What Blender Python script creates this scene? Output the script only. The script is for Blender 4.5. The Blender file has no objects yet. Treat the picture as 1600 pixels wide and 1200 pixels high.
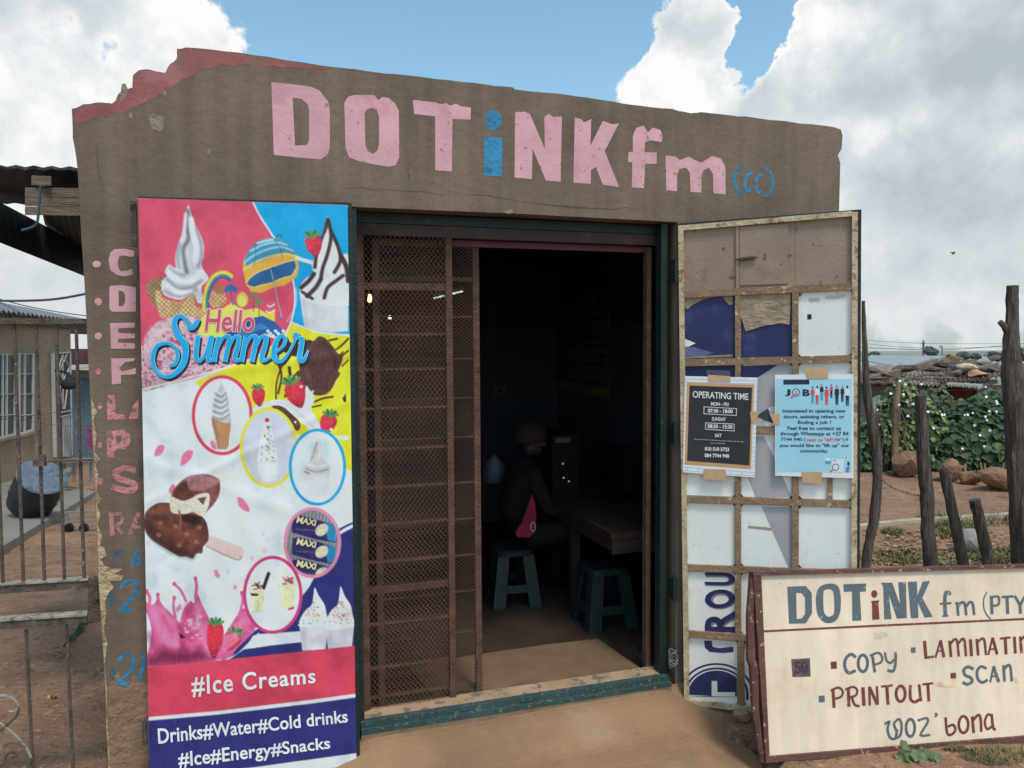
import bpy, bmesh, math, random
import numpy as np
from mathutils import Vector, Matrix
from mathutils.geometry import tessellate_polygon
random.seed(7); RNG = np.random.default_rng(11)
S = bpy.context.scene
R = math.radians
# ------------------------------------------------------------------ camera
CAMH, PITCH, ROLL, FPX = 1.6, R(3.0), R(0.35), 1200.0
FWD = Vector((0, math.cos(PITCH), -math.sin(PITCH)))
_u0 = Vector((0, math.sin(PITCH), math.cos(PITCH))); _r0 = Vector((1, 0, 0))
UPI = _u0*math.cos(ROLL) + _r0*math.sin(ROLL)
RGT = _r0*math.cos(ROLL) - _u0*math.sin(ROLL)
EYE = Vector((0, 0, CAMH))
cam = bpy.data.cameras.new('camera'); cam.lens = 27.0; cam.sensor_width = 36; cam.sensor_fit = 'HORIZONTAL'
cam.clip_start = 0.05; cam.clip_end = 6000
camo = bpy.data.objects.new('camera', cam); S.collection.objects.link(camo)
camo.matrix_world = Matrix(((RGT.x, UPI.x, -FWD.x, 0), (RGT.y, UPI.y, -FWD.y, 0), (RGT.z, UPI.z, -FWD.z, CAMH), (0, 0, 0, 1)))
S.camera = camo
def ray(px, py):
    return (FWD*FPX + RGT*(px-800) - UPI*(py-600))
# ------------------------------------------------------------------ light
SUN_EL, SUN_AZ = R(64), R(152)        # azimuth measured from +Y (ahead) towards +X
SKY_STRENGTH, CLOUD = 0.15, 0.73
sund = bpy.data.lights.new('sun', 'SUN'); sund.energy = 1.5; sund.angle = R(11); sund.color = (1, .95, .88)
suno = bpy.data.objects.new('sun', sund); S.collection.objects.link(suno)
SUNV = Vector((math.cos(SUN_EL)*math.sin(SUN_AZ), math.cos(SUN_EL)*math.cos(SUN_AZ), math.sin(SUN_EL)))
suno.rotation_euler = SUNV.to_track_quat('Z', 'Y').to_euler()
S.view_settings.view_transform = 'Standard'; S.view_settings.look = 'None'
S.view_settings.exposure = 0.43; S.view_settings.gamma = 1.0; S.view_settings.use_curve_mapping = False
try:
    S.cycles.max_bounces = 6; S.cycles.diffuse_bounces = 3; S.cycles.use_denoising = True
except Exception: pass
def make_world():
    w = bpy.data.worlds.new('World'); S.world = w; w.use_nodes = True
    nt = w.node_tree; N = nt.nodes; L = nt.links; N.clear()
    out = N.new('ShaderNodeOutputWorld'); bg = N.new('ShaderNodeBackground'); L.new(bg.outputs[0], out.inputs[0])
    sky = N.new('ShaderNodeTexSky'); sky.sky_type = 'NISHITA'; sky.sun_disc = False
    sky.sun_elevation = SUN_EL; sky.sun_rotation = SUN_AZ; sky.air_density = 1.0; sky.dust_density = 1.5; sky.ozone_density = 1.5
    tc = N.new('ShaderNodeTexCoord'); D = tc.outputs['Generated']
    def math_(op, a, b=None, c=None, clamp=False):
        m = N.new('ShaderNodeMath'); m.operation = op; m.use_clamp = clamp
        for i, v in enumerate((a, b, c)):
            if v is None: continue
            if isinstance(v, (int, float)): m.inputs[i].default_value = v
            else: L.new(v, m.inputs[i])
        return m.outputs[0]
    def vm(op, a, b):
        m = N.new('ShaderNodeVectorMath'); m.operation = op
        for i, v in enumerate((a, b)):
            if isinstance(v, (tuple, Vector)): m.inputs[i].default_value = tuple(v)
            else: L.new(v, m.inputs[i])
        return m
    def noise(vec, sc, det, rough=.55, dist=0.0):
        n = N.new('ShaderNodeTexNoise'); n.inputs['Scale'].default_value = sc; n.inputs['Detail'].default_value = det
        n.inputs['Roughness'].default_value = rough; n.inputs['Distortion'].default_value = dist
        L.new(vec, n.inputs['Vector']); return n
    def ramp(v, a, b, c=0.0, d=1.0, smooth=True):
        m = N.new('ShaderNodeMapRange'); m.interpolation_type = 'SMOOTHSTEP' if smooth else 'LINEAR'
        L.new(v, m.inputs[0]); m.inputs[1].default_value = a; m.inputs[2].default_value = b
        m.inputs[3].default_value = c; m.inputs[4].default_value = d; return m.outputs[0]
    # wobble the direction so every cloud edge is billowy
    wn = noise(D, 7.0, 7, .62)
    wob = vm('SUBTRACT', wn.outputs['Color'], (.5, .5, .5)); wob2 = vm('SCALE', wob.outputs[0], (0, 0, 0)); wob2.inputs['Scale'].default_value = .17
    Dw = vm('ADD', D, wob2.outputs[0]).outputs[0]
    wob3 = vm('SCALE', wob.outputs[0], (0, 0, 0)); wob3.inputs['Scale'].default_value = .05; Dv = vm('ADD', D, wob3.outputs[0]).outputs[0]
    def blob(px, py, rad, k, src=Dw):
        d = ray(px, py).normalized(); dist = vm('DISTANCE', src, tuple(d)).outputs['Value']
        return ramp(dist, rad/FPX, 0.0, 0.0, k)
    dens = None
    n1 = noise(D, 3.2, 9, .58); n2 = noise(D, 11.0, 8, .6)
    base = math_('ADD', math_('MULTIPLY', math_('SUBTRACT', n1.outputs[0], .46), 1.4), math_('MULTIPLY', math_('SUBTRACT', n2.outputs[0], .5), .9))
    acc = base
    for b in ((150, 60, 330, .95), (60, 330, 360, .8), (360, 70, 130, .8), (-250, 200, 500, .7),
              (1080, 110, 190, 1.0), (1060, 20, 100, .8), (1000, 190, 140, .7), (1360, 190, 330, 1.05), (1560, 60, 420, 1.0), (1500, 480, 330, .3), (1750, 300, 400, .4), (1330, 60, 170, .7),
              (650, 40, 330, -1.5), (820, 60, 260, -1.3), (1175, 30, 85, -1.9), (1165, 105, 55, -1.2), (600, -250, 420, -.8), (880, -120, 240, -.8), (90, 12, 60, -1.0), (186, 55, 45, -.55), (85, 108, 60, -.9), (172, 95, 40, -.45), (20, 150, 60, -.6), (1430, 30, 40, -.8), (1400, 330, 90, -.45), (1530, 330, 110, -.4), (1340, 150, 30, -.5)):
        acc = math_('ADD', acc, blob(*b))
    vo = N.new('ShaderNodeTexVoronoi'); vo.feature = 'F1'; vo.inputs['Scale'].default_value = 13; vo.inputs['Detail'].default_value = 3; vo.inputs['Roughness'].default_value = .55; L.new(vm('ADD', D, (0, 0, 0)).outputs[0] if False else Dv, vo.inputs['Vector'])
    puff = math_('SUBTRACT', .45, vo.outputs['Distance'])
    acc = math_('ADD', acc, math_('MULTIPLY', puff, .55))
    mask = ramp(acc, .10, .33)
    # haze whitening near the horizon
    sep = N.new('ShaderNodeSeparateXYZ'); L.new(D, sep.inputs[0])
    hz = ramp(sep.outputs['Z'], .22, -.02, 0.0, .8)
    # relief: difference of density towards the sun
    off = vm('ADD', D, tuple(SUNV*0.035)).outputs[0]
    r1 = noise(D, 6.0, 7, .58); r2 = noise(off, 6.0, 7, .58)
    rel = math_('SUBTRACT', r1.outputs[0], r2.outputs[0])
    lo = noise(Dw, 2.3, 4, .5)
    sh = math_('ADD', math_('ADD', math_('MULTIPLY', rel, 1.9), .93), math_('MULTIPLY', puff, .38))
    sh = math_('ADD', sh, math_('MULTIPLY', math_('SUBTRACT', lo.outputs[0], .5), .7))
    for b in ((1560, 110, 300, -.30), (1470, 190, 200, -.18), (1640, 200, 260, -.12), (1430, 350, 160, -.10), (120, 120, 200, -.05)):
        sh = math_('ADD', sh, blob(*b))
    for b in ((1080, 130, 150, .22), (1010, 180, 120, .2), (330, 40, 150, .25), (420, 90, 70, .25), (90, 250, 180, .2), (1560, 190, 70, .2)):
        sh = math_('ADD', sh, blob(*b))
    # thin rim of a cloud shines
    rim = ramp(acc, .8, .2, 0, .25); sh = math_('ADD', sh, rim)
    cr = N.new('ShaderNodeValToRGB'); L.new(sh, cr.inputs[0]); e = cr.color_ramp.elements
    e[0].position = .10; e[0].color = (.49, .55, .60, 1); e[1].position = 1.05; e[1].color = (1.0, 1.0, .99, 1)
    m_ = e.new(.60); m_.color = (.70, .755, .79, 1)
    cs = N.new('ShaderNodeMix'); cs.data_type = 'RGBA'; cs.blend_type = 'MULTIPLY'; cs.inputs['Factor'].default_value = 1
    L.new(sky.outputs[0], cs.inputs['A']); cs.inputs['B'].default_value = (SKY_STRENGTH*.92, SKY_STRENGTH*1.10, SKY_STRENGTH*.98, 1)
    mh = N.new('ShaderNodeMix'); mh.data_type = 'RGBA'; L.new(hz, mh.inputs['Factor']); L.new(cs.outputs['Result'], mh.inputs['A']); mh.inputs['B'].default_value = (.44, .485, .505, 1)
    mx = N.new('ShaderNodeMix'); mx.data_type = 'RGBA'; L.new(mask, mx.inputs['Factor']); L.new(mh.outputs['Result'], mx.inputs['A'])
    sc = N.new('ShaderNodeMix'); sc.data_type = 'RGBA'; sc.blend_type = 'MULTIPLY'; sc.inputs['Factor'].default_value = 1
    L.new(cr.outputs[0], sc.inputs['A']); sc.inputs['B'].default_value = (CLOUD, CLOUD, CLOUD, 1)
    # low clouds melt into the haze
    mz = N.new('ShaderNodeMix'); mz.data_type = 'RGBA'; L.new(math_('MULTIPLY', hz, .75), mz.inputs['Factor']); L.new(sc.outputs['Result'], mz.inputs['A']); mz.inputs['B'].default_value = (.44, .485, .505, 1)
    L.new(mz.outputs['Result'], mx.inputs['B']); L.new(mx.outputs['Result'], bg.inputs[0]); bg.inputs[1].default_value = 1.0
make_world()

# ------------------------------------------------------------------ helpers
K = 0.72                                   # photo colour -> base colour
def lin(c):
    return tuple((v/255/12.92 if v/255 <= .04045 else ((v/255+.055)/1.055)**2.4) for v in c)
def col(*c):
    return tuple(min(.86, v/K) for v in lin(c))
_M = {}
def M(name, c, rough=.8, var=.15, vs=5.0, bump=.15, bs=90.0, spots=(), raw=False, metal=0.0, stretch=(1, 1, 1), bdist=.002, spec=.4, streak=0.0):
    if name in _M: return _M[name]
    m = bpy.data.materials.new(name); m.use_nodes = True; nt = m.node_tree; N = nt.nodes; L = nt.links
    b = N['Principled BSDF']; b.inputs['Roughness'].default_value = rough; b.inputs['Metallic'].default_value = metal
    b.inputs['Specular IOR Level'].default_value = spec
    c = c if raw else col(*c)
    geo = N.new('ShaderNodeNewGeometry'); mp = N.new('ShaderNodeMapping'); L.new(geo.outputs['Position'], mp.inputs[0]); mp.inputs['Scale'].default_value = stretch
    P = mp.outputs[0]
    def nz(sc, det=5, vec=P, st=True):
        n = N.new('ShaderNodeTexNoise'); n.inputs['Scale'].default_value = sc; n.inputs['Detail'].default_value = det; n.inputs['Roughness'].default_value = .6
        L.new(vec, n.inputs['Vector'])
        if not st: return n.outputs[0]
        q = N.new('ShaderNodeMath'); q.operation = 'MULTIPLY_ADD'; L.new(n.outputs[0], q.inputs[0]); q.inputs[1].default_value = 1.55; q.inputs[2].default_value = -.275; return q.outputs[0]
    mr = N.new('ShaderNodeMapRange'); L.new(nz(vs), mr.inputs[0]); mr.inputs[1].default_value = .25; mr.inputs[2].default_value = .75
    mr.inputs[3].default_value = 1-var; mr.inputs[4].default_value = 1+var
    mu = N.new('ShaderNodeVectorMath'); mu.operation = 'SCALE'; mu.inputs[0].default_value = c; L.new(mr.outputs[0], mu.inputs['Scale'])
    cur = mu.outputs[0]
    for sp in spots:
        sc_, thr, wid, sscale = sp[0], sp[1], sp[2], sp[3]
        n = nz(sscale, 6); t = N.new('ShaderNodeMapRange'); L.new(n, t.inputs[0]); t.inputs[1].default_value = thr; t.inputs[2].default_value = thr+wid
        if len(sp) > 4: t.inputs[4].default_value = sp[4]
        mx = N.new('ShaderNodeMix'); mx.data_type = 'RGBA'; L.new(t.outputs[0], mx.inputs['Factor']); L.new(cur, mx.inputs['A']); mx.inputs['B'].default_value = (*(sc_ if raw else col(*sc_)), 1)
        cur = mx.outputs['Result']
    if streak:
        m2 = N.new('ShaderNodeMapping'); L.new(geo.outputs['Position'], m2.inputs[0]); m2.inputs['Scale'].default_value = (7, 7, .45)
        t2 = N.new('ShaderNodeMapRange'); L.new(nz(2.2, 6, m2.outputs[0]), t2.inputs[0]); t2.inputs[1].default_value = .3; t2.inputs[2].default_value = .8; t2.inputs[3].default_value = 1+streak*.5; t2.inputs[4].default_value = 1-streak
        v2 = N.new('ShaderNodeVectorMath'); v2.operation = 'SCALE'; L.new(cur, v2.inputs[0]); L.new(t2.outputs[0], v2.inputs['Scale']); cur = v2.outputs[0]
    L.new(cur, b.inputs['Base Color'])
    if bump:
        bp = N.new('ShaderNodeBump'); bp.inputs['Strength'].default_value = min(1, bump*2.5); bp.inputs['Distance'].default_value = bdist*4
        a = N.new('ShaderNodeMath'); a.operation = 'ADD'; L.new(nz(bs, 4, P, False), a.inputs[0]); L.new(nz(bs*.22, 4, P, False), a.inputs[1])
        L.new(a.outputs[0], bp.inputs['Height']); L.new(bp.outputs[0], b.inputs['Normal'])
    _M[name] = m; return m
def M_print(name='printed_vinyl', rough=.45):
    m = bpy.data.materials.new(name); m.use_nodes = True; nt = m.node_tree; N = nt.nodes; L = nt.links
    b = N['Principled BSDF']; b.inputs['Roughness'].default_value = rough; b.inputs['Specular IOR Level'].default_value = .3
    a = N.new('ShaderNodeVertexColor'); a.layer_name = 'print'
    g = N.new('ShaderNodeNewGeometry'); n = N.new('ShaderNodeTexNoise'); n.inputs['Scale'].default_value = 9; n.inputs['Detail'].default_value = 6; L.new(g.outputs['Position'], n.inputs['Vector'])
    mr = N.new('ShaderNodeMapRange'); L.new(n.outputs[0], mr.inputs[0]); mr.inputs[1].default_value = .3; mr.inputs[2].default_value = .75; mr.inputs[3].default_value = 1.0; mr.inputs[4].default_value = .9
    mu = N.new('ShaderNodeVectorMath'); mu.operation = 'SCALE'; L.new(a.outputs[0], mu.inputs[0]); L.new(mr.outputs[0], mu.inputs['Scale']); L.new(mu.outputs[0], b.inputs['Base Color'])
    return m
def M_emit(name, c, s):
    m = bpy.data.materials.new(name); m.use_nodes = True; b = m.node_tree.nodes['Principled BSDF']
    b.inputs['Emission Color'].default_value = (*c, 1); b.inputs['Emission Strength'].default_value = s; b.inputs['Base Color'].default_value = (.8, .8, .8, 1); return m

LOC = {}
def tag(o, label=None, cat=None, group=None, kind=None):
    if label: o['label'] = label
    if cat: o['category'] = cat
    if group: o['group'] = group
    if kind: o['kind'] = kind
    return o
def link(o, parent=None, loc=Vector((0, 0, 0))):
    S.collection.objects.link(o); LOC[o] = Vector(loc)
    if parent is not None:
        o.parent = parent; o.matrix_parent_inverse = Matrix.Translation(-LOC[parent])
    o.location = loc; return o
def thing(name, label, cat, loc=(0, 0, 0), group=None, parent=None):
    o = bpy.data.objects.new(name, None); o.empty_display_size = .1
    link(o, parent, Vector(loc)); return tag(o, label, cat, group)
def mk(name, V, F, mat, parent=None, smooth=False, centre=True):
    V = np.asarray([tuple(v) for v in V], dtype=float) if not isinstance(V, np.ndarray) else V
    c = (V.max(0)+V.min(0))/2 if centre and len(V) else np.zeros(3)
    if centre and parent is None and len(V): c[2] = V[:, 2].min()
    me = bpy.data.meshes.new(name); me.from_pydata((V-c).tolist(), [], [tuple(int(i) for i in f) for f in F])
    me.materials.append(mat)
    if smooth: me.polygons.foreach_set('use_smooth', [True]*len(me.polygons))
    me.update()
    return link(bpy.data.objects.new(name, me), parent, Vector(c))
class MB:
    def __init__(s): s.v = []; s.f = []
    def add(s, v, f):
        o = len(s.v); s.v += [tuple(x) for x in v]; s.f += [tuple(i+o for i in q) for q in f]; return s
    def box8(s, a, b):      # two quads (near a, far b), matching order
        return s.add(list(a)+list(b), [(0, 1, 2, 3), (7, 6, 5, 4), (0, 4, 5, 1), (1, 5, 6, 2), (2, 6, 7, 3), (3, 7, 4, 0)])
    def box(s, x0, x1, y0, y1, z0, z1):
        return s.box8([(x0, y0, z0), (x1, y0, z0), (x1, y0, z1), (x0, y0, z1)], [(x0, y1, z0), (x1, y1, z0), (x1, y1, z1), (x0, y1, z1)])
    def bar(s, p, q, w, h, up=Vector((0, 0, 1))):   # w across, h along 'up'
        p, q, up = Vector(p), Vector(q), Vector(up); d = (q-p).normalized(); a = d.cross(up)
        if a.length < 1e-4: a = d.cross(Vector((1, 0, 0)))
        a.normalize(); b = a.cross(d).normalized(); a *= w/2; b *= h/2
        return s.box8([p-a-b, p+a-b, p+a+b, p-a+b], [q-a-b, q+a-b, q+a+b, q-a+b])
    def tube(s, pts, r, n=8, cap=True, lump=0.0, seed=0):
        pts = [Vector(p) for p in pts]; rr = r if isinstance(r, (list, tuple)) else [r]*len(pts); rg = random.Random(seed); rows = []
        prev = None
        for i, p in enumerate(pts):
            d = (pts[min(i+1, len(pts)-1)]-pts[max(i-1, 0)]).normalized()
            a = d.cross(Vector((0, 1, 0.01)) if abs(d.y) < .9 else Vector((1, 0, 0))) if prev is None else prev-d*prev.dot(d)
            a.normalize(); prev = a; b = d.cross(a)
            rows.append([p+(a*math.cos(t)+b*math.sin(t))*rr[i]*(1+lump*rg.uniform(-1, 1)) for t in [2*math.pi*k/n for k in range(n)]])
        v = [x for row in rows for x in row]; f = []
        for i in range(len(pts)-1):
            for k in range(n): f.append((i*n+k, i*n+(k+1) % n, (i+1)*n+(k+1) % n, (i+1)*n+k))
        if cap: f.append(tuple(range(n-1, -1, -1))); f.append(tuple(range((len(pts)-1)*n, len(pts)*n)))
        return s.add(v, f)
    def lathe(s, prof, o, n=16, axis='Z'):
        v = []; f = []
        for r_, z_ in prof:
            for k in range(n):
                t = 2*math.pi*k/n; v.append((o[0]+r_*math.cos(t), o[1]+r_*math.sin(t), o[2]+z_))
        for i in range(len(prof)-1):
            for k in range(n): f.append((i*n+k, i*n+(k+1) % n, (i+1)*n+(k+1) % n, (i+1)*n+k))
        f.append(tuple(range(n-1, -1, -1))); f.append(tuple(range((len(prof)-1)*n, len(prof)*n)))
        return s.add(v, f)
    def build(s, name, mat, parent=None, smooth=False): return mk(name, s.v, s.f, mat, parent, smooth)
class Pl:
    def __init__(s, p, u, v=None):
        s.p = Vector(p); s.u = Vector(u).normalized(); s.v = Vector(v).normalized() if v is not None else Vector((0, 0, 1)); s.n = s.u.cross(s.v).normalized()
        if s.n.dot(EYE-s.p) < 0: s.n = -s.n
    def hit(s, px, py, off=0.0):
        d = ray(px, py); t = (s.p+s.n*off-EYE).dot(s.n)/d.dot(s.n); return EYE+d*t
    def st(s, px, py):
        q = s.hit(px, py)-s.p; return q.dot(s.u), q.dot(s.v)
    def at(s, a, b, off=0.0): return s.p+s.u*a+s.v*b+s.n*off
def ground(px, py, z=0.0):
    d = ray(px, py); t = (z-CAMH)/d.z; return EYE+d*t
def at(px, py, y):
    d = ray(px, py); return EYE+d*(y/d.y)
def cr(x0, y0, s): return lambda pts: [(x0+a/s, y0+b/s) for a, b in pts]
def flat(name, loops, pl, off, mat, parent=None):       # painted shape with holes on a plane
    pts = [[pl.hit(x, y, off) for x, y in lp] for lp in loops]
    tr = tessellate_polygon([[Vector((*p_, 0)) for p_ in lp] for lp in loops])
    V = [p for lp in pts for p in lp]
    F = []
    for t in tr:
        n = (V[t[1]]-V[t[0]]).cross(V[t[2]]-V[t[0]]); F.append(t if n.dot(pl.n) > 0 else (t[0], t[2], t[1]))
    return mk(name, V, F, mat, parent)
def plate(name, loop, pl, off, th, mat, parent=None, holes=(), mb=None):   # extruded outline: front face at off, back at off-th
    loops = [loop]+list(holes); tr = tessellate_polygon([[Vector((*p_, 0)) for p_ in lp] for lp in loops])
    A = [pl.hit(x, y, off) for lp in loops for x, y in lp]; B = [p-pl.n*th for p in A]; n = len(A); F = []
    for t in tr:
        nn = (A[t[1]]-A[t[0]]).cross(A[t[2]]-A[t[0]]); t = t if nn.dot(pl.n) > 0 else (t[0], t[2], t[1])
        F.append(t); F.append(tuple(i+n for i in (t[0], t[2], t[1])))
    o = 0
    for lp in loops:
        k = len(lp)
        for i in range(k): F.append((o+i, o+(i+1) % k, o+(i+1) % k+n, o+i+n))
        o += k
    if mb is not None: mb.add(A+B, F); return None
    ob = mk(name, A+B, F, mat, parent)
    bm = bmesh.new(); bm.from_mesh(ob.data); bmesh.ops.recalc_face_normals(bm, faces=bm.faces); bm.to_mesh(ob.data); bm.free(); return ob
def smooth_pts(p, n=5):
    out = []; P = [np.array(q, float) for q in p]
    for i in range(len(P)-1):
        a = P[max(i-1, 0)]; b = P[i]; c = P[i+1]; d = P[min(i+2, len(P)-1)]
        for k in range(n):
            t = k/n; out.append(tuple(.5*((2*b)+(c-a)*t+(2*a-5*b+4*c-d)*t*t+(3*b-a-3*c+d)*t**3)))
    out.append(tuple(P[-1])); return out
def ellipse(cx, cy, rx, ry, n=28, rot=0):
    c, s_ = math.cos(rot), math.sin(rot)
    return [(cx+rx*math.cos(t)*c-ry*math.sin(t)*s_, cy+rx*math.cos(t)*s_+ry*math.sin(t)*c) for t in [2*math.pi*k/n for k in range(n)]]
def ribbon2d(pts, w, closed=False):
    P = [np.array(p, float) for p in pts]; n = len(P); L_ = []; R_ = []
    ws = w if isinstance(w, (list, tuple)) else [w]*n
    for i in range(n):
        a = P[(i-1) % n] if (closed or i > 0) else None; b = P[(i+1) % n] if (closed or i < n-1) else None
        d1 = (P[i]-a) if a is not None else None; d2 = (b-P[i]) if b is not None else None
        if d1 is None: d1 = d2
        if d2 is None: d2 = d1
        d1 = d1/(np.linalg.norm(d1)+1e-9); d2 = d2/(np.linalg.norm(d2)+1e-9); t = d1+d2; t = t/(np.linalg.norm(t)+1e-9)
        m = np.array((-t[1], t[0])); sc = 1/max(.5, abs(np.dot(m, np.array((-d2[1], d2[0]))))); h = ws[i]/2*sc
        L_.append(P[i]+m*h); R_.append(P[i]-m*h)
    return L_, R_
def brush(name, strokes, pl, off, mat, parent=None, curved=True):   # strokes: (pts, width[, closed]) in photo pixels -> ribbons on the plane, one mesh
    V = []; F = []
    for k, st in enumerate(strokes):
        pts, w = st[0], st[1]; closed = len(st) > 2 and st[2]
        if not closed and len(pts) > 2 and curved: pts = smooth_pts(pts, 4)
        A, B = ribbon2d(pts, w, closed); o = len(V); n = len(A); oo = off+.00035*k
        V += [pl.hit(p[0], p[1], oo) for p in A]+[pl.hit(p[0], p[1], oo) for p in B]
        for i in range(n if closed else n-1):
            j = (i+1) % n; F.append((o+i, o+n+i, o+n+j, o+j))
    F2 = []
    for f in F:
        nn = (V[f[1]]-V[f[0]]).cross(V[f[2]]-V[f[0]]); F2.append(f if nn.dot(pl.n) > 0 else f[::-1])
    return mk(name, V, F2, mat, parent)
_T = {}
def text2d(s, bold=0.0, space=1.0):
    k = (s, bold, space)
    if k not in _T:
        c = bpy.data.curves.new('txt', 'FONT'); c.body = s; c.offset = bold; c.resolution_u = 4; c.space_character = space; c.align_x = 'CENTER'
        o = bpy.data.objects.new('txt', c); S.collection.objects.link(o); dg = bpy.context.evaluated_depsgraph_get(); dg.update()
        me = bpy.data.meshes.new_from_object(o.evaluated_get(dg)); V = np.array([v.co[:2] for v in me.vertices]); F = [tuple(p.vertices) for p in me.polygons]
        bpy.data.objects.remove(o); bpy.data.curves.remove(c); bpy.data.meshes.remove(me)
        V = (V-V.min(0))/(V.max(0)-V.min(0)); _T[k] = (V, F)
    return _T[k]
def text(name, s, quad, hit, mat, parent, bold=0.0, space=1.0):     # quad TL TR BR BL in photo pixels
    V, F = text2d(s, bold, space); q = [np.array(p, float) for p in quad]; W = []
    for u, v in V: W.append(hit(*((q[3]*(1-u)+q[2]*u)*(1-v)+(q[0]*(1-u)+q[1]*u)*v)))
    return mk(name, W, F, mat, parent)
# ------------------------------------------------------------------ terrain
def sm(a, b, x):
    t = np.clip((x-a)/(b-a), 0, 1); return t*t*(3-2*t)
def terrain(x, y):
    x = np.asarray(x, float); y = np.asarray(y, float)
    left = sm(-1.2, -2.6, x)*sm(0, 1, (y > 2.4)*1.0)*(-.055)*np.clip(y-3.0, 0, 14)
    front = -.28*((x*0.9528+y*0.3036 < 1.9) & (x > -1.75) & (y < 2.95+.318*(x+1.0)) & (y > .6))
    far = -.9*sm(10.9, 13.4, y)*(1-sm(-1.2, -2.6, x)) + np.where(y > 200, -.0125*(y-200), 0)
    rough = .012*np.sin(x*3.1+y*1.7)*np.sin(y*2.3-x)+.008*np.sin(x*9.7-y*4.1)*np.sin(y*7.9+x*2)
    rough = rough*np.where((y > 3.9) | (x < -1.9) | (x > 1.25), 1, 0)*np.where(y < 60, 1, 0)
    return left+far+front+rough-.12
def gpoint(px, py):
    d = ray(px, py); t = (0-CAMH)/d.z
    for _ in range(30):
        p = EYE+d*t; z = float(terrain(p.x, p.y)); t = .5*t+.5*(z-CAMH)/d.z
    return EYE+d*t
xs = np.unique(np.concatenate([np.linspace(-14, 14, 190), [-3000, -1000, -300, -100, -50, -25, 25, 50, 100, 300, 1000, 3000]]))
ys = np.unique(np.concatenate([np.linspace(-6, 22, 190), [-3000, -800, -200, -60, -20, 30, 45, 60, 100, 200, 400, 900, 2000, 4000]]))
GX, GY = np.meshgrid(xs, ys); GZ = terrain(GX, GY); nx = len(xs); ny = len(ys)
soil = M('soil', (122, 92, 72), rough=.95, var=.22, vs=1.4, bump=.4, bs=34, bdist=.006, spots=(((140, 108, 84), .52, .2, 4.0, .6), ((88, 62, 48), .60, .14, 6.0, .7), ((165, 130, 100), .66, .06, 30.0, .6), ((70, 52, 42), .66, .05, 22.0, .6)))
JF = int(np.searchsorted(ys, 44))
gr = mk('ground', np.stack([GX, GY, GZ], -1).reshape(-1, 3), [(j*nx+i, j*nx+i+1, (j+1)*nx+i+1, (j+1)*nx+i) for j in range(JF) for i in range(nx-1)], soil, smooth=True, centre=False)
fl = mk('land', np.stack([GX[JF:], GY[JF:], GZ[JF:]], -1).reshape(-1, 3), [(j*nx+i, j*nx+i+1, (j+1)*nx+i+1, (j+1)*nx+i) for j in range(ny-1-JF) for i in range(nx-1)], M('hazy_veld', (114, 116, 98), rough=.95, var=.4, vs=.04, bump=0), smooth=True, centre=False)  # veld green-grey, with distance haze worked into the base colour
tag(fl, 'pale grey green plain reaching to the horizon', None, None, 'structure')
tag(gr, 'bare reddish brown soil of the yards', None, None, 'structure')

# ------------------------------------------------------------------ the shop
FAC = Pl(ground(565, 1140), ground(1045, 1065)-ground(565, 1140))
FN = FAC.n
wallm = M('brown_plaster', (102, 86, 73), rough=.9, streak=.17, var=.17, vs=3.0, bump=.2, bs=34, bdist=.002, spots=(((120, 102, 86), .54, .25, 1.6, .6), ((94, 79, 68), .58, .25, 4.1, .5), ((132, 112, 92), .80, .05, 26.0, .4), ((74, 60, 50), .80, .04, 19.0, .5)))
redm = M('faded_red_paint', (130, 76, 74), rough=.85, var=.2, vs=5, bump=.15, bs=38, bdist=.002, spots=(((112, 88, 76), .55, .12, 9.0, .8), ((150, 104, 104), .62, .1, 5.0, .5)))
pinkm = M('pink_wall_paint', (190, 142, 148), rough=.8, var=.10, vs=7, bump=.1, bs=38, bdist=.002, spots=(((176, 118, 126), .58, .18, 6.0, .6), ((130, 102, 94), .70, .04, 38.0, .8)))
pinkw = M('worn_pink_wall_paint', (178, 116, 116), rough=.85, var=.16, vs=9, bump=.3, bs=60, spots=(((112, 92, 80), .555, .05, 46.0, .85),))
bluem = M('blue_wall_paint', (48, 116, 152), rough=.8, var=.2, vs=9, bump=.3, bs=60, spots=(((60, 80, 92), .58, .1, 22.0, .6),))
bluew = M('worn_blue_wall_paint', (52, 86, 104), rough=.85, var=.25, vs=12, bump=.3, bs=60, spots=(((104, 88, 76), .53, .06, 36.0, .8),))
creamm = M('bare_plaster', (166, 143, 113), rough=.95, var=.18, vs=14, bump=.5, bs=60, bdist=.004, spots=(((120, 98, 78), .60, .08, 20.0, .7),))
greenm = M('dark_green_enamel', (25, 37, 37), rough=.5, var=.2, vs=9, bump=.15, bs=60, spots=(((58, 68, 66), .68, .08, 24.0, .4), ((86, 72, 60), .76, .04, 44.0, .7)))
rustm = M('rusty_steel', (84, 60, 50), rough=.9, var=.25, vs=14, bump=.35, bs=110, spots=(((112, 70, 48), .60, .15, 11.0, .6), ((60, 46, 42), .6, .1, 17.0, .7)))
tealm = M('teal_threshold_paint', (44, 64, 64), rough=.7, var=.2, vs=10, bump=.25, bs=60, spots=(((130, 112, 94), .66, .05, 60.0, .8),))
shop = thing('shop_building', 'single room brown plastered shop with pink hand painted DOTiNK fm lettering above its open doorway', 'shop', FAC.at(.7, 0))
leftedge = [(112, 170), (114, 215), (121, 262), (128, 380), (135, 500), (141, 620), (148, 760), (153, 900), (160, 1000), (165, 1100), (170, 1180), (176, 1290)]
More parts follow.
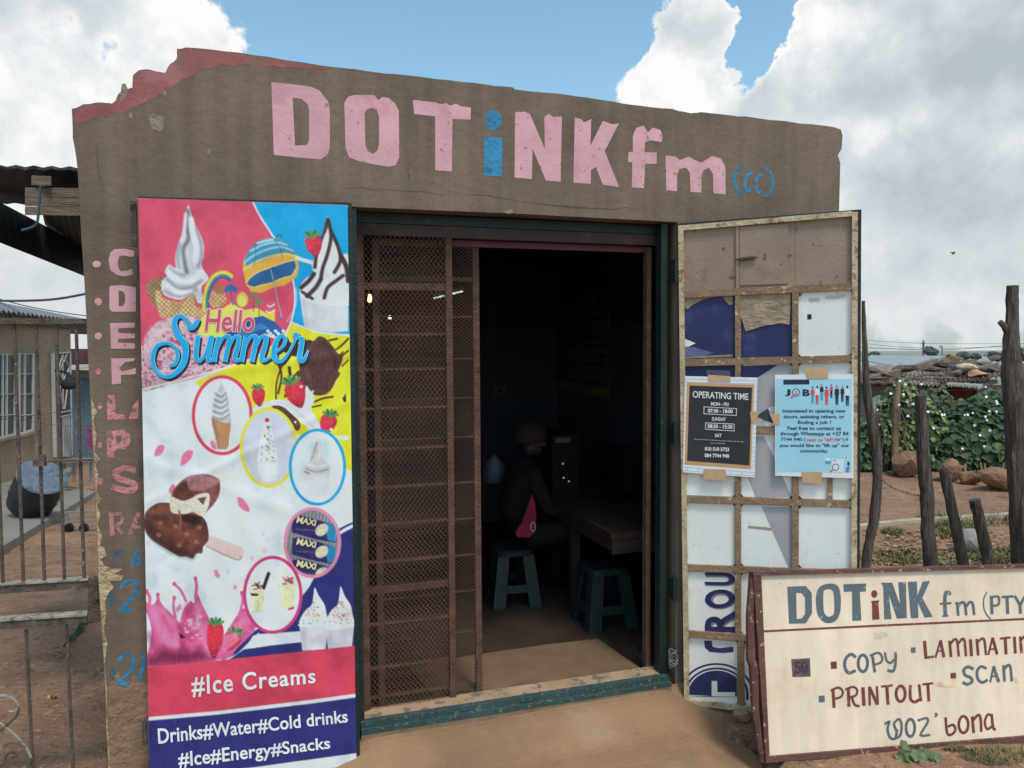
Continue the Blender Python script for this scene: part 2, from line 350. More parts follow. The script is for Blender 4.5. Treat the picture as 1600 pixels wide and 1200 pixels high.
top = [(112, 170), (130, 163), (160, 160), (175, 162), (180, 158), (186, 145), (196, 139), (207, 137), (208, 118), (216, 110), (235, 109), (258, 114), (263, 103), (276, 92), (277, 76), (290, 74), (350, 80), (420, 89), (500, 102), (580, 112), (640, 118), (700, 125), (760, 132), (800, 136), (806, 140), (870, 146), (915, 152), (960, 159), (1000, 165), (1050, 170), (1080, 177), (1095, 175), (1140, 180), (1180, 184), (1250, 193), (1300, 198), (1314, 202), (1317, 212), (1315, 232), (1309, 242), (1313, 255)]
def jitter(p, a=1.0, n=3):
    r_ = random.Random(5); out = []
    for i in range(len(p)-1):
        for k in range(n):
            t = k/n; out.append((p[i][0]+(p[i+1][0]-p[i][0])*t+(r_.uniform(-a, a)*.4), p[i][1]+(p[i+1][1]-p[i][1])*t+r_.uniform(-a, a)*(k > 0)))
    out.append(p[-1]); return out
topj = jitter(top, 1.1, 3); leftj = jitter(leftedge, 1.0, 3)
SL = FAC.st(548, 700)[0]; SR = FAC.st(1057, 700)[0]; ZT0 = FAC.st(548, 323)[1]; ZT1 = FAC.st(1057, 347)[1]
def fpx(s, z, off=0.0):
    q = FAC.at(s, z, off)-EYE; return (800+FPX*q.dot(RGT)/q.dot(FWD), 600-FPX*q.dot(UPI)/q.dot(FWD))
op = [fpx(SR, -.3), fpx(SR, ZT1), fpx((SL+SR)/2, (ZT0+ZT1)/2+.004), fpx(SL, ZT0), fpx(SL, -.3)]
SW0 = FAC.st(165, 1100)[0]; SW1 = FAC.st(1310, 420)[0]
outline = topj+[(1311, 330), (1309, 420), (1308, 700), fpx(SW1, -.3)]+op+[fpx(SW0-.02, -.3)]+leftj[::-1][:-1]
plate('front_wall', outline, FAC, 0.0, .2, wallm, shop)
# side and back walls, roof, floor slab
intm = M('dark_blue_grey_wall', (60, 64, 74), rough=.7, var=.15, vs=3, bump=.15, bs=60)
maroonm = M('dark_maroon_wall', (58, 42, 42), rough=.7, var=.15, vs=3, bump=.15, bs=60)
def fbox(name, s0, s1, z0, z1, o0, o1, mat, parent=shop):
    b = MB(); b.box8([FAC.at(s0, z0, o0), FAC.at(s1, z0, o0), FAC.at(s1, z1, o0), FAC.at(s0, z1, o0)], [FAC.at(s0, z0, o1), FAC.at(s1, z0, o1), FAC.at(s1, z1, o1), FAC.at(s0, z1, o1)])
    return b.build(name, mat, parent)
RD_ = 3.4; IL = SW0+.2; IR = SW1-.17
fbox('side_wall', SW0+.02, IL, -.06, 2.32, -.2, -RD_, wallm); fbox('side_wall', IR, SW1-.01, -.06, 2.3, -.2, -RD_, wallm)
fbox('back_wall', SW0+.02, SW1-.01, -.06, 2.3, -RD_, -RD_-.15, wallm)
ZP = 1.74
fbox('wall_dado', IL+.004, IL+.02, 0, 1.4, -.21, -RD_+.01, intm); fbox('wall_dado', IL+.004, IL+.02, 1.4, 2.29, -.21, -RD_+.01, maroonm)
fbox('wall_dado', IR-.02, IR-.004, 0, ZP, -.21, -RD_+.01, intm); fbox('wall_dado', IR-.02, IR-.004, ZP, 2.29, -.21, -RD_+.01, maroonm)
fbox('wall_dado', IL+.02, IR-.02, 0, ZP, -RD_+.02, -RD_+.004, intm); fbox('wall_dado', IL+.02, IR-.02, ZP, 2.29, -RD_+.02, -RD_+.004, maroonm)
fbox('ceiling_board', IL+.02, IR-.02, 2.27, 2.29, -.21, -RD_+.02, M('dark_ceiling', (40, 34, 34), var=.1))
roofm = M('grey_roof_sheet', (118, 118, 116), rough=.6, var=.15, vs=3, metal=.3)
fbox('roof', SW0-.02, SW1+.02, 2.325, 2.35, -.2, -RD_-.25, roofm)
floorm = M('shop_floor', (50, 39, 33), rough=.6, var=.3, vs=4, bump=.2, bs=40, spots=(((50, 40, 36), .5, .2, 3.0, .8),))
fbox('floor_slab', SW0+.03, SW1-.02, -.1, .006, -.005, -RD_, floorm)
# paint on the wall
flat('red_band', [[(x+.5, y+1.5) for x, y in top[1:21]]+jitter([(520, 106), (470, 107), (400, 103), (340, 102), (318, 107), (303, 117), (275, 132), (248, 148), (215, 164), (190, 176), (150, 185), (118, 192), (115, 180)], 3.0, 5)], FAC, .0005, redm, shop)
c7 = cr(100, 60, 2.5806); c8 = cr(700, 100, 2.5)
def letter(loops, mat=pinkm, off=.0007, name='painted_letter'): return flat(name, loops, FAC, off, mat, shop)
letter([c7([(836, 176), (930, 186), (990, 193), (1030, 210), (1065, 255), (1072, 290), (1072, 440), (1062, 470), (1035, 488), (940, 480), (846, 470)]), c7([(922, 238), (960, 245), (982, 265), (988, 290), (988, 410), (980, 430), (932, 432)])])
letter([c7([(1130, 260), (1145, 235), (1170, 228), (1250, 228), (1268, 248), (1285, 236), (1310, 240), (1335, 262), (1350, 290), (1352, 480), (1340, 510), (1315, 518), (1250, 508), (1190, 495), (1150, 480), (1135, 440)]), c7([(1213, 300), (1225, 285), (1245, 280), (1262, 290), (1270, 315), (1270, 430), (1262, 455), (1245, 465), (1225, 455), (1215, 430)])])
letter([[(645, 156), (680, 160), (690, 163), (697, 161), (703, 165), (712, 162), (720, 166), (736, 168), (735, 187), (707, 186), (706, 268), (680, 266), (680, 182), (647, 178)]])
letter([ellipse(771, 188, 13, 16)], bluem); letter([c8([(142, 284), (212, 286), (213, 440), (140, 436)])], bluem)
letter([c8([(262, 188), (300, 186), (320, 195), (378, 330), (376, 205), (395, 195), (410, 207), (445, 205), (440, 460), (382, 455), (330, 330), (328, 450), (260, 443)])])
letter([c8([(495, 210), (520, 215), (532, 228), (560, 215), (556, 320), (605, 222), (640, 235), (668, 232), (612, 340), (668, 480), (605, 472), (578, 402), (558, 415), (558, 468), (490, 464)])])
letter([c8([(705, 345), (722, 342), (722, 280), (735, 250), (765, 240), (780, 268), (800, 248), (830, 258), (838, 280), (835, 305), (790, 298), (770, 305), (768, 345), (815, 345), (815, 390), (770, 390), (766, 485), (718, 482), (720, 385), (703, 382)])])
letter([c8([(850, 357), (890, 362), (905, 375), (940, 362), (975, 380), (990, 385), (1030, 360), (1065, 368), (1083, 400), (1085, 510), (1037, 505), (1035, 430), (1020, 405), (998, 415), (990, 435), (990, 502), (947, 500), (945, 425), (930, 405), (905, 410), (895, 430), (895, 497), (852, 493)])])
for st_, w in (([(1155, 395), (1128, 420), (1118, 455), (1130, 490), (1152, 512)], 4.2), ([(1188, 428), (1170, 432), (1159, 465), (1166, 494), (1184, 490)], 4.6), ([(1228, 434), (1212, 438), (1202, 470), (1209, 500), (1227, 495)], 4.6), ([(1240, 405), (1262, 430), (1270, 460), (1262, 495), (1238, 520)], 4.2)):
    brush('painted_letter', [(c8(st_), w)], FAC, .0007, bluem, shop)
ca = cr(120, 370, 3.633); cb = cr(120, 690, 2.927)
letter([ca([(180, 130), (190, 90), (215, 70), (275, 68), (325, 80), (325, 118), (262, 105), (240, 112), (232, 150), (240, 185), (260, 195), (325, 180), (325, 215), (270, 225), (225, 215), (190, 190)])])
letter([ca([(185, 285), (195, 278), (260, 275), (335, 285), (335, 425), (200, 425), (185, 410)]), ca([(237, 305), (262, 310), (275, 330), (275, 370), (262, 392), (238, 395)])])
letter([ca([(188, 490), (330, 487), (330, 515), (235, 520), (235, 545), (330, 550), (330, 575), (235, 580), (235, 600), (330, 605), (330, 635), (195, 635)])])
letter([ca([(195, 690), (330, 690), (325, 705), (275, 712), (240, 745), (255, 765), (335, 745), (335, 780), (250, 785), (252, 832), (200, 838)])])
letter([ca([(172, 897), (215, 897), (222, 1005), (270, 1005), (275, 1035), (175, 1040)])], pinkw); letter([ca([(318, 960), (350, 920), (350, 1035), (292, 1035)])], pinkw)
letter([ca([(170, 1105), (265, 1095), (300, 1120), (305, 1165), (280, 1205), (215, 1215), (214, 1252), (172, 1252)]), ca([(222, 1130), (255, 1130), (260, 1160), (225, 1165)])], pinkw)
brush('painted_letter', [(cb([(270, 130), (220, 122), (178, 140), (190, 168), (230, 180), (264, 196), (258, 220), (215, 222), (160, 205)]), 10)], FAC, .0007, pinkw, shop)
brush('painted_letter', [(cb([(157, 322), (163, 430)]), 7), (cb([(160, 333), (200, 332), (208, 355), (195, 376), (165, 378)]), 5.5), (cb([(178, 380), (212, 425)]), 6)], FAC, .0007, pinkw, shop)
brush('painted_letter', [(cb([(285, 325), (243, 425)]), 7), (cb([(255, 392), (290, 390)]), 5)], FAC, .0007, pinkw, shop)
for c_, r_ in ((ca([(113, 155)])[0], (6.6, 5.4)), (ca([(122, 368)])[0], (6, 6)), (ca([(122, 563)])[0], (5.6, 5.6)), (ca([(122, 765)])[0], (4.4, 5)), (ca([(130, 960)])[0], (4, 5)), (ca([(131, 1180)])[0], (3.5, 5)), (cb([(107, 182)])[0], (5.6, 5.6))):
    flat('painted_dot', [ellipse(c_[0], c_[1], r_[0], r_[1], 16)], FAC, .0008, pinkm if c_[1] < 560 else pinkw, shop)
for sts in ([([(175, 555), (180, 512), (205, 497), (217, 535)], 4.6)], [([(250, 575), (275, 500), (287, 570)], 4.8), ([(258, 545), (284, 543)], 4)], [([(156, 690), (155, 752)], 5), ([(138, 722), (180, 716)], 4.5)],
            [([(200, 675), (222, 642), (260, 640), (275, 680), (240, 730), (200, 768), (255, 772)], 6)], [([(165, 1035), (165, 1088)], 4), ([(150, 1065), (182, 1060)], 4)],
            [([(192, 1005), (215, 975), (250, 978), (262, 1015), (225, 1070), (192, 1103), (240, 1110)], 5.6)], [([(302, 965), (306, 1010), (284, 1095)], 5.6)]):
    brush('painted_letter', [(cb(p_), w_) for p_, w_ in sts], FAC, .0007, bluew if sts[0][0][0][0] < 190 and len(sts) < 3 else bluem, shop)
flat('mud_splash', [jitter([(168, 1072), (180, 1050), (196, 1066), (212, 1054), (226, 1068), (240, 1062), (240, 1280), (172, 1280)], 3, 4)], FAC, .0004, M('mud_stained_plaster', (122, 97, 77), rough=.95, var=.2, vs=10, bump=.35, bs=30, bdist=.004, spots=(((100, 80, 64), .58, .2, 8, .7),)), shop)
# bare plaster where the paint has peeled off the corner
lx = [(p[0]+.8, p[1]) for p in leftj if p[1] > 600]
rb = [(171, 1290), (169, 1190), (166, 1130), (167.5, 1080), (163, 1040), (168, 1005), (163, 985), (166, 960), (164, 940), (170, 926), (178, 918), (172, 909), (190, 907), (194, 900), (180, 897), (192, 889), (174, 888), (163, 884), (158, 874), (166, 868), (163, 856), (156, 852), (160, 838), (153, 820), (157, 805), (152, 790), (159, 780), (151, 768), (154, 740), (149, 728), (157, 718), (148, 706), (151, 680), (146, 655), (152, 645), (144, 625)]
flat('peeled_plaster', [lx+rb], FAC, .002, creamm, shop)
for bl in ([(190, 132), (196, 130), (200, 140), (192, 160), (187, 158)], [(232, 184), (240, 178), (255, 182), (256, 200), (250, 206), (238, 203)], [(255, 143), (259, 141), (262, 147), (256, 152)], [(201, 178), (206, 175), (208, 182), (203, 186)], [(323, 236), (327, 232), (329, 240), (325, 244)], [(782, 330), (798, 327), (806, 331), (795, 334)]):
    flat('plaster_chip', [bl], FAC, .001, M('chipped_plaster', (126, 112, 96), var=.2, vs=30, bump=.4, bs=60), shop)
# cracks along the lintel
crackm = M('crack', (52, 44, 38), var=.1)
rq = random.Random(3)
for a, b in (((528, 292), (700, 303)), ((700, 300), (960, 330)), ((860, 322), (1010, 326)), ((148, 225), (160, 300)), ((636, 258), (641, 285))):
    pts = [(a[0]+(b[0]-a[0])*t/9+rq.uniform(-2, 2), a[1]+(b[1]-a[1])*t/9+rq.uniform(-2.2, 2.2)) for t in range(10)]
    brush('crack', [(pts, [.2, .4, .6, .5, .3, .5, .6, .4, .3, .1])], FAC, .0014, crackm, shop, curved=False)
# ---- steel door frame
frame = thing('door_frame', None, None, FAC.at(SL, 0), parent=shop)
zt = min(ZT0, ZT1)
def fbar(name, px0, px1, z0, z1, o0, o1, mat, parent, y=700):
    return fbox(name, FAC.st(px0, y)[0], FAC.st(px1, y)[0], z0, z1, o0, o1, mat, parent)
fbar('jamb', 551, 563, 0.0, zt-.002, -.006, -.05, greenm, frame); fbar('jamb', 1037, 1047, 0.0, zt-.002, -.03, -.08, greenm, frame)
fbar('jamb', 563.5, 572, 0.02, zt-.1, -.092, -.13, rustm, frame); fbar('jamb', 1029.5, 1036.5, 0.02, zt-.1, -.122, -.16, rustm, frame)
fbar('head_rail', 551, 1047, zt-.045, zt-.004, -.092, -.128, greenm, frame)
fbar('head_rail', 551, 1047, zt-.095, zt-.047, -.098, -.14, M('dark_brown_steel', (62, 50, 46), var=.2, spots=(((86, 62, 50), .58, .1, 12, .6),)), frame)
fbar('gate_track', 700, 1032, zt-.125, zt-.098, -.14, -.17, M('maroon_track', (86, 42, 46), var=.2, rough=.5), frame)
fbar('threshold', 556, 1046, .0075, .034, .012, -.022, tealm, frame); fbar('threshold', 556, 1046, -.010, .010, .03, .0125, tealm, frame); fbar('step', 556, 1046, -.14, -.0105, .029, .0125, M('step_concrete', (116, 94, 76), var=.2, vs=8, bump=.3, bs=40), frame)
fbar('threshold', 560, 1040, .0075, .03, -.0225, -.12, M('worn_threshold_edge', (150, 122, 98), var=.2, spots=(((70, 84, 80), .58, .08, 18, .8),)), frame)
for z in (.45, 1.18, 1.93):
    b = MB(); p = FAC.at(FAC.st(1052, 700)[0], z, .0); b.bar(p-Vector((0, 0, .05)), p+Vector((0, 0, .05)), .022, .03, FAC.n); b.tube([p+FAC.n*.02-Vector((0, 0, .055)), p+FAC.n*.02+Vector((0, 0, .055))], .011, 8); b.build('hinge', greenm, frame)
b = MB()
for k in range(7):       # wire lashing at the low hinge
    c0 = FAC.hit(1052, 1018+k*3.5, .03); t_ = [c0+Vector((.022*math.cos(a*.9+k), -.015*math.sin(a*.9+k), .012*math.sin(a*1.7+k))) for a in range(7)]
    b.tube(t_, .002, 5)
b.build('wire_tie', M('galvanised_wire', (120, 122, 118), rough=.5, metal=.5), frame)
# ---- expanded-metal security gate, two sliding leaves
def gate_leaf(quad, off, bars, dia, name, mcol):
    g = thing(name, None, None, FAC.hit(*quad[3], off), parent=shop)
    pl = Pl(FAC.p+FN*off, FAC.u)
    (a0, z1), (a1, z1b), (a1b, z0b), (a0b, z0) = [pl.st(*q) for q in quad]
    s0 = (a0+a0b)/2; s1 = (a1+a1b)/2; za = (z0+z0b)/2; zb = (z1+z1b)/2
    w = .028
    for (sa, sb, zc, zd) in ((s0, s0+w, za, zb), (s1-w, s1, za, zb)):
        b = MB(); b.box8([pl.at(sa, zc, .0), pl.at(sb, zc, 0), pl.at(sb, zd, 0), pl.at(sa, zd, 0)], [pl.at(sa, zc, -.025), pl.at(sb, zc, -.025), pl.at(sb, zd, -.025), pl.at(sa, zd, -.025)]); b.build('stile', rustm, g)
    for zc, zd in ((za, za+w), (zb-w, zb)):
        b = MB(); b.box8([pl.at(s0+w+.0005, zc, -.001), pl.at(s1-w-.0005, zc, -.001), pl.at(s1-w-.0005, zd, -.001), pl.at(s0+w+.0005, zd, -.001)], [pl.at(s0+w+.0005, zc, -.024), pl.at(s1-w-.0005, zc, -.024), pl.at(s1-w-.0005, zd, -.024), pl.at(s0+w+.0005, zd, -.024)]); b.build('rail', rustm, g)
    for fr, h in bars:
        z = zb+(za-zb)*fr; b = MB(); b.box8([pl.at(s0+w+.0005, z-h/2, -.007), pl.at(s1-w-.0005, z-h/2, -.007), pl.at(s1-w-.0005, z+h/2, -.007), pl.at(s0+w+.0005, z+h/2, -.007)], [pl.at(s0+w+.0005, z-h/2, -.02), pl.at(s1-w-.0005, z-h/2, -.02), pl.at(s1-w-.0005, z+h/2, -.02), pl.at(s0+w+.0005, z+h/2, -.02)]); b.build('cross_bar', rustm, g)
    a, c = dia; m = MB(); x0, x1, y0, y1 = s0+.012, s1-.012, za+.012, zb-.012
    for sg in (1, -1):
        kmin = int(min(x0/a-sg*y1/c, x0/a-sg*y0/c, x1/a-sg*y0/c, x1/a-sg*y1/c))-1; kmax = int(max(x0/a-sg*y1/c, x0/a-sg*y0/c, x1/a-sg*y0/c, x1/a-sg*y1/c))+1
        for k in range(kmin, kmax+1):
            pts = []
            for t in (0, 1):
                pass
            # x/a - sg*y/c = k
            ya = c*(x0/a-k)*sg; yb = c*(x1/a-k)*sg; lo, hi = (x0, ya), (x1, yb)
            def clip(p, q):
                t0, t1 = 0.0, 1.0; dy = q[1]-p[1]
                for lim, s_ in ((y0, 1), (y1, -1)):
                    num = (lim-p[1])*s_; den = dy*s_
                    if abs(den) < 1e-9: continue
                    t = num/den
                    if den > 0: t0 = max(t0, t)
                    else: t1 = min(t1, t)
                if t1-t0 < .004: return None
                f = lambda t: (p[0]+(q[0]-p[0])*t, p[1]+dy*t); return f(t0), f(t1)
            r_ = clip(lo, hi)
            if not r_: continue
            m.bar(pl.at(*r_[0], -.003-(sg > 0)*.0016), pl.at(*r_[1], -.003-(sg > 0)*.0016), .0017, .0012, FN)
    tag(m.build('expanded_mesh', mcol, g), kind='stuff')
    return g
meshm = M('mesh_steel', (94, 70, 57), rough=.75, var=.3, vs=5, bump=.2, bs=100, spots=(((92, 62, 48), .52, .2, 3.0, .8),))
gate_leaf([(559, 352), (706, 361), (713, 1110), (567, 1139)], -.10, [(.115, .03), (.21, .011), (.28, .011), (.358, .011), (.44, .011), (.517, .011), (.592, .011), (.668, .011), (.725, .03), (.795, .011), (.885, .011), (.945, .011)], (.0205, .027), 'security_gate', meshm)
gate_leaf([(583, 372), (747, 379), (755, 1086), (590, 1115)], -.155, [(.08, .02), (.16, .007), (.25, .007), (.335, .007), (.42, .007), (.52, .007), (.60, .007), (.68, .007), (.76, .007), (.85, .007)], (.0215, .0165), 'security_gate', meshm)
# ---- the room
mat_ = plate('floor_mat', [(700, 1113), (1014, 1053), (934, 998), (860, 1006), (735, 1024), (640, 1042)], Pl((0, 0, .014), (1, 0, 0), (0, 1, 0)), 0.0, .006, M('tan_mat', (104, 82, 62), rough=.95, var=.15, vs=6, bump=.3, bs=160, spots=(((94, 74, 58), .55, .2, 5.0, .7),)))
tag(mat_, 'tan floor mat lying just inside the open doorway', 'mat')
def stool(name, c, rz, label, h=.34, w=.30):
    t = thing(name, label, 'stool', c, 'low plastic stools inside the shop')
    pm = M('green_plastic', (30, 43, 45), rough=.4, var=.08, bump=.03)
    rot = Matrix.Rotation(rz, 3, 'Z'); C = Vector(c)
    def tr(x, y, z): return C+rot @ Vector((x, y, z))
    b = MB(); n = 24; prof = []
    sq = lambda s_: [(s_*math.copysign(abs(math.cos(a))**.45, math.cos(a)), s_*math.copysign(abs(math.sin(a))**.45, math.sin(a))) for a in [2*math.pi*k/n for k in range(n)]]
    rows = [(.40*w, h-.035), (.40*w, h-.01), (.37*w, h), ]
    V = [tr(x, y, z) for s_, z in rows for x, y in sq(s_)]; F = [(i*n+k, i*n+(k+1) % n, (i+1)*n+(k+1) % n, (i+1)*n+k) for i in range(2) for k in range(n)]+[tuple(range(2*n, 3*n)), tuple(range(n-1, -1, -1))]
    b.add(V, F); b.build('seat', pm, t)
    for sx in (-1, 1):
        for sy in (-1, 1):
            b = MB(); ti, to = .37*w, .5*w
            q = lambda s_, z, k: [tr(sx*(s_-k), sy*s_, z), tr(sx*s_, sy*s_, z), tr(sx*s_, sy*(s_-k), z), tr(sx*(s_-.014), sy*(s_-k), z), tr(sx*(s_-.014), sy*(s_-.014), z), tr(sx*(s_-k), sy*(s_-.014), z)]
            A = q(to, 0.0, .075); B_ = q(ti, h-.03, .07); b.add(A+B_, [(i, (i+1) % 6, (i+1) % 6+6, i+6) for i in range(6)]+[(0, 1, 2, 3, 4, 5), (11, 10, 9, 8, 7, 6)]); b.build('leg', pm, t)
    for a in range(4):
        r2 = Matrix.Rotation(a*math.pi/2, 3, 'Z'); f = lambda x, y, z: C+rot @ (r2 @ Vector((x, y, z)))
        b = MB(); s_ = .465*w; e = s_-.045; b.box8([f(-e, -s_, .09), f(e, -s_, .09), f(e, -s_+.004, .135), f(-e, -s_+.004, .135)], [f(-e, -s_+.012, .09), f(e, -s_+.012, .09), f(e, -s_+.016, .135), f(-e, -s_+.016, .135)]); b.build('side_rung', pm, t)
    return t
sa = ground(943, 972, .006); stool('plastic_stool', sa, R(16), 'empty low green plastic stool standing by the end of the wooden desk')
sb = ground(801, 938, .006); stool('plastic_stool', sb, R(12), 'low green plastic stool that the person in black sits on')
# desk along the side wall
INR = Pl(FAC.at(IR-.02, 0, 0), -FN)
woodm = M('brown_desk_wood', (46, 34, 28), rough=.7, var=.3, vs=3, bump=.2, bs=50, stretch=(1, 6, 6))
DZ = .62; dk = ground(955, 834, DZ)-FAC.p; ds = dk.dot(FAC.u); do = dk.dot(FN)
desk = thing('desk', 'rough wooden desk with thick boards against the inner side wall', 'desk', FAC.at(ds, 0, do))
for k in range(3):
    w_ = (IR-.03-ds)/3; fbox('desk_board', ds+k*w_, ds+(k+1)*w_-.004, DZ-.035, DZ, do, do-1.5, woodm, desk)
fbox('apron', ds+.01, IR-.03, DZ-.11, DZ-.037, do-.004, do-.03, woodm, desk); fbox('apron', ds+.012, ds+.03, DZ-.1, DZ-.037, do-.032, do-1.48, woodm, desk)
for o_ in (-.05, -1.42): fbox('desk_leg', IR-.11, IR-.05, .006, DZ-.037, do+o_, do+o_-.06, woodm, desk)
for o_ in (-.62, -1.42): fbox('desk_leg', ds+.035, ds+.085, .006, DZ-.037, do+o_, do+o_-.05, woodm, desk)
blackm = M('black_plastic', (17, 17, 19), rough=.45, var=.1, bump=.03)
mp_ = ground(962, 782, DZ)-FAC.p; ms, mo = mp_.dot(FAC.u), mp_.dot(FN)
mon = thing('computer_monitor', 'black flat computer monitor standing on the wooden desk', 'monitor', FAC.at(ms, DZ, mo))
fbox('screen', ms-.02, ms+.012, DZ+.09, DZ+.36, mo+.2, mo-.2, blackm, mon); fbox('screen_panel', ms-.022, ms-.0205, DZ+.105, DZ+.345, mo+.185, mo-.185, M('dark_screen', (14, 15, 18), rough=.15, var=0, bump=0), mon)
fbox('stand', ms+.013, ms+.03, DZ+.012, DZ+.2, mo+.03, mo-.03, blackm, mon); fbox('base', ms-.09, ms+.09, DZ+.001, DZ+.0115, mo+.1, mo-.1, blackm, mon)
b = MB(); b.tube([FAC.at(ms+.03, DZ+.3, mo+.02), FAC.at(ms+.06, DZ+.33, mo+.1), FAC.at(ms+.05, DZ+.2, mo+.2), FAC.at(ms+.04, DZ+.06, mo+.22), FAC.at(ms-.02, DZ+.012, mo+.24)], .005, 6); b.build('cable', blackm, mon)
tp = ground(884, 778, DZ)-FAC.p; ts, to_ = tp.dot(FAC.u), tp.dot(FN)
pc = thing('computer_tower', 'black computer tower with tiny lights and a pale strip', 'computer', FAC.at(ts, DZ, to_))
fbox('case', ts-.09, ts+.09, DZ+.001, DZ+.4, to_, to_-.4, blackm, pc); fbox('front_strip', ts-.07, ts+.03, DZ+.355, DZ+.385, to_+.006, to_+.0005, M('pale_plastic', (80, 80, 78), var=.05), pc)
ledm = M_emit('led_light', (.9, .95, 1), .12)
for dx, dz in ((-.02, .22), (-.015, .13), (.02, .105)): fbox('indicator_light', ts+dx-.005, ts+dx+.005, DZ+dz-.005, DZ+dz+.005, to_+.005, to_+.0005, ledm, pc)
# price poster and clock on the inner wall
pp = thing('price_poster', 'large dim price list poster on the dark inner wall', 'poster', INR.hit(893, 600))
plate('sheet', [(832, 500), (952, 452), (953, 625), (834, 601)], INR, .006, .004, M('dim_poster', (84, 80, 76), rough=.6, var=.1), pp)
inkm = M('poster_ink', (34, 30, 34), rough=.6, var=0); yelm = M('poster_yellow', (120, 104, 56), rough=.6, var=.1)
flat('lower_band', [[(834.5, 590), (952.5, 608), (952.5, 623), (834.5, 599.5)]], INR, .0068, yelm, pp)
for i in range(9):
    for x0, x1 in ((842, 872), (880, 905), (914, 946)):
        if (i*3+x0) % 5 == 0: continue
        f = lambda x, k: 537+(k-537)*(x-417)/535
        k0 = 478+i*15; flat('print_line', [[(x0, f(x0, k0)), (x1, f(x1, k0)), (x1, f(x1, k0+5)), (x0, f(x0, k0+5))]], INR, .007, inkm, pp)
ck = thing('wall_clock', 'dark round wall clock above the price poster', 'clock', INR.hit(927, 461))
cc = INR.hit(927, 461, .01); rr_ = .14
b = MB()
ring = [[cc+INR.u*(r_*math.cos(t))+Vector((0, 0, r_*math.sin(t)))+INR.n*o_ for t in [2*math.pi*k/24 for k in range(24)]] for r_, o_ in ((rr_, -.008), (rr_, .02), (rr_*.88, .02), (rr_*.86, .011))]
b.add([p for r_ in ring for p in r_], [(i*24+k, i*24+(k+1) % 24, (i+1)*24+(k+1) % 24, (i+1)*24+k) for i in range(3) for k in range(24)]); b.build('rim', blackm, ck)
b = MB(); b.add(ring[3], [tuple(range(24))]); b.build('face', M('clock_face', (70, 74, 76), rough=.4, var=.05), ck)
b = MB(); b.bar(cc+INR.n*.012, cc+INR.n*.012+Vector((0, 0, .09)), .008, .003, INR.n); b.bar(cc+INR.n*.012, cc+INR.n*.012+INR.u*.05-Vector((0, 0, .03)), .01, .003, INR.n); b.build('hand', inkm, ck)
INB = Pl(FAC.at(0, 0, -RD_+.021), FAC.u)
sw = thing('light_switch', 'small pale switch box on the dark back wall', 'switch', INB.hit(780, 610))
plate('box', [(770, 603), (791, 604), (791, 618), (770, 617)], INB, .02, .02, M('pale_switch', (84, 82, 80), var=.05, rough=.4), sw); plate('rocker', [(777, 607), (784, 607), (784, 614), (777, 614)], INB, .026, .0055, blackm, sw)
# lamps that shine through the mesh
bl = thing('light_bulb', 'glowing warm light bulb seen through the mesh gate', 'lamp', at(578, 468, 5.0))
q = at(578, 468, 5.0); b = MB(); b.lathe([(.002, -.02), (.012, -.015), (.017, -.003), (.014, .012), (.009, .03), (.009, .034)], q, 12); b.build('bulb', M_emit('warm_bulb', (1, .62, .3), 2.5), bl, True)
b = MB(); b.lathe([(.016, .0345), (.016, .07), (.008, .08)], q, 10); b.build('socket', blackm, bl); b = MB(); b.tube([q+Vector((0, 0, .08)), Vector((q.x, q.y, 2.265))], .003, 6); b.build('cord', blackm, bl)
q = at(609, 496, 5.4); b2 = thing('spot_lamp', 'tiny cool white lamp behind the mesh gate', 'lamp', q)
b = MB(); b.lathe([(.003, -.012), (.011, -.008), (.012, 0), (.008, .014)], q, 10); b.build('bulb', M_emit('cool_bulb', (.85, .85, 1), 3), b2, True); b = MB(); b.tube([q+Vector((0, 0, .014)), Vector((q.x, q.y, 2.265))], .003, 6); b.build('cord', blackm, b2)
tl = thing('tube_lamp', 'slim fluorescent tube lamp glinting behind the mesh gate', 'lamp', at(700, 460, 5.2)); p0, p1 = at(678, 466, 5.2), at(723, 455, 5.35)
b = MB(); b.tube([p0, p1], .006, 8); b.build('tube', M_emit('tube_light', (.9, 1, .97), .6), tl); b = MB(); b.bar(p0+Vector((0, 0, .022)), p1+Vector((0, 0, .022)), .04, .02); b.build('housing', M('lamp_housing', (150, 150, 150), var=.05), tl)
for p_ in (p0, p1):
    b = MB(); b.tube([p_+Vector((0, 0, .03)), Vector((p_.x, p_.y, 2.265))], .002, 5); b.build('chain', blackm, tl)
# ------------------------------------------------------------------ left door leaf, swung flat against the wall
LDP = Pl(FAC.p+FN*.085, FAC.u)
ld = thing('steel_door', None, None, LDP.hit(380, 1190), parent=shop)
BQ = [(216, 310), (543, 321), (557, 1197), (234, 1222)]        # banner corners
plate('door_sheet', [(217, 309), (549, 319), (561, 1200), (237, 1226)], LDP, .0, .006, greenm, ld)
for nm, q in (('edge_bar', [(541, 316.5), (549.5, 317), (563, 1203), (553, 1204)]), ('edge_bar', [(216, 307), (541, 316.5), (541, 320), (216, 311)])):
    plate(nm, q, LDP, .0015 if q[0][0] < 541 else .012, .034, greenm, ld)
for (x, y, w, h) in ((208, 352, 9, 66), (210, 417, 7, 34), (219, 733, 6, 32), (225, 1148, 7, 36), (207, 322, 9, 16)):
    plate('hinge', [(x-w/2, y-h/2), (x+w/2, y-h/2+1), (x+w/2+1, y+h/2), (x-w/2+1, y+h/2-1)], LDP, .022, .02, M('dark_steel', (58, 54, 50), var=.3, rough=.7, spots=(((90, 84, 76), .58, .1, 30, .6),)), ld)
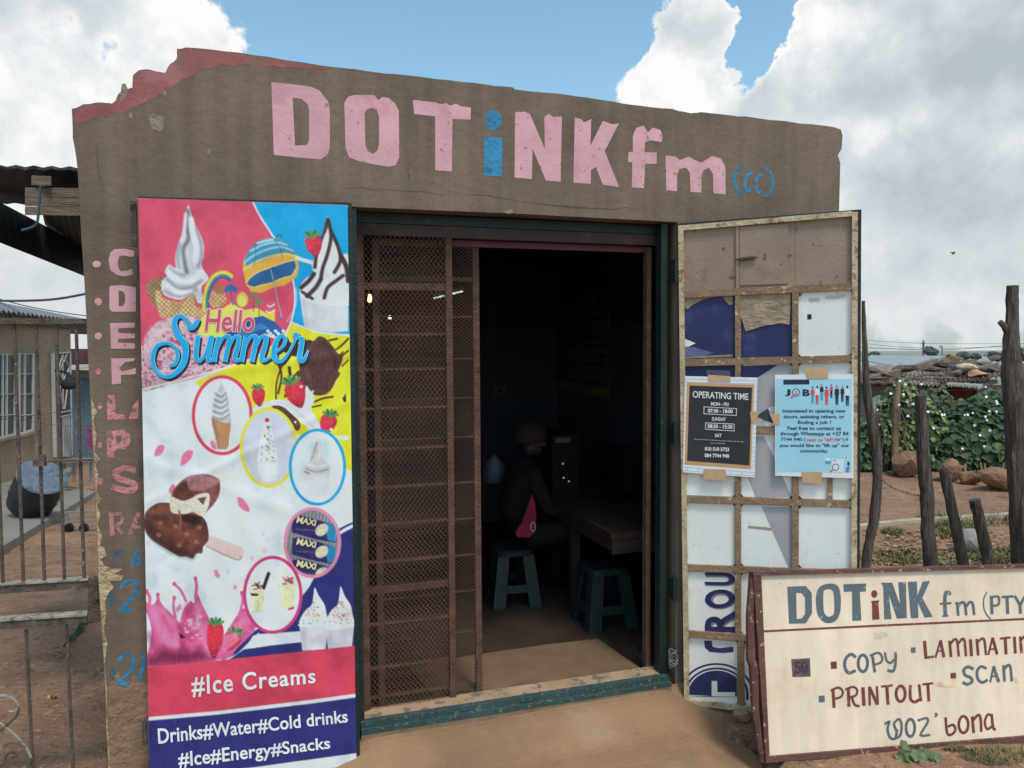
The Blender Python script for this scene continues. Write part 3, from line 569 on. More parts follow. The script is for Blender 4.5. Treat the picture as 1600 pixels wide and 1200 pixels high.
# ------------------------------------------------------------------ printed banner
NU, NV = 276, 740
bu, bv = np.meshgrid(np.linspace(0, 1, NU), np.linspace(0, 1, NV))
bq = [np.array(q, float) for q in BQ]
BPX = (bq[0]*(1-bu[..., None])+bq[1]*bu[..., None])*(1-bv[..., None])+(bq[3]*(1-bu[..., None])+bq[2]*bu[..., None])*bv[..., None]
X, Y = BPX[..., 0], BPX[..., 1]; IMG = np.zeros((NV, NU, 3)); IMG[:] = (206, 216, 222)
def vnoise(x, y, seed=0):
    xi = np.floor(x).astype(int); yi = np.floor(y).astype(int); fx = x-xi; fy = y-yi; fx = fx*fx*(3-2*fx); fy = fy*fy*(3-2*fy)
    h = lambda a, b: ((np.sin(a*127.1+b*311.7+seed*74.7)*43758.5453) % 1.0)
    return (h(xi, yi)*(1-fx)+h(xi+1, yi)*fx)*(1-fy)+(h(xi, yi+1)*(1-fx)+h(xi+1, yi+1)*fx)*fy
def fbm(x, y, seed=0): return .5*vnoise(x, y, seed)+.3*vnoise(x*2.1, y*2.1, seed+1)+.2*vnoise(x*4.3, y*4.3, seed+2)
def _win(pts, m):
    p = np.array(pts, float); x0, y0 = p.min(0)-m; x1, y1 = p.max(0)+m
    rows = np.where(((Y.max(1) >= y0) & (Y.min(1) <= y1)))[0]; cols = np.where(((X.max(0) >= x0) & (X.min(0) <= x1)))[0]
    if len(rows) == 0 or len(cols) == 0: return None
    return slice(rows[0], rows[-1]+1), slice(cols[0], cols[-1]+1)
def _dist(pts, x, y, closed):
    d = np.full(x.shape, 1e9); n = len(pts)
    for i in range(n if closed else n-1):
        a = pts[i]; b = pts[(i+1) % n]; vx, vy = b[0]-a[0], b[1]-a[1]; l2 = vx*vx+vy*vy+1e-9
        t = np.clip(((x-a[0])*vx+(y-a[1])*vy)/l2, 0, 1); d = np.minimum(d, (x-a[0]-t*vx)**2+(y-a[1]-t*vy)**2)
    return np.sqrt(d)
def _blend(w, al, c, x, y):
    c = c(x, y) if callable(c) else np.array(c, float); IMG[w] = IMG[w]*(1-al[..., None])+c*al[..., None]
def fill(pts, c, a=1.0, soft=.7, clip=None):
    w = _win(pts, soft+1)
    if w is None: return
    x, y = X[w], Y[w]; ins = np.zeros(x.shape, bool); n = len(pts)
    for i in range(n):
        (xa, ya), (xb, yb) = pts[i], pts[(i+1) % n]
        if ya == yb: continue
        ins ^= ((ya > y) != (yb > y)) & (x < (xb-xa)*(y-ya)/(yb-ya)+xa)
    d = _dist(pts, x, y, True); sd = np.where(ins, d, -d); al = np.clip(.5+sd/(2*soft), 0, 1)*a
    if clip is not None: al = al*clip(x, y)
    _blend(w, al, c, x, y)
def fillS(pts, c, a=1.0, soft=.7, clip=None):
    p = list(pts); q = smooth_pts(p[-2:]+p+p[:3], 4); fill(q[8:8+4*len(p)], c, a, soft, clip)
def stroke(pts, wd, c, a=1.0, soft=.7, sm_=True, clip=None):
    if sm_ and len(pts) > 2: pts = smooth_pts(pts, 4)
    w = _win(pts, wd+soft+1)
    if w is None: return
    x, y = X[w], Y[w]; al = np.clip(.5+(wd/2-_dist(pts, x, y, False))/(2*soft), 0, 1)*a
    if clip is not None: al = al*clip(x, y)
    _blend(w, al, c, x, y)
def ring(cx, cy, rx, ry, wd, c, inner=None):
    if inner is not None: fill(ellipse(cx, cy, rx, ry, 48), inner)
    e = ellipse(cx, cy, rx, ry, 60); stroke(e+[e[0]], wd, c, sm_=False)
c3 = cr(200, 300, 3.75); c4 = cr(200, 580, 3.75); c5 = cr(200, 860, 3.529); ch = cr(200, 470, 5.3333)
def noisy(base, amp, sc, seed=0):
    base = np.array(base, float); return lambda x, y: base*(1+amp*(fbm(x*sc, y*sc, seed)-.5)[..., None]*2)
PINK, BLU, YEL, WHT, NAVY, RED_ = (198, 74, 100), (20, 150, 205), (222, 208, 46), (208, 216, 222), (42, 44, 108), (198, 66, 90)
# broad colour fields
arc = smooth_pts([(720, 30), (770, 135), (860, 275), (930, 400), (968, 520), (978, 640), (955, 760), (905, 850), (760, 960), (600, 1020)], 4)
fill(c3([(0, 0), (720, 20)]+arc+[(380, 1095), (0, 1180)]), PINK)
fill(c3([(720, 20)]+arc[:26]+[(1110, 815), (1340, 850), (1340, 20)]), BLU)
fill(c3([(955, 762), (1050, 800), (1160, 828), (1340, 842)])+c4([(1340, 600), (1250, 560), (1130, 460), (980, 360), (700, 230), (520, 160), (440, 110), (390, 65)])+c3([(600, 1020), (760, 960), (905, 850)]), noisy(YEL, .03, .1))
stroke(c3(arc), 2.6, WHT, sm_=False); stroke(c3([(955, 762), (1050, 800), (1160, 828), (1340, 842)]), 3.0, WHT)
stroke(c3([(930, 760), (985, 660), (985, 560)]), 1.5, WHT, .6)
# pink berry scoop
def berry(x, y):
    n = fbm(x*.16, y*.2, 3); n2 = fbm(x*.45, y*.5, 9); b = np.array((205, 172, 186.))*(.82+.36*n2)[..., None]; r = np.array((158, 66, 92.))
    k = np.clip((n-.53)*7, 0, 1)[..., None]*.75; return b*(1-k)+r*k
fillS(c3([(90, 905), (100, 850), (135, 800), (190, 755), (260, 730), (340, 725), (420, 745), (500, 800), (560, 900), (600, 1020), (380, 1080), (40, 1165), (35, 895)]), lambda x, y: berry(x, y)*.97)
fill(c3([(35, 890), (70, 900), (85, 960), (130, 1000), (180, 1060), (300, 1040), (420, 1000), (560, 985), (600, 1020), (380, 1082), (40, 1166)]), lambda x, y: berry(x*1.7, y*1.7)*.93)
fill(c3([(90, 905), (100, 850), (135, 800), (190, 755), (260, 730), (340, 725), (420, 745), (430, 800), (300, 790), (180, 850), (120, 940)]), (222, 200, 208), .55, 5)
stroke(c3([(40, 1168), (330, 1098), (600, 1022)]), 2.5, WHT, 1, .6)
# waffle bowl and soft serve
def waffle(x, y):
    u = (x+y*.9)*.45; v = (x*.9-y)*.45; g = np.minimum(np.abs(np.sin(u)), np.abs(np.sin(v))); t = np.clip(g*2.2, 0, 1)[..., None]
    return np.array((205, 172, 128.))*t*(.85+.3*fbm(x*.2, y*.2, 4))[..., None]+np.array((120, 84, 52.))*(1-t)
fillS(c3([(105, 570), (120, 525), (215, 500), (200, 620), (165, 680), (130, 625)]), lambda x, y: waffle(x, y)*.72)
fillS(c3([(160, 590), (190, 580), (205, 620), (300, 645), (350, 612), (385, 605), (395, 660), (440, 690), (450, 735), (340, 725), (260, 728), (195, 735), (175, 690)]), waffle)
fill(c3([(240, 650), (300, 645), (350, 612), (300, 700)]), (150, 108, 68), .5, 3)
cream = lambda x, y: np.array((196, 198, 205.))*(.9+.2*fbm(x*.09, y*.05, 14))[..., None]
fillS(c3([(353, 78), (366, 110), (392, 190), (425, 250), (444, 310), (443, 380), (432, 410), (438, 450), (472, 500), (455, 530), (430, 560), (440, 640), (410, 650), (385, 600), (350, 612), (300, 632), (215, 605), (195, 560), (200, 520), (230, 490), (215, 470), (240, 425), (280, 445), (275, 390), (295, 300), (322, 240), (330, 150), (345, 95)]), cream)
for p_, w, c_, a in (([(350, 110), (345, 200), (355, 270), (325, 330), (330, 400), (345, 470)], 6, (120, 122, 132), .7), ([(300, 310), (290, 380), (300, 440)], 5, (160, 162, 170), .6), ([(395, 210), (425, 290), (430, 380), (410, 440)], 5, (150, 152, 160), .55),
                     ([(370, 160), (380, 240), (400, 320), (395, 400)], 7, (236, 238, 242), .9), ([(338, 130), (332, 200), (318, 280)], 4, (232, 234, 240), .8), ([(230, 510), (290, 560), (370, 560), (430, 520)], 5, (150, 152, 160), .6), ([(215, 580), (280, 610), (340, 600), (400, 570)], 5, (165, 165, 172), .6),
                     ([(240, 480), (300, 520), (370, 520), (420, 480)], 6, (232, 234, 240), .9), ([(230, 545), (300, 590), (370, 580)], 4, (230, 232, 238), .8), ([(250, 440), (275, 470), (330, 490)], 4, (165, 167, 176), .6)):
    stroke(c3(p_), w, tuple(v*(.86 if v < 200 else 1) for v in c_), min(1, a*1.25), 2.4)
# rainbow circle, beach scene, parasol
for i, c_ in enumerate(((226, 180, 70), (232, 214, 96), (92, 160, 90), (60, 110, 150), (72, 74, 140))):
    e = [(555+(118-i*8.5)*math.cos(t)*.98, 660-(195-i*9)*math.sin(t)) for t in np.linspace(1.05, 3.35, 24)]; stroke(c3(e), 2.6, c_, 1, .6)
fill(c3([(470, 640), (485, 590), (520, 560), (560, 565), (580, 640), (550, 670), (500, 680)]), waffle, .9); fill(c3(ellipse(535, 570, 32, 28)), (146, 104, 70))
fill(c3([(410, 830), (430, 740), (480, 690), (560, 680), (600, 650), (680, 690), (760, 680), (840, 730), (860, 800), (820, 860), (560, 880)]), (222, 206, 92))
fill(c3(ellipse(670, 630, 34, 44)), (228, 178, 70)); fill(c3(ellipse(668, 640, 26, 34)), (232, 206, 100))
fill(c3([(560, 590), (575, 550), (605, 540), (640, 560), (640, 590), (600, 580)]), (46, 96, 156)); stroke(c3([(602, 580), (612, 660)]), 1.2, (60, 80, 120)); fill(c3([(572, 660), (585, 615), (598, 660)]), (200, 84, 70)); stroke(c3([(600, 640), (640, 665)]), 1.2, (46, 150, 190))
for a, b_ in ((735, 600), (768, 640)):
    stroke(c3([(a, b_+100), (a, b_)]), 1.3, (110, 90, 60))
    for dx, dy in ((-22, 4), (22, 0), (-14, -12), (16, -12), (-16, 16), (18, 14)): stroke(c3([(a, b_), (a+dx*.6, b_+dy-4), (a+dx, b_+dy+6)]), 1.6, (64, 140, 84))
fill(c3([(560, 850), (600, 800), (700, 745), (790, 725), (860, 760), (900, 800), (910, 840), (860, 850), (820, 830), (760, 850), (690, 870)]), (40, 86, 150)); fill(c3([(620, 850), (700, 790), (780, 770), (830, 800), (760, 810), (690, 850)]), (66, 130, 186), .8)
for k in range(7): fill(c3(ellipse(820+k*15, 815+(k % 3)*14, 10, 9)), (222, 232, 240))
stroke(c3([(800, 835), (850, 850), (890, 860)]), 2.5, (222, 232, 240))
fill(c3([(802, 715), (830, 700), (862, 690), (860, 760), (820, 740)]), (232, 190, 60))
for k in range(4): stroke(c3([(810+k*4, 700-k*18), (835, 708-k*18), (858, 692-k*18)]), 2.0, (236, 222, 226) if k % 2 == 0 else (204, 90, 110))
# parasol canopy (striped dome, dark inside)
dome = [(672, 450), (680, 390), (715, 330), (770, 285), (840, 268), (905, 285), (960, 325), (998, 385), (1000, 450), (985, 500)]
fill(c3(dome+[(920, 545), (850, 560), (785, 590), (720, 585), (690, 530)]), (226, 160, 66))
fill(c3([(678, 400), (715, 330), (770, 285), (840, 268), (905, 285), (955, 320), (985, 365), (900, 365), (800, 400), (700, 440)]), (58, 128, 164))
for q_, c_ in (([(685, 410), (740, 370), (820, 335), (900, 322), (965, 345)], (150, 196, 214)), ([(720, 345), (790, 310), (870, 295), (930, 310)], (168, 206, 220)), ([(680, 455), (760, 405), (850, 375), (930, 362), (990, 385)], (240, 196, 110)), ([(760, 300), (810, 285), (850, 280)], (200, 222, 230))): stroke(c3(q_), 3.2, c_, .85, 1.4)
for a in ((740, 300, 735, 440), (850, 268, 905, 390)): stroke(c3([a[:2], ((a[0]+a[2])/2+12, (a[1]+a[3])/2), a[2:]]), 1.0, (36, 80, 110), .7)
fill(c3([(695, 545), (712, 505), (760, 470), (840, 440), (920, 412), (975, 400), (985, 440), (960, 490), (905, 505), (850, 530), (790, 545), (735, 560)]), (40, 92, 146))
stroke(c3([(695, 545), (735, 558), (790, 545), (850, 530), (905, 505), (960, 490), (990, 440)]), 2.2, (238, 186, 96)); stroke(c3([(690, 530), (712, 505), (760, 470), (840, 440), (920, 412), (985, 395)]), 1.6, (238, 206, 140))
for a in (((845, 440), (740, 555)), ((845, 440), (850, 528)), ((845, 440), (905, 505))): stroke(c3(a), .9, (28, 66, 110), .8, .5, False)
stroke(c3([(838, 455), (900, 735)]), 1.5, (150, 160, 170), 1, .5, False); fill(c3(ellipse(895, 742, 12, 6)), (60, 110, 160)); stroke(c3([(872, 265), (885, 250), (900, 262)]), 3, (50, 110, 90))
# chocolate sundae in the paper cup
fill(c3([(1005, 590), (1020, 560), (1100, 640), (1290, 655), (1290, 815), (1180, 825), (1035, 795), (1020, 700)]), noisy((196, 198, 206), .03, .1)); stroke(c3([(1008, 590), (1040, 625), (1110, 652), (1200, 662), (1340, 655)]), 2.2, (224, 226, 232))
stroke(c3([(1030, 640), (1045, 780)]), 6, (168, 170, 182), .6, 4)
fillS(c3([(1165, 145), (1182, 180), (1195, 240), (1235, 310), (1250, 370), (1290, 380), (1290, 655), (1160, 655), (1080, 640), (1010, 580), (1010, 545), (1050, 500), (1085, 480), (1080, 420), (1110, 330), (1145, 220)]), (214, 215, 220))
stroke(c3([(990, 385), (1030, 400), (1080, 415), (1090, 440)]), 6, (220, 222, 226), .9)
for q_, w in (([(1170, 160), (1150, 240), (1110, 340), (1095, 440)], 6), ([(1175, 170), (1190, 260), (1170, 360), (1140, 450), (1130, 510)], 6), ([(1190, 230), (1230, 320), (1245, 400), (1210, 470)], 6), ([(1250, 380), (1280, 440), (1290, 520)], 8), ([(1015, 560), (1060, 520), (1090, 480)], 7), ([(1050, 610), (1100, 560), (1130, 510)], 7), ([(1150, 620), (1170, 560), (1220, 520), (1260, 490)], 6), ([(1020, 585), (1080, 625)], 5)): stroke(c3(q_), w*.95, noisy((58, 40, 42), .25, .3), .95, 1.2)
for q_, w in (([(1160, 250), (1130, 350), (1120, 430)], 3), ([(1210, 330), (1215, 400), (1180, 470)], 4), ([(1230, 560), (1260, 590), (1280, 600)], 5)): stroke(c3(q_), w, (238, 240, 244), .8, 2)
def berry_red(cx, cy, rx, ry, rot=0, leaf=True, s=1.0):
    def f(x, y):
        n = fbm(x*.9, y*.9, 5); d = ((x-cx+rx*.3)**2+(y-cy+ry*.3)**2)/(rx*rx+ry*ry); b = np.array((186, 44, 62.))*(1.12-.35*np.clip(d, 0, 1.4))[..., None]
        k = np.clip((n-.62)*9, 0, 1)[..., None]; return b*(1-k*.5)+np.array((232, 150, 150.))*k*.5
    c_, s_ = math.cos(rot), math.sin(rot); sh_ = [(-.9, -.55), (-.5, -.95), (.1, -1), (.7, -.85), (.98, -.4), (.8, .25), (.4, .8), (0, 1.05), (-.45, .75), (-.85, .2)]
    fill([(cx+(a*rx*c_-b*ry*s_), cy+(a*rx*s_+b*ry*c_)) for a, b in smooth_pts(sh_+[sh_[0]], 3)], f, 1, .8)
    if leaf:
        for k in range(5):
            t = rot-math.pi/2+(k-2)*.55; stroke([(cx+s_*ry*.8, cy-c_*ry*.8), (cx+s_*ry*.8+math.cos(t)*rx*.9, cy-c_*ry*.8+math.sin(t)*rx*.7)], rx*.32, (52, 104, 64) if k % 2 else (84, 138, 84), 1, .8, False)
berry_red(200+1090/3.75, 300+315/3.75, 14, 17, -.2)
# chocolate bar with splashes on yellow
for q_, w in (([(920, 900), (980, 930), (1060, 900)], 18), ([(885, 1020), (900, 1080), (880, 1180)], 3), ([(905, 1010), (870, 1120), (868, 1250)], 2.5), ([(1000, 1050), (960, 1100), (920, 1200)], 3), ([(1290, 860), (1250, 900), (1210, 930)], 3), ([(1290, 930), (1250, 965), (1230, 1000)], 3), ([(1290, 985), (1255, 1020)], 2), ([(1180, 870), (1225, 860)], 3), ([(945, 1030), (950, 1070)], 5)): stroke(c3(q_), w, (62, 38, 34), 1, .8)
choc = lambda x, y: np.array((84, 56, 52.))*(.7+.6*fbm(x*.5, y*.5, 8))[..., None]
fillS(c3([(1040, 900), (1090, 870), (1120, 845), (1160, 860), (1200, 905), (1235, 950), (1262, 930), (1255, 990), (1235, 1040), (1215, 1110), (1180, 1160), (1120, 1175), (1050, 1140), (1010, 1060), (1005, 980)]), choc)
fillS(c4([(1000, 0), (1230, 0), (1215, 60), (1170, 130), (1090, 140), (1020, 90)]), choc); stroke(c3([(1060, 930), (1040, 1010), (1060, 1090)]), 4, (126, 92, 84), .5, 3); stroke(c3([(1150, 880), (1200, 950), (1215, 1030)]), 3, (54, 32, 30), .6, 3)
fillS(c4([(840, 195), (900, 200), (960, 250), (1010, 310), (990, 350), (930, 290), (870, 240)]), choc); fill(c4([(1255, 160), (1275, 130), (1280, 175), (1268, 185)]), (60, 38, 36))
stroke(c4([(1080, 185), (1140, 160), (1200, 150)]), 3, (66, 40, 36)); stroke(c4([(1080, 210), (1130, 200)]), 2.4, (66, 40, 36))
# milk splash
fillS(c4([(715, 250), (735, 215), (760, 190), (810, 180), (880, 165), (960, 180), (1020, 215), (1035, 130), (1045, 85), (1065, 110), (1085, 130), (1090, 180), (1070, 220), (1100, 270), (1140, 330), (1200, 375), (1290, 380), (1280, 405), (1200, 390), (1110, 380), (1040, 320), (970, 260), (900, 205), (830, 205), (770, 225)]), (214, 214, 222)); stroke(c4([(780, 200), (880, 185), (980, 225), (1060, 300), (1120, 360)]), 3, (176, 174, 186), .6, 2); stroke(c4([(1050, 130), (1060, 210), (1090, 270)]), 3, (238, 238, 244), .8, 1.6)
berry_red(200+765/3.75, 580+150/3.75, 11, 15, -.1); berry_red(200+985/3.75, 580+135/3.75, 17, 22, -.35); berry_red(200+1170/3.75, 580+310/3.75, 14, 16, .25); berry_red(200+1115/3.75, 580+372/3.75, 6, 5, .2, False)
for a, b_, r_ in ((980, 298, 1.8), (1015, 90, 2.2), (1190, 342, 2.4), (1085, 118, 1.5)): fill(c4(ellipse(a, b_, r_*3.75, r_*3.75, 12)), (226, 226, 232))
# round vignettes
ring(200+552/3.75, 580+258/3.75, 45, 60, 5.2, RED_, (206, 217, 223))
fill(c4([(490, 275), (520, 268), (605, 275), (600, 340), (588, 440), (578, 458), (530, 458), (515, 380), (495, 320)]), lambda x, y: np.array((176, 128, 92.))*(.86+.22*np.abs(np.sin(x*.9)))[..., None]); fill(c4([(490, 275), (510, 270), (535, 458), (520, 455), (495, 320)]), (118, 82, 58), .5, 2)
fillS(c4([(548, 62), (556, 85), (572, 110), (588, 160), (592, 205), (600, 255), (605, 290), (575, 305), (520, 285), (492, 265), (500, 225), (495, 200), (510, 165), (515, 130), (535, 95)]), (178, 182, 186))
for k in range(5): stroke(c4([(510-k*4, 130+k*34), (545, 150+k*33), (590-(4-k)*5, 128+k*32)]), 2.2, (112, 116, 122), .75, 1.2); stroke(c4([(515-k*4, 118+k*34), (550, 134+k*33), (585-(4-k)*5, 116+k*32)]), 1.8, (214, 218, 222), .8, 1.2)
ring(200+825/3.75, 580+448/3.75, 43, 60, 5.0, (218, 206, 60), (190, 194, 208))
fill(c4([(752, 535), (880, 515), (875, 600), (868, 640), (790, 652), (775, 600)]), (208, 208, 216)); fill(c4([(805, 295), (828, 295), (845, 360), (862, 440), (882, 520), (755, 540), (765, 450), (785, 360)]), (222, 222, 226)); stroke(c4([(760, 538), (880, 520)]), 1.4, (170, 170, 180), .7)
for k in range(46):
    t = random.random(); yy = 315+t*215; ww = 14+t*44; fill(c4(ellipse(820+random.uniform(-ww, ww), yy, 4.5, 4.5, 8)), random.choice([(190, 50, 60), (60, 120, 190), (70, 150, 90), (220, 180, 60), (90, 70, 110)]), .9, .6)
fill(c4(ellipse(815, 287, 13, 13, 12)), (186, 40, 50))
ring(200+1110/3.75, 580+562/3.75, 42.5, 58, 4.6, (30, 150, 200), (202, 214, 221))
fill(c4([(1032, 605), (1190, 600), (1165, 720), (1130, 738), (1060, 730), (1045, 700)]), (198, 200, 206)); fillS(c4([(1108, 398), (1122, 440), (1130, 500), (1160, 530), (1182, 560), (1180, 595), (1120, 608), (1050, 605), (1030, 580), (1040, 545), (1062, 530), (1070, 480), (1095, 440)]), (196, 196, 198))
for q_, c_ in (([(1105, 420), (1090, 480), (1075, 520)], (150, 150, 150)), ([(1118, 440), (1122, 510)], (226, 226, 228)), ([(1045, 570), (1100, 590), (1170, 575)], (140, 138, 136)), ([(1050, 545), (1110, 560), (1165, 545)], (224, 224, 226)), ([(1040, 590), (1060, 600)], (110, 106, 104))): stroke(c4(q_), 2.6, c_, .8, 1.3)
# petals
for q_ in ([(155, 495), (165, 450), (190, 432), (213, 440), (205, 475), (180, 495)], [(308, 550), (318, 495), (345, 465), (380, 468), (370, 510), (335, 545)], [(642, 740), (670, 745), (700, 780), (712, 820), (680, 815), (648, 785)], [(482, 415), (500, 405), (520, 455), (492, 450)], [(238, 700), (255, 665), (275, 670), (265, 720)]): fillS(c4(q_), noisy((208, 108, 140), .15, .2), .95, 1)
for a, b_, r_, al in ((790, 955, 10, .5), (800, 1048, 14, .45), (725, 1095, 11, .6), (900, 975, 9, .4), (120, 1005, 14, .3), (585, 205+970, 8, .4)): fill(c4(ellipse(a, b_, r_, r_*1.3, 14)), (214, 140, 168), al, 2)
for q_ in ([(472, 108), (490, 105), (510, 140), (500, 155), (478, 140)], [(582, 195), (598, 192), (600, 214), (584, 214)], [(262, 320), (290, 292), (296, 320), (270, 345)]): fill(c5(q_), (214, 110, 146), .9, 1)
# two chocolate lollies
lolly = lambda x, y: np.array((92, 54, 46.))*(.62+.75*fbm(x*.12, y*.12, 6))[..., None]
fillS(c4([(465, 960), (640, 1020), (675, 1045), (668, 1090), (630, 1105), (450, 1020)]), noisy((202, 176, 176), .06, .1)); stroke(c4([(460, 1025), (630, 1104), (668, 1088)]), 1.4, (130, 96, 92), .8)
fill(c4([(530, 640), (570, 615), (600, 630), (560, 665)]), (206, 198, 200), .8)
fillS(c4([(95, 880), (105, 825), (150, 785), (190, 770), (260, 775), (330, 800), (400, 830), (450, 870), (470, 930), (470, 990), (440, 1030), (435, 1065), (400, 1070), (378, 1098), (340, 1085), (300, 1085), (230, 1045), (180, 1015), (130, 980), (100, 930)]), lolly)
for q_, w, c_, a in (([(140, 820), (230, 810), (330, 850)], 9, (134, 84, 70), .55), ([(200, 900), (300, 950), (400, 960)], 12, (126, 70, 52), .6), ([(120, 900), (170, 980), (280, 1050), (370, 1075)], 12, (50, 30, 30), .6), ([(330, 850), (400, 870), (430, 900)], 10, (44, 28, 28), .8)): stroke(c4(q_), w, c_, a, 6)
for a, b_ in ((180, 960), (345, 955), (420, 915), (300, 1020), (190, 890), (400, 1000), (280, 910)): fill(c4(ellipse(a, b_, 15, 13, 12)), (150, 98, 84), .8, 1.6)
fillS(c4([(248, 760), (265, 700), (290, 665), (340, 625), (420, 605), (470, 605), (520, 625), (540, 660), (535, 720), (510, 770), (470, 815), (430, 850), (380, 840), (300, 830), (250, 830)]), lambda x, y: np.array((124, 74, 74.))*(.75+.5*fbm(x*.2, y*.2, 2))[..., None])
fillS(c4([(340, 625), (420, 605), (520, 625), (535, 650), (470, 690), (400, 700), (345, 680)]), noisy((162, 112, 116), .2, .3), .9, 2)
fillS(c4([(252, 735), (330, 760), (400, 725), (470, 715), (478, 760), (460, 820), (430, 850), (380, 825), (330, 838), (260, 830), (246, 790)]), noisy((206, 198, 182), .12, .35)); fill(c4([(405, 745), (460, 735), (440, 785)]), (110, 62, 60)); fillS(c4([(280, 690), (340, 640), (360, 700), (410, 705), (380, 740), (320, 755), (270, 735)]), lolly, .95, 1.2)
fill(c4([(300, 840), (380, 845), (430, 855), (400, 900), (320, 880)]), (40, 26, 26), .8, 3); stroke(c4([(300, 820), (310, 870), (305, 930)]), 3, (140, 82, 66), .9)
# navy corner with white swoosh
fill(c4([(1340, 875), (1290, 895), (1240, 920)])+c5([(1000, 200), (900, 330), (720, 440), (650, 480), (520, 600), (1340, 560), (1340, 0)]), NAVY)
stroke(c4([(1320, 905), (1270, 930), (1230, 955)]), 5, WHT)
stroke(c5([(525, 600), (590, 570), (640, 520), (700, 450), (740, 430)]), 3.2, NAVY); stroke(c5([(530, 606), (600, 575), (655, 525), (720, 460)]), 2.6, WHT); fill(c5([(640, 548), (690, 470), (720, 462), (960, 445), (965, 505), (780, 525)]), WHT)
fill(c5([(560, 600), (640, 545), (960, 510), (1260, 520), (1260, 560), (600, 606)]), NAVY)
# lolly wrappers vignette
ring(200+1080/3.75, 580+1005/3.75, 42.5, 53, 4.6, (214, 132, 164), lambda x, y: np.array((128, 126, 136.))*(.8+.3*np.abs(np.sin(x*.55+y*.1)))[..., None])
incl = lambda x, y: (((x-488)/40.5)**2+((y-848)/50.5)**2 < 1)*1.0
for k in range(3):
    o_ = k*128
    fill(c4([(965, 850+o_), (1000, 845+o_), (1110, 870+o_), (1205, 900+o_), (1215, 1005+o_), (1100, 985+o_), (960, 945+o_)]), noisy((44, 42, 92), .2, .2), 1, .7, incl); fill(c4([(1150, 885+o_), (1215, 905+o_), (1215, 1000+o_), (1170, 990+o_)]), (38, 128, 176), 1, 1, incl)
    fill(c4(ellipse(1135, 930+o_, 42, 32, 20, -.7)), noisy((206, 196, 168), .15, .4), 1, .7, incl)
    for dx in (985, 1030): stroke(c4([(dx, 925+o_), (dx+60, 935+o_)]), 1.0, (150, 150, 180), .6, .5, False, incl)
e = ellipse(200+1080/3.75, 580+1005/3.75, 42.5, 53, 60); stroke(e+[e[0]], 4.6, (214, 132, 164), sm_=False)
# pink splash
spl = lambda x, y: np.array((206, 92, 142.))*(.72+.5*fbm(x*.14, y*.1, 12))[..., None]
fillS(c5([(90, 640), (110, 560), (130, 450), (110, 360), (88, 320), (95, 280), (120, 300), (150, 290), (165, 240), (180, 285), (220, 330), (270, 380), (285, 400), (300, 340), (340, 280), (365, 290), (370, 230), (385, 240), (410, 300), (450, 380), (470, 430), (520, 470), (560, 420), (600, 360), (640, 320), (700, 400), (690, 450), (600, 540), (520, 600)]), spl)
for q_, w in (([(372, 155), (378, 200), (372, 260)], 5), ([(255, 185), (290, 220), (320, 280)], 4), ([(100, 225), (120, 260), (115, 310)], 5), ([(255, 262), (250, 310), (262, 370)], 4), ([(628, 235), (632, 280), (615, 350)], 4), ([(165, 245), (170, 290)], 4)): stroke(c5(q_), w, (206, 96, 144), 1, .8); fill(c5(ellipse(q_[0][0], q_[0][1], 11, 13, 12)), (196, 80, 128))
for q_, w, c_, a in (([(140, 330), (180, 430), (240, 520)], 14, (226, 140, 180), .6), ([(330, 320), (320, 400), (330, 480)], 10, (160, 54, 100), .6), ([(380, 300), (400, 400), (420, 500), (450, 580)], 8, (228, 150, 186), .6), ([(280, 420), (300, 500), (290, 590)], 10, (150, 44, 90), .6), ([(120, 470), (180, 560), (260, 600)], 12, (170, 60, 108), .5), ([(580, 470), (620, 400), (660, 380)], 8, (230, 150, 190), .6), ([(200, 340), (260, 430), (270, 520)], 5, (230, 160, 190), .6)): stroke(c5(q_), w, c_, a, 5)
fill(c5([(95, 640), (120, 590), (200, 540), (290, 560), (400, 540), (470, 600), (300, 630)]), (96, 26, 54), .75, 8)
for k in range(26): fill(c5(ellipse(random.uniform(300, 400), random.uniform(360, 490), random.uniform(5, 14), random.uniform(5, 12), 10)), random.choice([(226, 160, 188), (180, 70, 116), (236, 190, 208)]), .8, 1.2)
berry_red(200+478/3.529, 860+490/3.529, 14, 29, .05); berry_red(200+570/3.529, 860+500/3.529, 14, 15, .4)
fill(c5([(280, 455), (320, 480), (290, 485)]), (60, 20, 30)); fill(c5([(525, 470), (600, 450), (620, 490), (560, 540), (520, 560)]), noisy((222, 120, 158), .2, .3), .8, 2)
# milkshake vignette
ring(200+798/3.529, 860+245/3.529, 44, 58.5, 5.0, (190, 58, 112), (208, 216, 221))
for cx, top_, wd_ in ((712, 215, 42), (878, 190, 50)):
    fill(c5([(cx-wd_, top_), (cx+wd_, top_), (cx+wd_*.72, top_+125), (cx-wd_*.72, top_+130)]), lambda x, y: np.array((204, 200, 160.))*(.9+.2*fbm(x*.3, y*.15, 3))[..., None]); stroke(c5([(cx-wd_, top_), (cx+wd_, top_)]), 1.4, (170, 176, 180)); fillS(c5([(cx-wd_*.9, top_), (cx-wd_*.5, top_-45), (cx, top_-85), (cx+wd_*.4, top_-40), (cx+wd_*.9, top_)]), noisy((214, 206, 196), .1, .4))
    for k in range(9): stroke(c5([(cx+random.uniform(-wd_, wd_)*.7, top_-random.uniform(0, 45)), (cx+random.uniform(-wd_, wd_)*.7, top_-random.uniform(0, 45))]), 1.8, (92, 46, 40) if cx < 800 else (150, 60, 66), .85)
    stroke(c5([(cx-wd_*.6, top_+20), (cx-wd_*.5, top_+110)]), 4, (236, 236, 226), .6, 2.5)
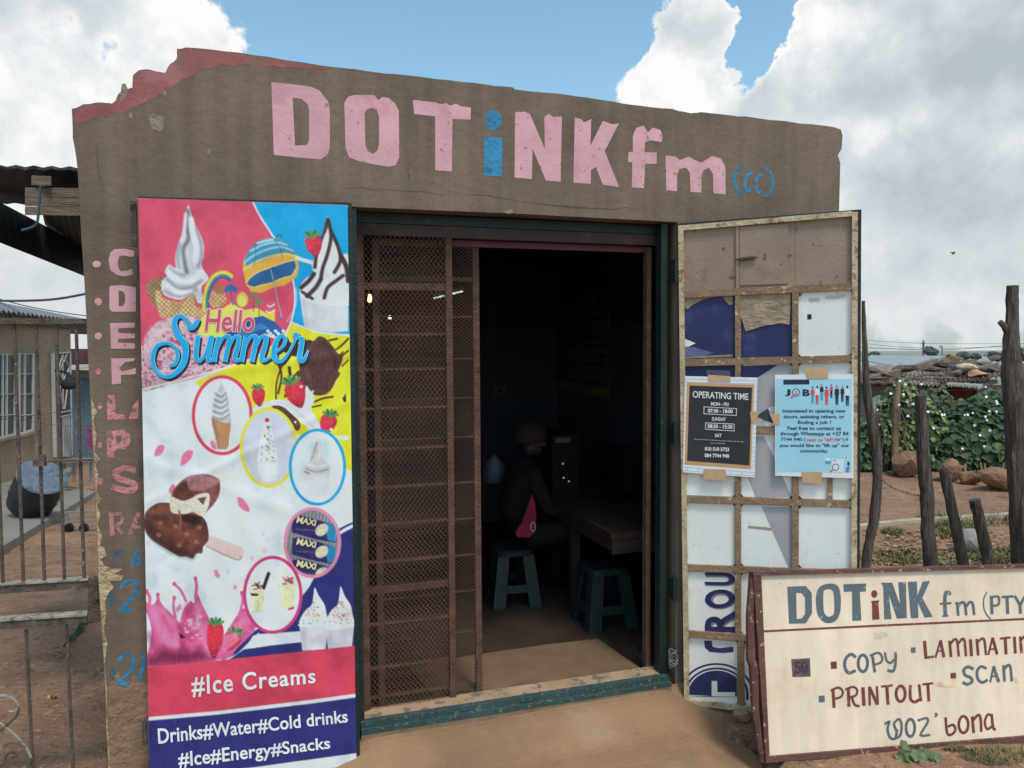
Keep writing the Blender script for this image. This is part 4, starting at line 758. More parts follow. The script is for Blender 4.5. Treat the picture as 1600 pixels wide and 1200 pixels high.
stroke(c5([(775, 128), (748, 205)]), 5.5, (44, 30, 32), 1, .6, False); fill(c5([(675, 235), (720, 240), (715, 252), (680, 250)]), (60, 36, 34)); fill(c5([(880, 322), (915, 308), (915, 324), (885, 330)]), (176, 60, 70))
# sprinkle tubs
for cx, o_ in ((1022, 0), (1165, 15)):
    fill(c5([(cx-78, 410+o_), (cx+82, 395+o_), (cx+68, 548), (cx-60, 552)]), noisy((198, 198, 206), .04, .1)); stroke(c5([(cx-80, 412+o_), (cx, 418+o_), (cx+82, 398+o_)]), 2.4, (222, 222, 228)); stroke(c5([(cx-55, 440+o_), (cx-48, 545)]), 6, (170, 170, 182), .5, 4)
    fillS(c5([(cx+8, 205-o_*.4), (cx+30, 250), (cx+62, 300), (cx+72, 350), (cx+80, 395+o_), (cx, 415+o_), (cx-78, 408+o_), (cx-50, 340), (cx-10, 300), (cx, 250)]), (222, 216, 214)); stroke(c5([(cx-40, 350), (cx+10, 370), (cx+65, 340)]), 3, (176, 170, 172), .6, 2); stroke(c5([(cx+10, 260), (cx+20, 300), (cx+50, 330)]), 3, (180, 174, 178), .5, 2)
    for k in range(34):
        t = random.random(); w_ = 10+60*t; a = cx+random.uniform(-w_, w_)+8*(1-t); b_ = 280+t*125; fill(c5(ellipse(a, b_, 4.5, 3.5, 7)), random.choice([(190, 60, 70), (70, 120, 180), (80, 150, 90), (220, 120, 60), (160, 60, 110)]), .85, .5)
# bottom bands
fill(c5([(0, 645), (90, 645), (500, 606), (1260, 525), (1260, 790), (1000, 825), (500, 885), (105, 920), (0, 930)]), noisy((196, 64, 88), .03, .05)); stroke(c5([(0, 940), (105, 930), (500, 895), (1000, 836), (1260, 800)]), 3.6, (214, 218, 224)); fill(c5([(0, 948), (105, 940), (500, 905), (1000, 846), (1260, 810), (1260, 1118), (700, 1195), (300, 1240), (0, 1260)]), noisy((44, 46, 110), .05, .06))
IMG *= np.array((1.05, 1.03, 1.01)); IMG = np.minimum(IMG, 240)
# dirt and scuffs on the vinyl
n_ = fbm(X*.03, Y*.03, 21); IMG *= (1-.10*np.clip((n_-.45)*3, 0, 1))[..., None]; IMG *= (1-.05*fbm(X*.35, Y*.06, 30))[..., None]
for k in range(40):
    a, b_ = random.uniform(235, 545), random.uniform(330, 1180); stroke([(a, b_), (a+random.uniform(-5, 5), b_+random.uniform(2, 14))], .8, (150, 140, 130), .35, .6, False)
def wave(px, py):
    v = .0022*math.sin(px*.045+py*.009)+.0016*math.sin(py*.031+px*.018)+.0010*math.sin(px*.11-py*.05)
    for a, b_, c_, w_, h_ in ((.12, 1, 620, 9, .0028), (-.35, 1, 640, 12, .0022), (.5, 1, 900, 8, .0022), (-.15, 1, 1010, 14, .0026), (1, .03, 300, 7, -.0022), (1, .05, 520, 8, .0024)):
        v += h_*math.exp(-((px*a+py*b_-c_)/w_)**2)
    return v
def bhit(off): return lambda px, py: LDP.hit(px, py, .018+wave(px, py)+off)
BV = np.array([tuple(LDP.hit(float(X[j, i]), float(Y[j, i]), .018+wave(X[j, i], Y[j, i]))) for j in range(NV) for i in range(NU)])
idx = np.arange(NU*NV).reshape(NV, NU); FQ = np.stack([idx[:-1, :-1], idx[1:, :-1], idx[1:, 1:], idx[:-1, 1:]], -1).reshape(-1, 4)
me = bpy.data.meshes.new('printed_sheet'); nf = len(FQ); bc = BV.mean(0); me.vertices.add(len(BV)); me.vertices.foreach_set('co', (BV-bc).ravel()); me.loops.add(nf*4); me.loops.foreach_set('vertex_index', FQ.ravel()); me.polygons.add(nf); me.polygons.foreach_set('loop_start', np.arange(nf)*4)
me.update(calc_edges=True); me.polygons.foreach_set('use_smooth', np.ones(nf, bool))
srgb = np.clip(IMG, 0, 255)/255; ln = np.where(srgb <= .04045, srgb/12.92, ((srgb+.055)/1.055)**2.4)/K; ln = np.minimum(ln, .86)
at_ = me.color_attributes.new('print', 'FLOAT_COLOR', 'POINT'); at_.data.foreach_set('color', np.concatenate([ln.reshape(-1, 3), np.ones((NU*NV, 1))], 1).ravel().astype(np.float32))
printm = M_print(); me.materials.append(printm)
ban = thing('ice_cream_banner', 'tall vinyl ice cream banner reading Hello Summer fixed to the open door', 'banner', LDP.hit(395, 1210))
link(bpy.data.objects.new('printed_sheet', me), ban, Vector(bc))
plate('hem', [(214.5, 309), (543.5, 320), (544, 324), (215, 313)], LDP, .0125, .003, M('hem_vinyl', (170, 80, 96), rough=.5), ban)
whitem = M('white_print', (214, 218, 224), rough=.45, var=.05, bump=0)
text('lettering', '#Ice Creams', [c5([p])[0] for p in ((348, 690), (1032, 648), (1035, 740), (352, 812))], bhit(.0025), whitem, ban, .018, 1.12)
text('lettering', 'Drinks#Water#Cold drinks', [c5([p])[0] for p in ((163, 982), (1208, 878), (1214, 955), (168, 1076))], bhit(.0025), whitem, ban, .018, 1.02)
text('lettering', '#Ice#Energy#Snacks', [c5([p])[0] for p in ((275, 1112), (1112, 1028), (1118, 1112), (280, 1222))], bhit(.0025), whitem, ban, .018, 1.02)
text('lettering', 'Hello', [ch([p])[0] for p in ((655, 62), (1072, 70), (1052, 268), (632, 262))], bhit(.0018), M('pale_pink_print', (226, 190, 196), rough=.45, var=0, bump=0), ban, .04, .98)
text('lettering', 'Hello', [ch([p])[0] for p in ((660, 70), (1066, 78), (1048, 262), (638, 256))], bhit(.0024), M('hello_red', (194, 72, 92), rough=.45, var=0, bump=0), ban, .014, .98)
for k in range(3): text('lettering', 'MAXI', [c4([(p[0], p[1]+k*128)])[0] for p in ((995, 848), (1105, 872), (1098, 908), (985, 888))], bhit(.0018), M('maxi_print', (216, 190, 140), rough=.45, var=0, bump=0), ban, .03, .95)
# script "Summer"
SUM = [([(590, 150), (572, 178), (545, 215), (512, 228), (500, 190), (455, 132), (405, 138), (385, 200), (420, 290), (470, 360), (478, 440), (450, 540), (370, 620), (290, 628), (222, 560), (205, 470), (240, 380), (320, 352), (385, 380), (412, 440), (395, 520), (345, 540)], [10, 34, 40, 30, 24, 30, 34, 40, 46, 50, 50, 46, 34, 26, 30, 34, 30, 24, 22, 26, 30, 22]),
       ([(585, 290), (572, 380), (568, 470), (600, 500), (650, 430), (690, 300)], [34, 36, 36, 24, 20, 34]), ([(700, 290), (680, 400), (670, 490), (705, 495)], [36, 36, 34, 18]),
       ([(760, 300), (735, 400), (715, 510)], 36), ([(745, 400), (790, 310), (840, 300), (838, 360), (805, 510)], [18, 22, 32, 36, 36]), ([(835, 400), (880, 310), (925, 305), (915, 380), (890, 470), (905, 500), (940, 480)], [18, 22, 32, 36, 36, 24, 14]),
       ([(985, 300), (965, 400), (945, 510)], 36), ([(970, 400), (1015, 310), (1065, 300), (1062, 360), (1030, 510)], [18, 22, 32, 36, 36]), ([(1060, 400), (1105, 310), (1150, 305), (1140, 380), (1115, 470), (1130, 500), (1190, 470)], [18, 22, 32, 36, 36, 24, 14]),
       ([(1215, 440), (1290, 380), (1310, 320), (1280, 290), (1240, 330), (1215, 420), (1230, 490), (1280, 500), (1340, 430)], [14, 20, 26, 24, 34, 40, 38, 28, 14]),
       ([(1340, 430), (1390, 330), (1385, 285), (1405, 275), (1420, 310), (1450, 320), (1440, 400), (1430, 480), (1460, 500), (1505, 410)], [12, 18, 20, 22, 22, 34, 38, 38, 26, 8])]
def bbrush(name, dx, dy, dw, off, mat):
    V = []; F = []
    for k, (pts, w) in enumerate(SUM):
        ws = w if isinstance(w, list) else [w]*len(pts); q3 = smooth_pts([(a, b, c_) for (a, b), c_ in zip(pts, ws)], 6); A, B = ribbon2d([(a+dx, b+dy) for a, b, c_ in q3], [max(2, c_+dw) for a, b, c_ in q3]); n = len(A); o = len(V)
        h = bhit(off+.00012*k); V += [h(200+p[0]/5.3333, 470+p[1]/5.3333) for p in A]+[h(200+p[0]/5.3333, 470+p[1]/5.3333) for p in B]; F += [(o+i, o+n+i, o+n+i+1, o+i+1) for i in range(n-1)]
    return mk(name, V, F, mat, ban)
bbrush('lettering_shadow', 16, 16, 8, .0008, M('script_shadow', (30, 34, 58), rough=.45, var=0, bump=0)); bbrush('lettering_rim', 0, 0, 8, .0024, M('script_rim', (150, 205, 225), rough=.45, var=0, bump=0)); bbrush('lettering', 0, 0, -1, .0042, M('script_blue', (22, 150, 205), rough=.45, var=0, bump=0))
# ------------------------------------------------------------------ right door leaf, half open
ang = R(17); RDP = Pl(FAC.hit(1061, 1062, .03), (math.cos(ang), -math.sin(ang), 0))
rd = thing('steel_door', None, None, RDP.hit(1075, 1099), parent=shop)
oldm = M('worn_brown_steel', (126, 102, 80), rough=.8, var=.2, vs=12, bump=.25, bs=80, spots=(((178, 160, 134), .66, .06, 34.0, .8), ((84, 62, 48), .64, .1, 18.0, .6)))
creamf = M('chipped_cream_steel', (172, 152, 124), rough=.8, var=.2, vs=12, bump=.25, bs=80, spots=(((118, 88, 64), .58, .10, 30.0, .8), ((200, 190, 170), .64, .1, 14.0, .5)))
brownp = M('brown_door_paint', (134, 114, 98), rough=.7, var=.10, vs=4, bump=.1, bs=60, spots=(((112, 94, 80), .58, .15, 7.0, .7), ((92, 64, 48), .70, .05, 22.0, .8)))
signw = M('white_sign_sheet', (224, 213, 202), rough=.5, var=.05, vs=4, bump=.03, spots=(((186, 178, 162), .60, .2, 8.0, .5), ((140, 124, 104), .80, .03, 34.0, .7)))
navym = M('navy_sign_sheet', (34, 38, 78), rough=.5, var=.12, vs=5, bump=.05, spots=(((58, 64, 104), .58, .2, 9.0, .6),))
greym = M('grey_sign_print', (150, 148, 150), rough=.5, var=.06, bump=.02); paperm = M('brown_paper', (132, 112, 88), rough=.8, var=.15, vs=10, bump=.3, bs=50)
plate('door_sheet', [(1060, 349), (1346, 327), (1342, 1130), (1071, 1102)], RDP, -.016, .016, greenm, rd)
YL = [356, 460, 567, 672, 780, 887, 990, 1097]; YR = [333, 447, 560, 674, 788, 897, 1010, 1127]
def HY(k, x): return YL[k]+(YR[k]-YL[k])*(x-1066)/(1338-1066)
def hbar(k, x0, x1, h, mat, off, th=.028, dy=0): plate('bar', [(x0, HY(k, x0)-h/2+dy), (x1, HY(k, x1)-h/2+dy), (x1, HY(k, x1)+h/2+dy), (x0, HY(k, x0)+h/2+dy)], RDP, off, th, mat, rd)
def vbar(x0, y0, x1, y1, w, mat, off, th=.026): plate('bar', [(x0-w/2, y0), (x0+w/2, y0), (x1+w/2, y1), (x1-w/2, y1)], RDP, off, th, mat, rd)
vbar(1063.5, 352, 1073, 1099, 8, creamf, .012); vbar(1336, 331, 1334, 1126, 9, creamf, .012)
hbar(0, 1067.6, 1331.3, 8, creamf, .011); hbar(7, 1077, 1329.6, 8, creamf, .011)
for k, h in ((1, 11), (2, 11), (3, 10), (4, 10), (5, 10), (6, 10)): hbar(k, 1068, 1331, h, oldm, .009)
XV1 = [(1153, 0), (1153, 1), (1152.5, 2), (1152, 3), (1151, 4), (1152, 5), (1154, 6)]
for r_ in range(1, 7):
    x1 = 1153 if r_ < 6 else 1157.5; vbar(x1, HY(r_, x1)+5.2, x1+.3, HY(r_+1, x1)-5.2, 9 if r_ < 6 else 10, oldm, .008)
    x2 = 1242.5; vbar(x2, HY(r_, x2)+5.2, x2+.4, HY(r_+1, x2)-5.2, 10, oldm, .008)
vbar(1152, HY(0, 1152)+4, 1152.5, HY(1, 1152)-5.5, 5, brownp, .004)
vbar(1297.5, HY(3, 1297)+5, 1297, HY(4, 1297)-5, 8, oldm, .006)
def cell(r_, c, mat, ins=(0, 0, 0, 0), off=-.006, name='panel', rnd=4):
    xs_ = [(1067.5, 1149), (1157, 1238), (1247, 1332)][c]
    if r_ == 6: xs_ = [(1074, 1153), (1162, 1238), (1247, 1330)][c]
    a, b_ = xs_[0]+ins[0], xs_[1]-ins[2]; y = lambda k, x, d: HY(k, x)+d
    t, bt = 5+ins[1], -5-ins[3]; h = 1.5+.0
    pts = [(a+rnd, y(r_, a, t)), (b_-rnd, y(r_, b_, t)), (b_, y(r_, b_, t)+rnd), (b_, y(r_+1, b_, bt)-rnd), (b_-rnd, y(r_+1, b_, bt)), (a+rnd, y(r_+1, a, bt)), (a, y(r_+1, a, bt)-rnd), (a, y(r_, a, t)+rnd)]
    return plate(name, pts, RDP, off, .009, mat, rd)
# dark backing seen in the gaps round the sheets
for r_ in range(7):
    for c in range(3):
        if r_ == 0: cell(r_, c, brownp, (-4.3, -1.5, -4.3, -1), rnd=.5); continue
        m_ = navym if (r_, c) in ((1, 0), (1, 1), (2, 0)) else signw
        cell(r_, c, m_, (1, 0.5, 1, 1.5) if r_ > 1 else (0, 0, 0, .5), rnd=3+((r_*3+c) % 3))
def dp(pts, mat, off=-.0055, name='print'): return flat(name, [pts], RDP, off, mat, rd)
ce = cr(1040, 320, 4.0); cf = cr(1040, 560, 5.0); cg = cr(1040, 760, 3.3333)
# top hatch with its bolt
plate('hatch_panel', [(1155.5, 355), (1232, 349.5), (1232.5, 443), (1155.5, 446)], RDP, .0015, .006, brownp, rd)
b = MB(); b.tube([RDP.hit(1148, 405.5, .012), RDP.hit(1184, 402, .012)], .0035, 8); b.bar(RDP.hit(1155, 405, .008), RDP.hit(1180, 402.5, .008), .012, .012, RDP.n)
b.tube([RDP.hit(1168, 404, .012), RDP.hit(1168, 404, .03)], .003, 6); b.build('bolt', rustm, rd)
# torn paper and flaps
plate('torn_paper', ce([(105, 572), (330, 570), (240, 590), (170, 625), (135, 655), (108, 625)]), RDP, -.0018, .002, paperm, rd); plate('torn_paper', ce([(355, 568), (420, 566), (420, 620), (400, 628), (375, 605)]), RDP, -.0018, .002, paperm, rd)
plate('torn_paper', ce([(470, 555), (780, 545), (780, 660), (775, 750), (720, 740), (620, 755), (500, 790), (470, 700)]), RDP, -.001, .003, M('tan_foil_paper', (140, 122, 100), rough=.45, var=.2, vs=14, bump=.35, bs=18, bdist=.004, stretch=(1, 1, 1.6)), rd)
dp(ce([(108, 832), (187, 865), (140, 888), (108, 885)]), signw); dp(ce([(108, 888), (180, 890), (300, 925), (230, 945), (160, 955), (110, 955)]), M('pale_navy', (84, 92, 128), rough=.4, var=.25, vs=20))
dp(ce([(105, 955), (200, 945), (420, 935), (420, 950), (105, 962)]), paperm, -.005)
dp(ce([(885, 685), (912, 683), (913, 716), (886, 718)]), M('black_mark', (40, 42, 50), var=.1)); dp(ce([(890, 585), (960, 580), (965, 605), (900, 610)]), M('faint_stain', (188, 172, 152), var=.1)); dp(ce([(1000, 570), (1130, 555), (1125, 575), (1060, 590), (1000, 585)]), M('faint_stain', (188, 172, 152), var=.1), -.0052)
dp(ce([(830, 548), (862, 545), (845, 572), (832, 575)]), oldm)
# printed diagonal shapes of the old sign
dp(cf([(590, 60), (880, 48), (720, 150), (700, 170), (590, 165)]), navym); dp(cf([(880, 48), (975, 48), (975, 330), (800, 385), (720, 480), (700, 540), (590, 545), (590, 400), (590, 170), (720, 152)]), greym, -.0052)
dp(cf([(590, 610), (770, 608), (860, 800), (975, 1060), (975, 1085), (700, 1085), (640, 920), (590, 830)]), greym)
dp(cg([(500, 105), (665, 108), (664, 425), (640, 425)]), greym)
dp(cg([(428, 205), (520, 212), (555, 218), (550, 230), (430, 216)]), M('faint_brown', (150, 128, 110), var=.1), -.005)
plate('dark_flap', cf([(710, 450), (800, 390), (845, 505), (780, 490)]), RDP, .0125, .001, M('dark_grey_flap', (52, 54, 66), var=.1), rd)
# big sideways letters and roundel
def bigtext(s_, quad, mat, off): return text('print', s_, [cg([p])[0] for p in quad], lambda x, y: RDP.hit(x, y, off), mat, rd, .045, .95)
bigtext('R', ((200, 757), (200, 648), (364, 642), (360, 757)), signw, -.0053); bigtext('O', ((200, 640), (200, 535), (366, 528), (366, 634)), signw, -.0053); bigtext('U', ((200, 512), (200, 446), (366, 446), (366, 520)), signw, -.0053)
shm = M('print_shadow_grey', (112, 112, 122), var=.05)
for s_, q_ in (('R', ((204, 760), (204, 650), (362, 646), (362, 760))), ('O', ((204, 638), (204, 540), (362, 533), (362, 630))), ('U', ((204, 512), (204, 448), (360, 448), (362, 516)))):
    text('print', s_, [cg([(p[0]+5, p[1]+6)])[0] for p in q_], lambda x, y: RDP.hit(x, y, -.0049), shm, rd, .05, .95); text('print', s_, [cg([p])[0] for p in q_], lambda x, y: RDP.hit(x, y, -.0044), navym, rd, .03, .95)
dp(cg([(200, 803), (240, 803), (245, 835), (280, 842), (352, 835), (355, 862), (300, 868), (230, 862), (205, 840)]), navym, -.005)
def clipx(pts, x0, x1, y1):
    return [(min(max(x, x0), x1), min(y, y1)) for x, y in pts]
cxr, cyr = 265, 1085
for rr2, mt, of in ((165, navym, -.0052), (155, signw, -.0048), (142, navym, -.0044), (132, signw, -.0040), (126, navym, -.0036)):
    for x0, x1, y1 in ((121, 371, 1095), (413, 462, 1112)):
        pts = clipx([(cxr+rr2*1.18*math.cos(t), cyr-rr2*math.sin(t)) for t in np.linspace(0, math.pi, 30)], x0, x1, y1)
        pts = [p for i, p in enumerate(pts) if i == 0 or p != pts[i-1]]
        if max(p[0] for p in pts)-min(p[0] for p in pts) < 4: continue
        pts += [(max(p[0] for p in pts), y1), (min(p[0] for p in pts), y1)]; 
        try: dp(cg(pts), mt, of)
        except Exception: pass
dp(cg([(240, 1013), (268, 1013), (270, 1072), (362, 1072), (362, 1094), (240, 1092)]), signw, -.003)
# ------------------------------------------------------------------ papers taped to the right door
tapem = M('brown_tape', (176, 146, 110), rough=.4, var=.1, vs=20, bump=.05); pwhite = M('white_paper', (204, 210, 220), rough=.7, var=.03, bump=.03, vs=9)
PO = .0165
def pflat(par, pts, mat, off, name='print'): return flat(name, [cf(pts)], RDP, PO+off, mat, par)
def ptext(par, s_, x0, x1, yc, h, mat, slope=0.0, bold=.0, off=.0012):
    q_ = [(x0, yc-h/2-slope*(x1-x0)/2), (x1, yc-h/2+slope*(x1-x0)/2), (x1, yc+h/2+slope*(x1-x0)/2), (x0, yc+h/2-slope*(x1-x0)/2)]
    return text('lettering', s_, cf(q_), lambda x, y: RDP.hit(x, y, PO+off), mat, par, bold)
po = thing('operating_time_notice', 'black and white OPERATING TIME notice in a tan border taped to the door', 'notice', RDP.hit(1125, 745))
plate('paper', cf([(150, 138), (718, 150), (697, 930), (133, 890)]), RDP, PO, .0012, pwhite, po)
bl_ = M('brick_line_grey', (150, 156, 170), var=0, bump=0)
for (a, b_) in (((150, 160), (718, 176)), ((140, 850), (700, 892)), ((136, 876), (698, 918)), ((150, 185), (718, 200))): brush('print', [(cf([a, b_]), .6)], RDP, PO+.0004, bl_, po)
for k in range(6): a = 200+k*85; brush('print', [(cf([(a, 145), (a, 165)]), .6), (cf([(a-30, 852+k*6), (a-32, 880+k*6)]), .6)], RDP, PO+.0005, bl_, po)
for k in range(18):
    y_ = 210+k*36
    brush('print', [(cf([(147-.5*k, y_), (166-.7*k, y_)]), .6), (cf([(694-.9*k, y_+16), (714-1.0*k, y_+16)]), .6)], RDP, PO+.0005, bl_, po)
pflat(po, [(168, 188), (692, 205), (668, 864), (150, 828)], M('tan_border_print', (190, 142, 98), var=.1, bump=0), .0008); pflat(po, [(187, 212), (676, 228), (655, 836), (168, 800)], M('charcoal_print', (44, 45, 48), var=.15, vs=8, bump=0), .0012)
wt = M('white_ink', (206, 208, 210), var=0, bump=0)
ptext(po, 'OPERATING TIME', 212, 647, 290, 52, wt, .045, .012, .0018); ptext(po, 'MON - FRI', 355, 492, 357, 28, wt, .04, .02, .0018); ptext(po, '07:30 - 18:00', 330, 525, 411, 31, wt, .03, .03, .0018)
ptext(po, 'SUNDAY', 362, 470, 474, 28, wt, .04, .02, .0018); ptext(po, '08:30 - 15:30', 328, 522, 532, 31, wt, .04, .03, .0018); ptext(po, 'SAT', 385, 438, 602, 28, wt, .04, .02, .0018)
ptext(po, '010 510 5723', 306, 496, 709, 30, wt, .03, .03, .0018); ptext(po, '084 7744 940', 305, 496, 760, 30, wt, .03, .03, .0018)
for q_ in ([(300, 378), (554, 392), (552, 446), (299, 432)], [(312, 503), (536, 513), (535, 567), (311, 553)]): brush('print', [(cf(q_), .9, True)], RDP, PO+.0018, wt, po)
for k, (x0, x1, y0, y1) in enumerate(((222, 614, 631, 653), (352, 474, 660, 667))):
    xx = x0; st_ = []
    while xx < x1-8:
        w_ = random.uniform(8, 26); yy = y0+(y1-y0)*(xx-x0)/(x1-x0); st_.append((cf([(xx, yy), (min(xx+w_, x1), yy+.6)]), 1.2)); xx += w_+6
    brush('lettering', st_, RDP, PO+.0018, M('dim_white_ink', (150, 152, 154), var=0, bump=0), po)['kind'] = 'stuff'
pj = thing('job_poster', 'light blue JOB poster with little figures taped to the door', 'poster', RDP.hit(1272, 745))
plate('paper', cf([(855, 128), (1468, 122), (1468, 937), (855, 916)]), RDP, PO, .0012, pwhite, pj)
pflat(pj, [(862, 162), (1453, 160), (1452, 889), (862, 886)], M('sky_blue_print', (146, 192, 216), var=.05, vs=6, bump=0), .0006)
dk_ = M('dark_navy_ink', (36, 44, 66), var=0, bump=0); pk_ = M('red_ink', (204, 70, 92), var=0, bump=0); tl_ = M('teal_ink', (70, 150, 176), var=0, bump=0)
pflat(pj, [(920, 167), (1123, 165), (1123, 203), (920, 205)], dk_, .0010)
ptext(pj, 'J', 932, 975, 268, 54, dk_, 0, .045); ptext(pj, 'B', 1070, 1126, 268, 54, dk_, 0, .045)
brush('print', [(cf(ellipse(1020, 266, 27, 29, 24)), 1.2, True)], RDP, PO+.0012, dk_, pj); brush('print', [(cf(ellipse(1020, 266, 20, 22, 24)), .8, True)], RDP, PO+.0013, wt, pj); brush('print', [(cf([(1000, 290), (978, 310)]), 2.4)], RDP, PO+.0015, pk_, pj); pflat(pj, ellipse(1021, 262, 6, 6, 10), pk_, .0012); pflat(pj, [(1008, 285), (1012, 272), (1030, 272), (1034, 285)], pk_, .0012)
for (x, y, s_, cb_, cl_) in ((1148, 285, 1.0, pk_, tl_), (1184, 285, 1.1, wt, pk_), (1220, 262, .95, dk_, tl_), (1258, 290, 1.1, pk_, pk_), (1295, 255, .8, pk_, dk_), (1338, 285, 1.15, dk_, dk_), (1381, 275, .95, dk_, dk_), (1420, 290, 1.2, wt, dk_)):
    pflat(pj, ellipse(x, y-56*s_, 7*s_, 9*s_, 10), dk_ if cb_ is not dk_ else pk_, .0011); pflat(pj, [(x-13*s_, y-42*s_), (x+13*s_, y-42*s_), (x+16*s_, y), (x-16*s_, y)], cb_, .0012)
    pflat(pj, [(x-11*s_, y), (x+11*s_, y), (x+9*s_, y+68*s_), (x+2*s_, y+68*s_), (x, y+14), (x-2*s_, y+68*s_), (x-9*s_, y+68*s_)], cl_, .0013)
for s_, x0, x1, yc, h in (('Interested in opening new', 915, 1408, 414, 36), ('doors, assisting others, or', 922, 1398, 459, 36), ('finding a job ?', 1030, 1295, 503, 36), ('Feel free to contact us', 952, 1370, 545, 30), ('through Whatsapp at +27 84', 895, 1430, 592, 38), ('7744 940 (', 900, 1094, 636, 33), (') if', 1382, 1426, 636, 33), ('you would like to "lift up" our', 890, 1437, 683, 36), ('community.', 1050, 1272, 727, 33)): ptext(pj, s_, x0, x1, yc, h, dk_, 0, .025)
ptext(pj, 'text us "#FYM"', 1102, 1378, 637, 31, pk_, 0, .025)
pflat(pj, [(1297, 785), (1393, 788), (1390, 890), (1295, 885)], M('pale_lilac_print', (196, 204, 224), var=0, bump=0), .001); brush('print', [(cf(ellipse(1328, 850, 25, 25, 24)), 1.0, True)], RDP, PO+.0014, dk_, pj); brush('print', [(cf([(1310, 868), (1285, 888)]), 2.0)], RDP, PO+.0014, pk_, pj)
pflat(pj, [(1245, 800), (1292, 800), (1288, 825), (1248, 825)], tl_, .001); pflat(pj, [(1250, 775), (1285, 775), (1290, 800), (1246, 800)], wt, .001); pflat(pj, ellipse(1410, 775, 16, 14, 16), wt, .001); pflat(pj, ellipse(1410, 775, 7, 7, 12), dk_, .0014); pflat(pj, [(1420, 808), (1437, 808), (1437, 838), (1420, 838)], dk_, .001); pflat(pj, [(1408, 890), (1410, 850), (1438, 845), (1430, 890)], M('slate_print', (80, 120, 160), var=0, bump=0), .001); pflat(pj, [(1310, 795), (1330, 795), (1330, 800), (1310, 800)], dk_, .0012)
for par, q_ in ((po, [(330, 128), (505, 138), (508, 182), (335, 178)]), (po, [(300, 862), (470, 868), (484, 958), (292, 945)]), (po, [(660, 415), (740, 418), (715, 460), (740, 500), (670, 505)]), (pj, [(1085, 70), (1265, 68), (1270, 158), (1110, 158)]), (pj, [(1065, 885), (1225, 888), (1222, 982), (1065, 970)]), (pj, [(810, 430), (892, 432), (892, 520), (815, 515), (845, 505)])): plate('tape', cf(q_), RDP, PO+.0026, .0006, tapem, par)
plate('tape', cf([(315, 90), (500, 96), (505, 134), (322, 128)]), RDP, .011, .0006, M('clear_tape', (70, 72, 92), rough=.25, var=.1), po)
# ------------------------------------------------------------------ painted board leaning in front
g0 = ground(1198, 1191, -.125); g1 = ground(1600, 1159, -.125); su = (g1-g0).normalized(); back = Vector((-su.y, su.x, 0)); back = back if back.y > 0 else -back
lean = R(10); SGP = Pl(g0+Vector((0, 0, .012)), su, Vector((0, 0, math.cos(lean)))+back*math.sin(lean))
sg = thing('sign_board', 'cream board in a red brown frame painted DOTiNK fm, COPY and PRINTOUT, leaning outside', 'sign', g0)
XR = 1725
def sy(x, a, b_): return a+(b_-a)*(x-1190)/(1600-1190)
boardm = M('cream_board', (206, 184, 162), rough=.6, var=.07, streak=.10, vs=3, bump=.05, bs=50, spots=(((182, 158, 128), .58, .3, 5.0, .5), ((150, 128, 104), .78, .06, 20.0, .5), ((112, 96, 82), .83, .02, 70.0, .7)))
framem = M('red_brown_frame', (88, 57, 49), rough=.7, var=.2, vs=9, bump=.2, bs=60, spots=(((168, 136, 110), .66, .04, 40.0, .8), ((70, 40, 38), .58, .1, 14.0, .6)))
c5s = cr(1150, 860, 3.529)
plate('board', [(1186, 898), (XR, sy(XR, 897, 886)), (XR, sy(XR, 1185, 1153)), (1199, 1186)], SGP, 0, .012, boardm, sg)
plate('frame_bar', [(1177, 896), (1189.5, 899), (1202.5, 1180), (1197, 1191)], SGP, .012, .04, framem, sg)
plate('frame_bar', [(1176, 894), (XR+6, sy(XR, 891.5, 882)), (XR+6, sy(XR, 897.5, 887)), (1177.5, 900)], SGP, .014, .044, framem, sg)
plate('frame_bar', [(1199, 1183), (XR+6, sy(XR, 1182, 1150)), (XR+6, sy(XR, 1190, 1160)), (1197.5, 1192)], SGP, .014, .044, framem, sg)
plate('frame_bar', [(XR-4, sy(XR, 899, 889)), (XR+6, sy(XR, 899, 889)), (XR+6, sy(XR, 1179, 1147)), (XR-4, sy(XR, 1179, 1147))], SGP, .012, .04, framem, sg)
b = MB(); b.tube([SGP.hit(1176, 898, -.01), SGP.hit(1172, 960, -.008), SGP.hit(1173, 1030, -.012), SGP.hit(1178, 1040, -.01), SGP.hit(1180, 1110, -.012), SGP.hit(1191, 1190, -.01)], [.016, .017, .02, .022, .016, .012], 8, lump=.15, seed=3); b.build('rough_batten', framem, sg)
slate = M('slate_paint', (80, 90, 94), rough=.6, var=.08, vs=8, bump=.05, spots=(((150, 146, 134), .70, .03, 50.0, .7),)); maroon = M('maroon_paint', (104, 50, 46), rough=.6, var=.1, vs=8, bump=.05, spots=(((170, 140, 116), .71, .03, 50.0, .7),))
def sl(loops, mat): return flat('painted_letter', [c5s(l_) for l_ in loops], SGP, .0012, mat, sg)
sl([[(283, 200), (385, 196), (418, 235), (420, 345), (385, 402), (293, 404)], [(332, 233), (362, 235), (381, 260), (382, 350), (362, 376), (335, 378)]], slate)
rl = lambda p: smooth_pts(p[-2:]+p+p[:3], 4)[8:8+4*len(p)]
sl([rl([(480, 190), (545, 186), (574, 225), (576, 330), (548, 390), (490, 397), (448, 345), (444, 235)]), rl([(490, 218), (525, 216), (540, 245), (542, 340), (525, 362), (500, 362), (484, 330), (482, 245)])], slate)
sl([[(592, 187), (718, 182), (716, 226), (683, 228), (692, 386), (642, 388), (640, 226), (596, 228)]], slate)
sl([[(745, 278), (792, 275), (785, 290), (792, 380), (752, 383), (750, 292)]], maroon); sl([ellipse(763, 240, 17, 21, 20)], maroon)
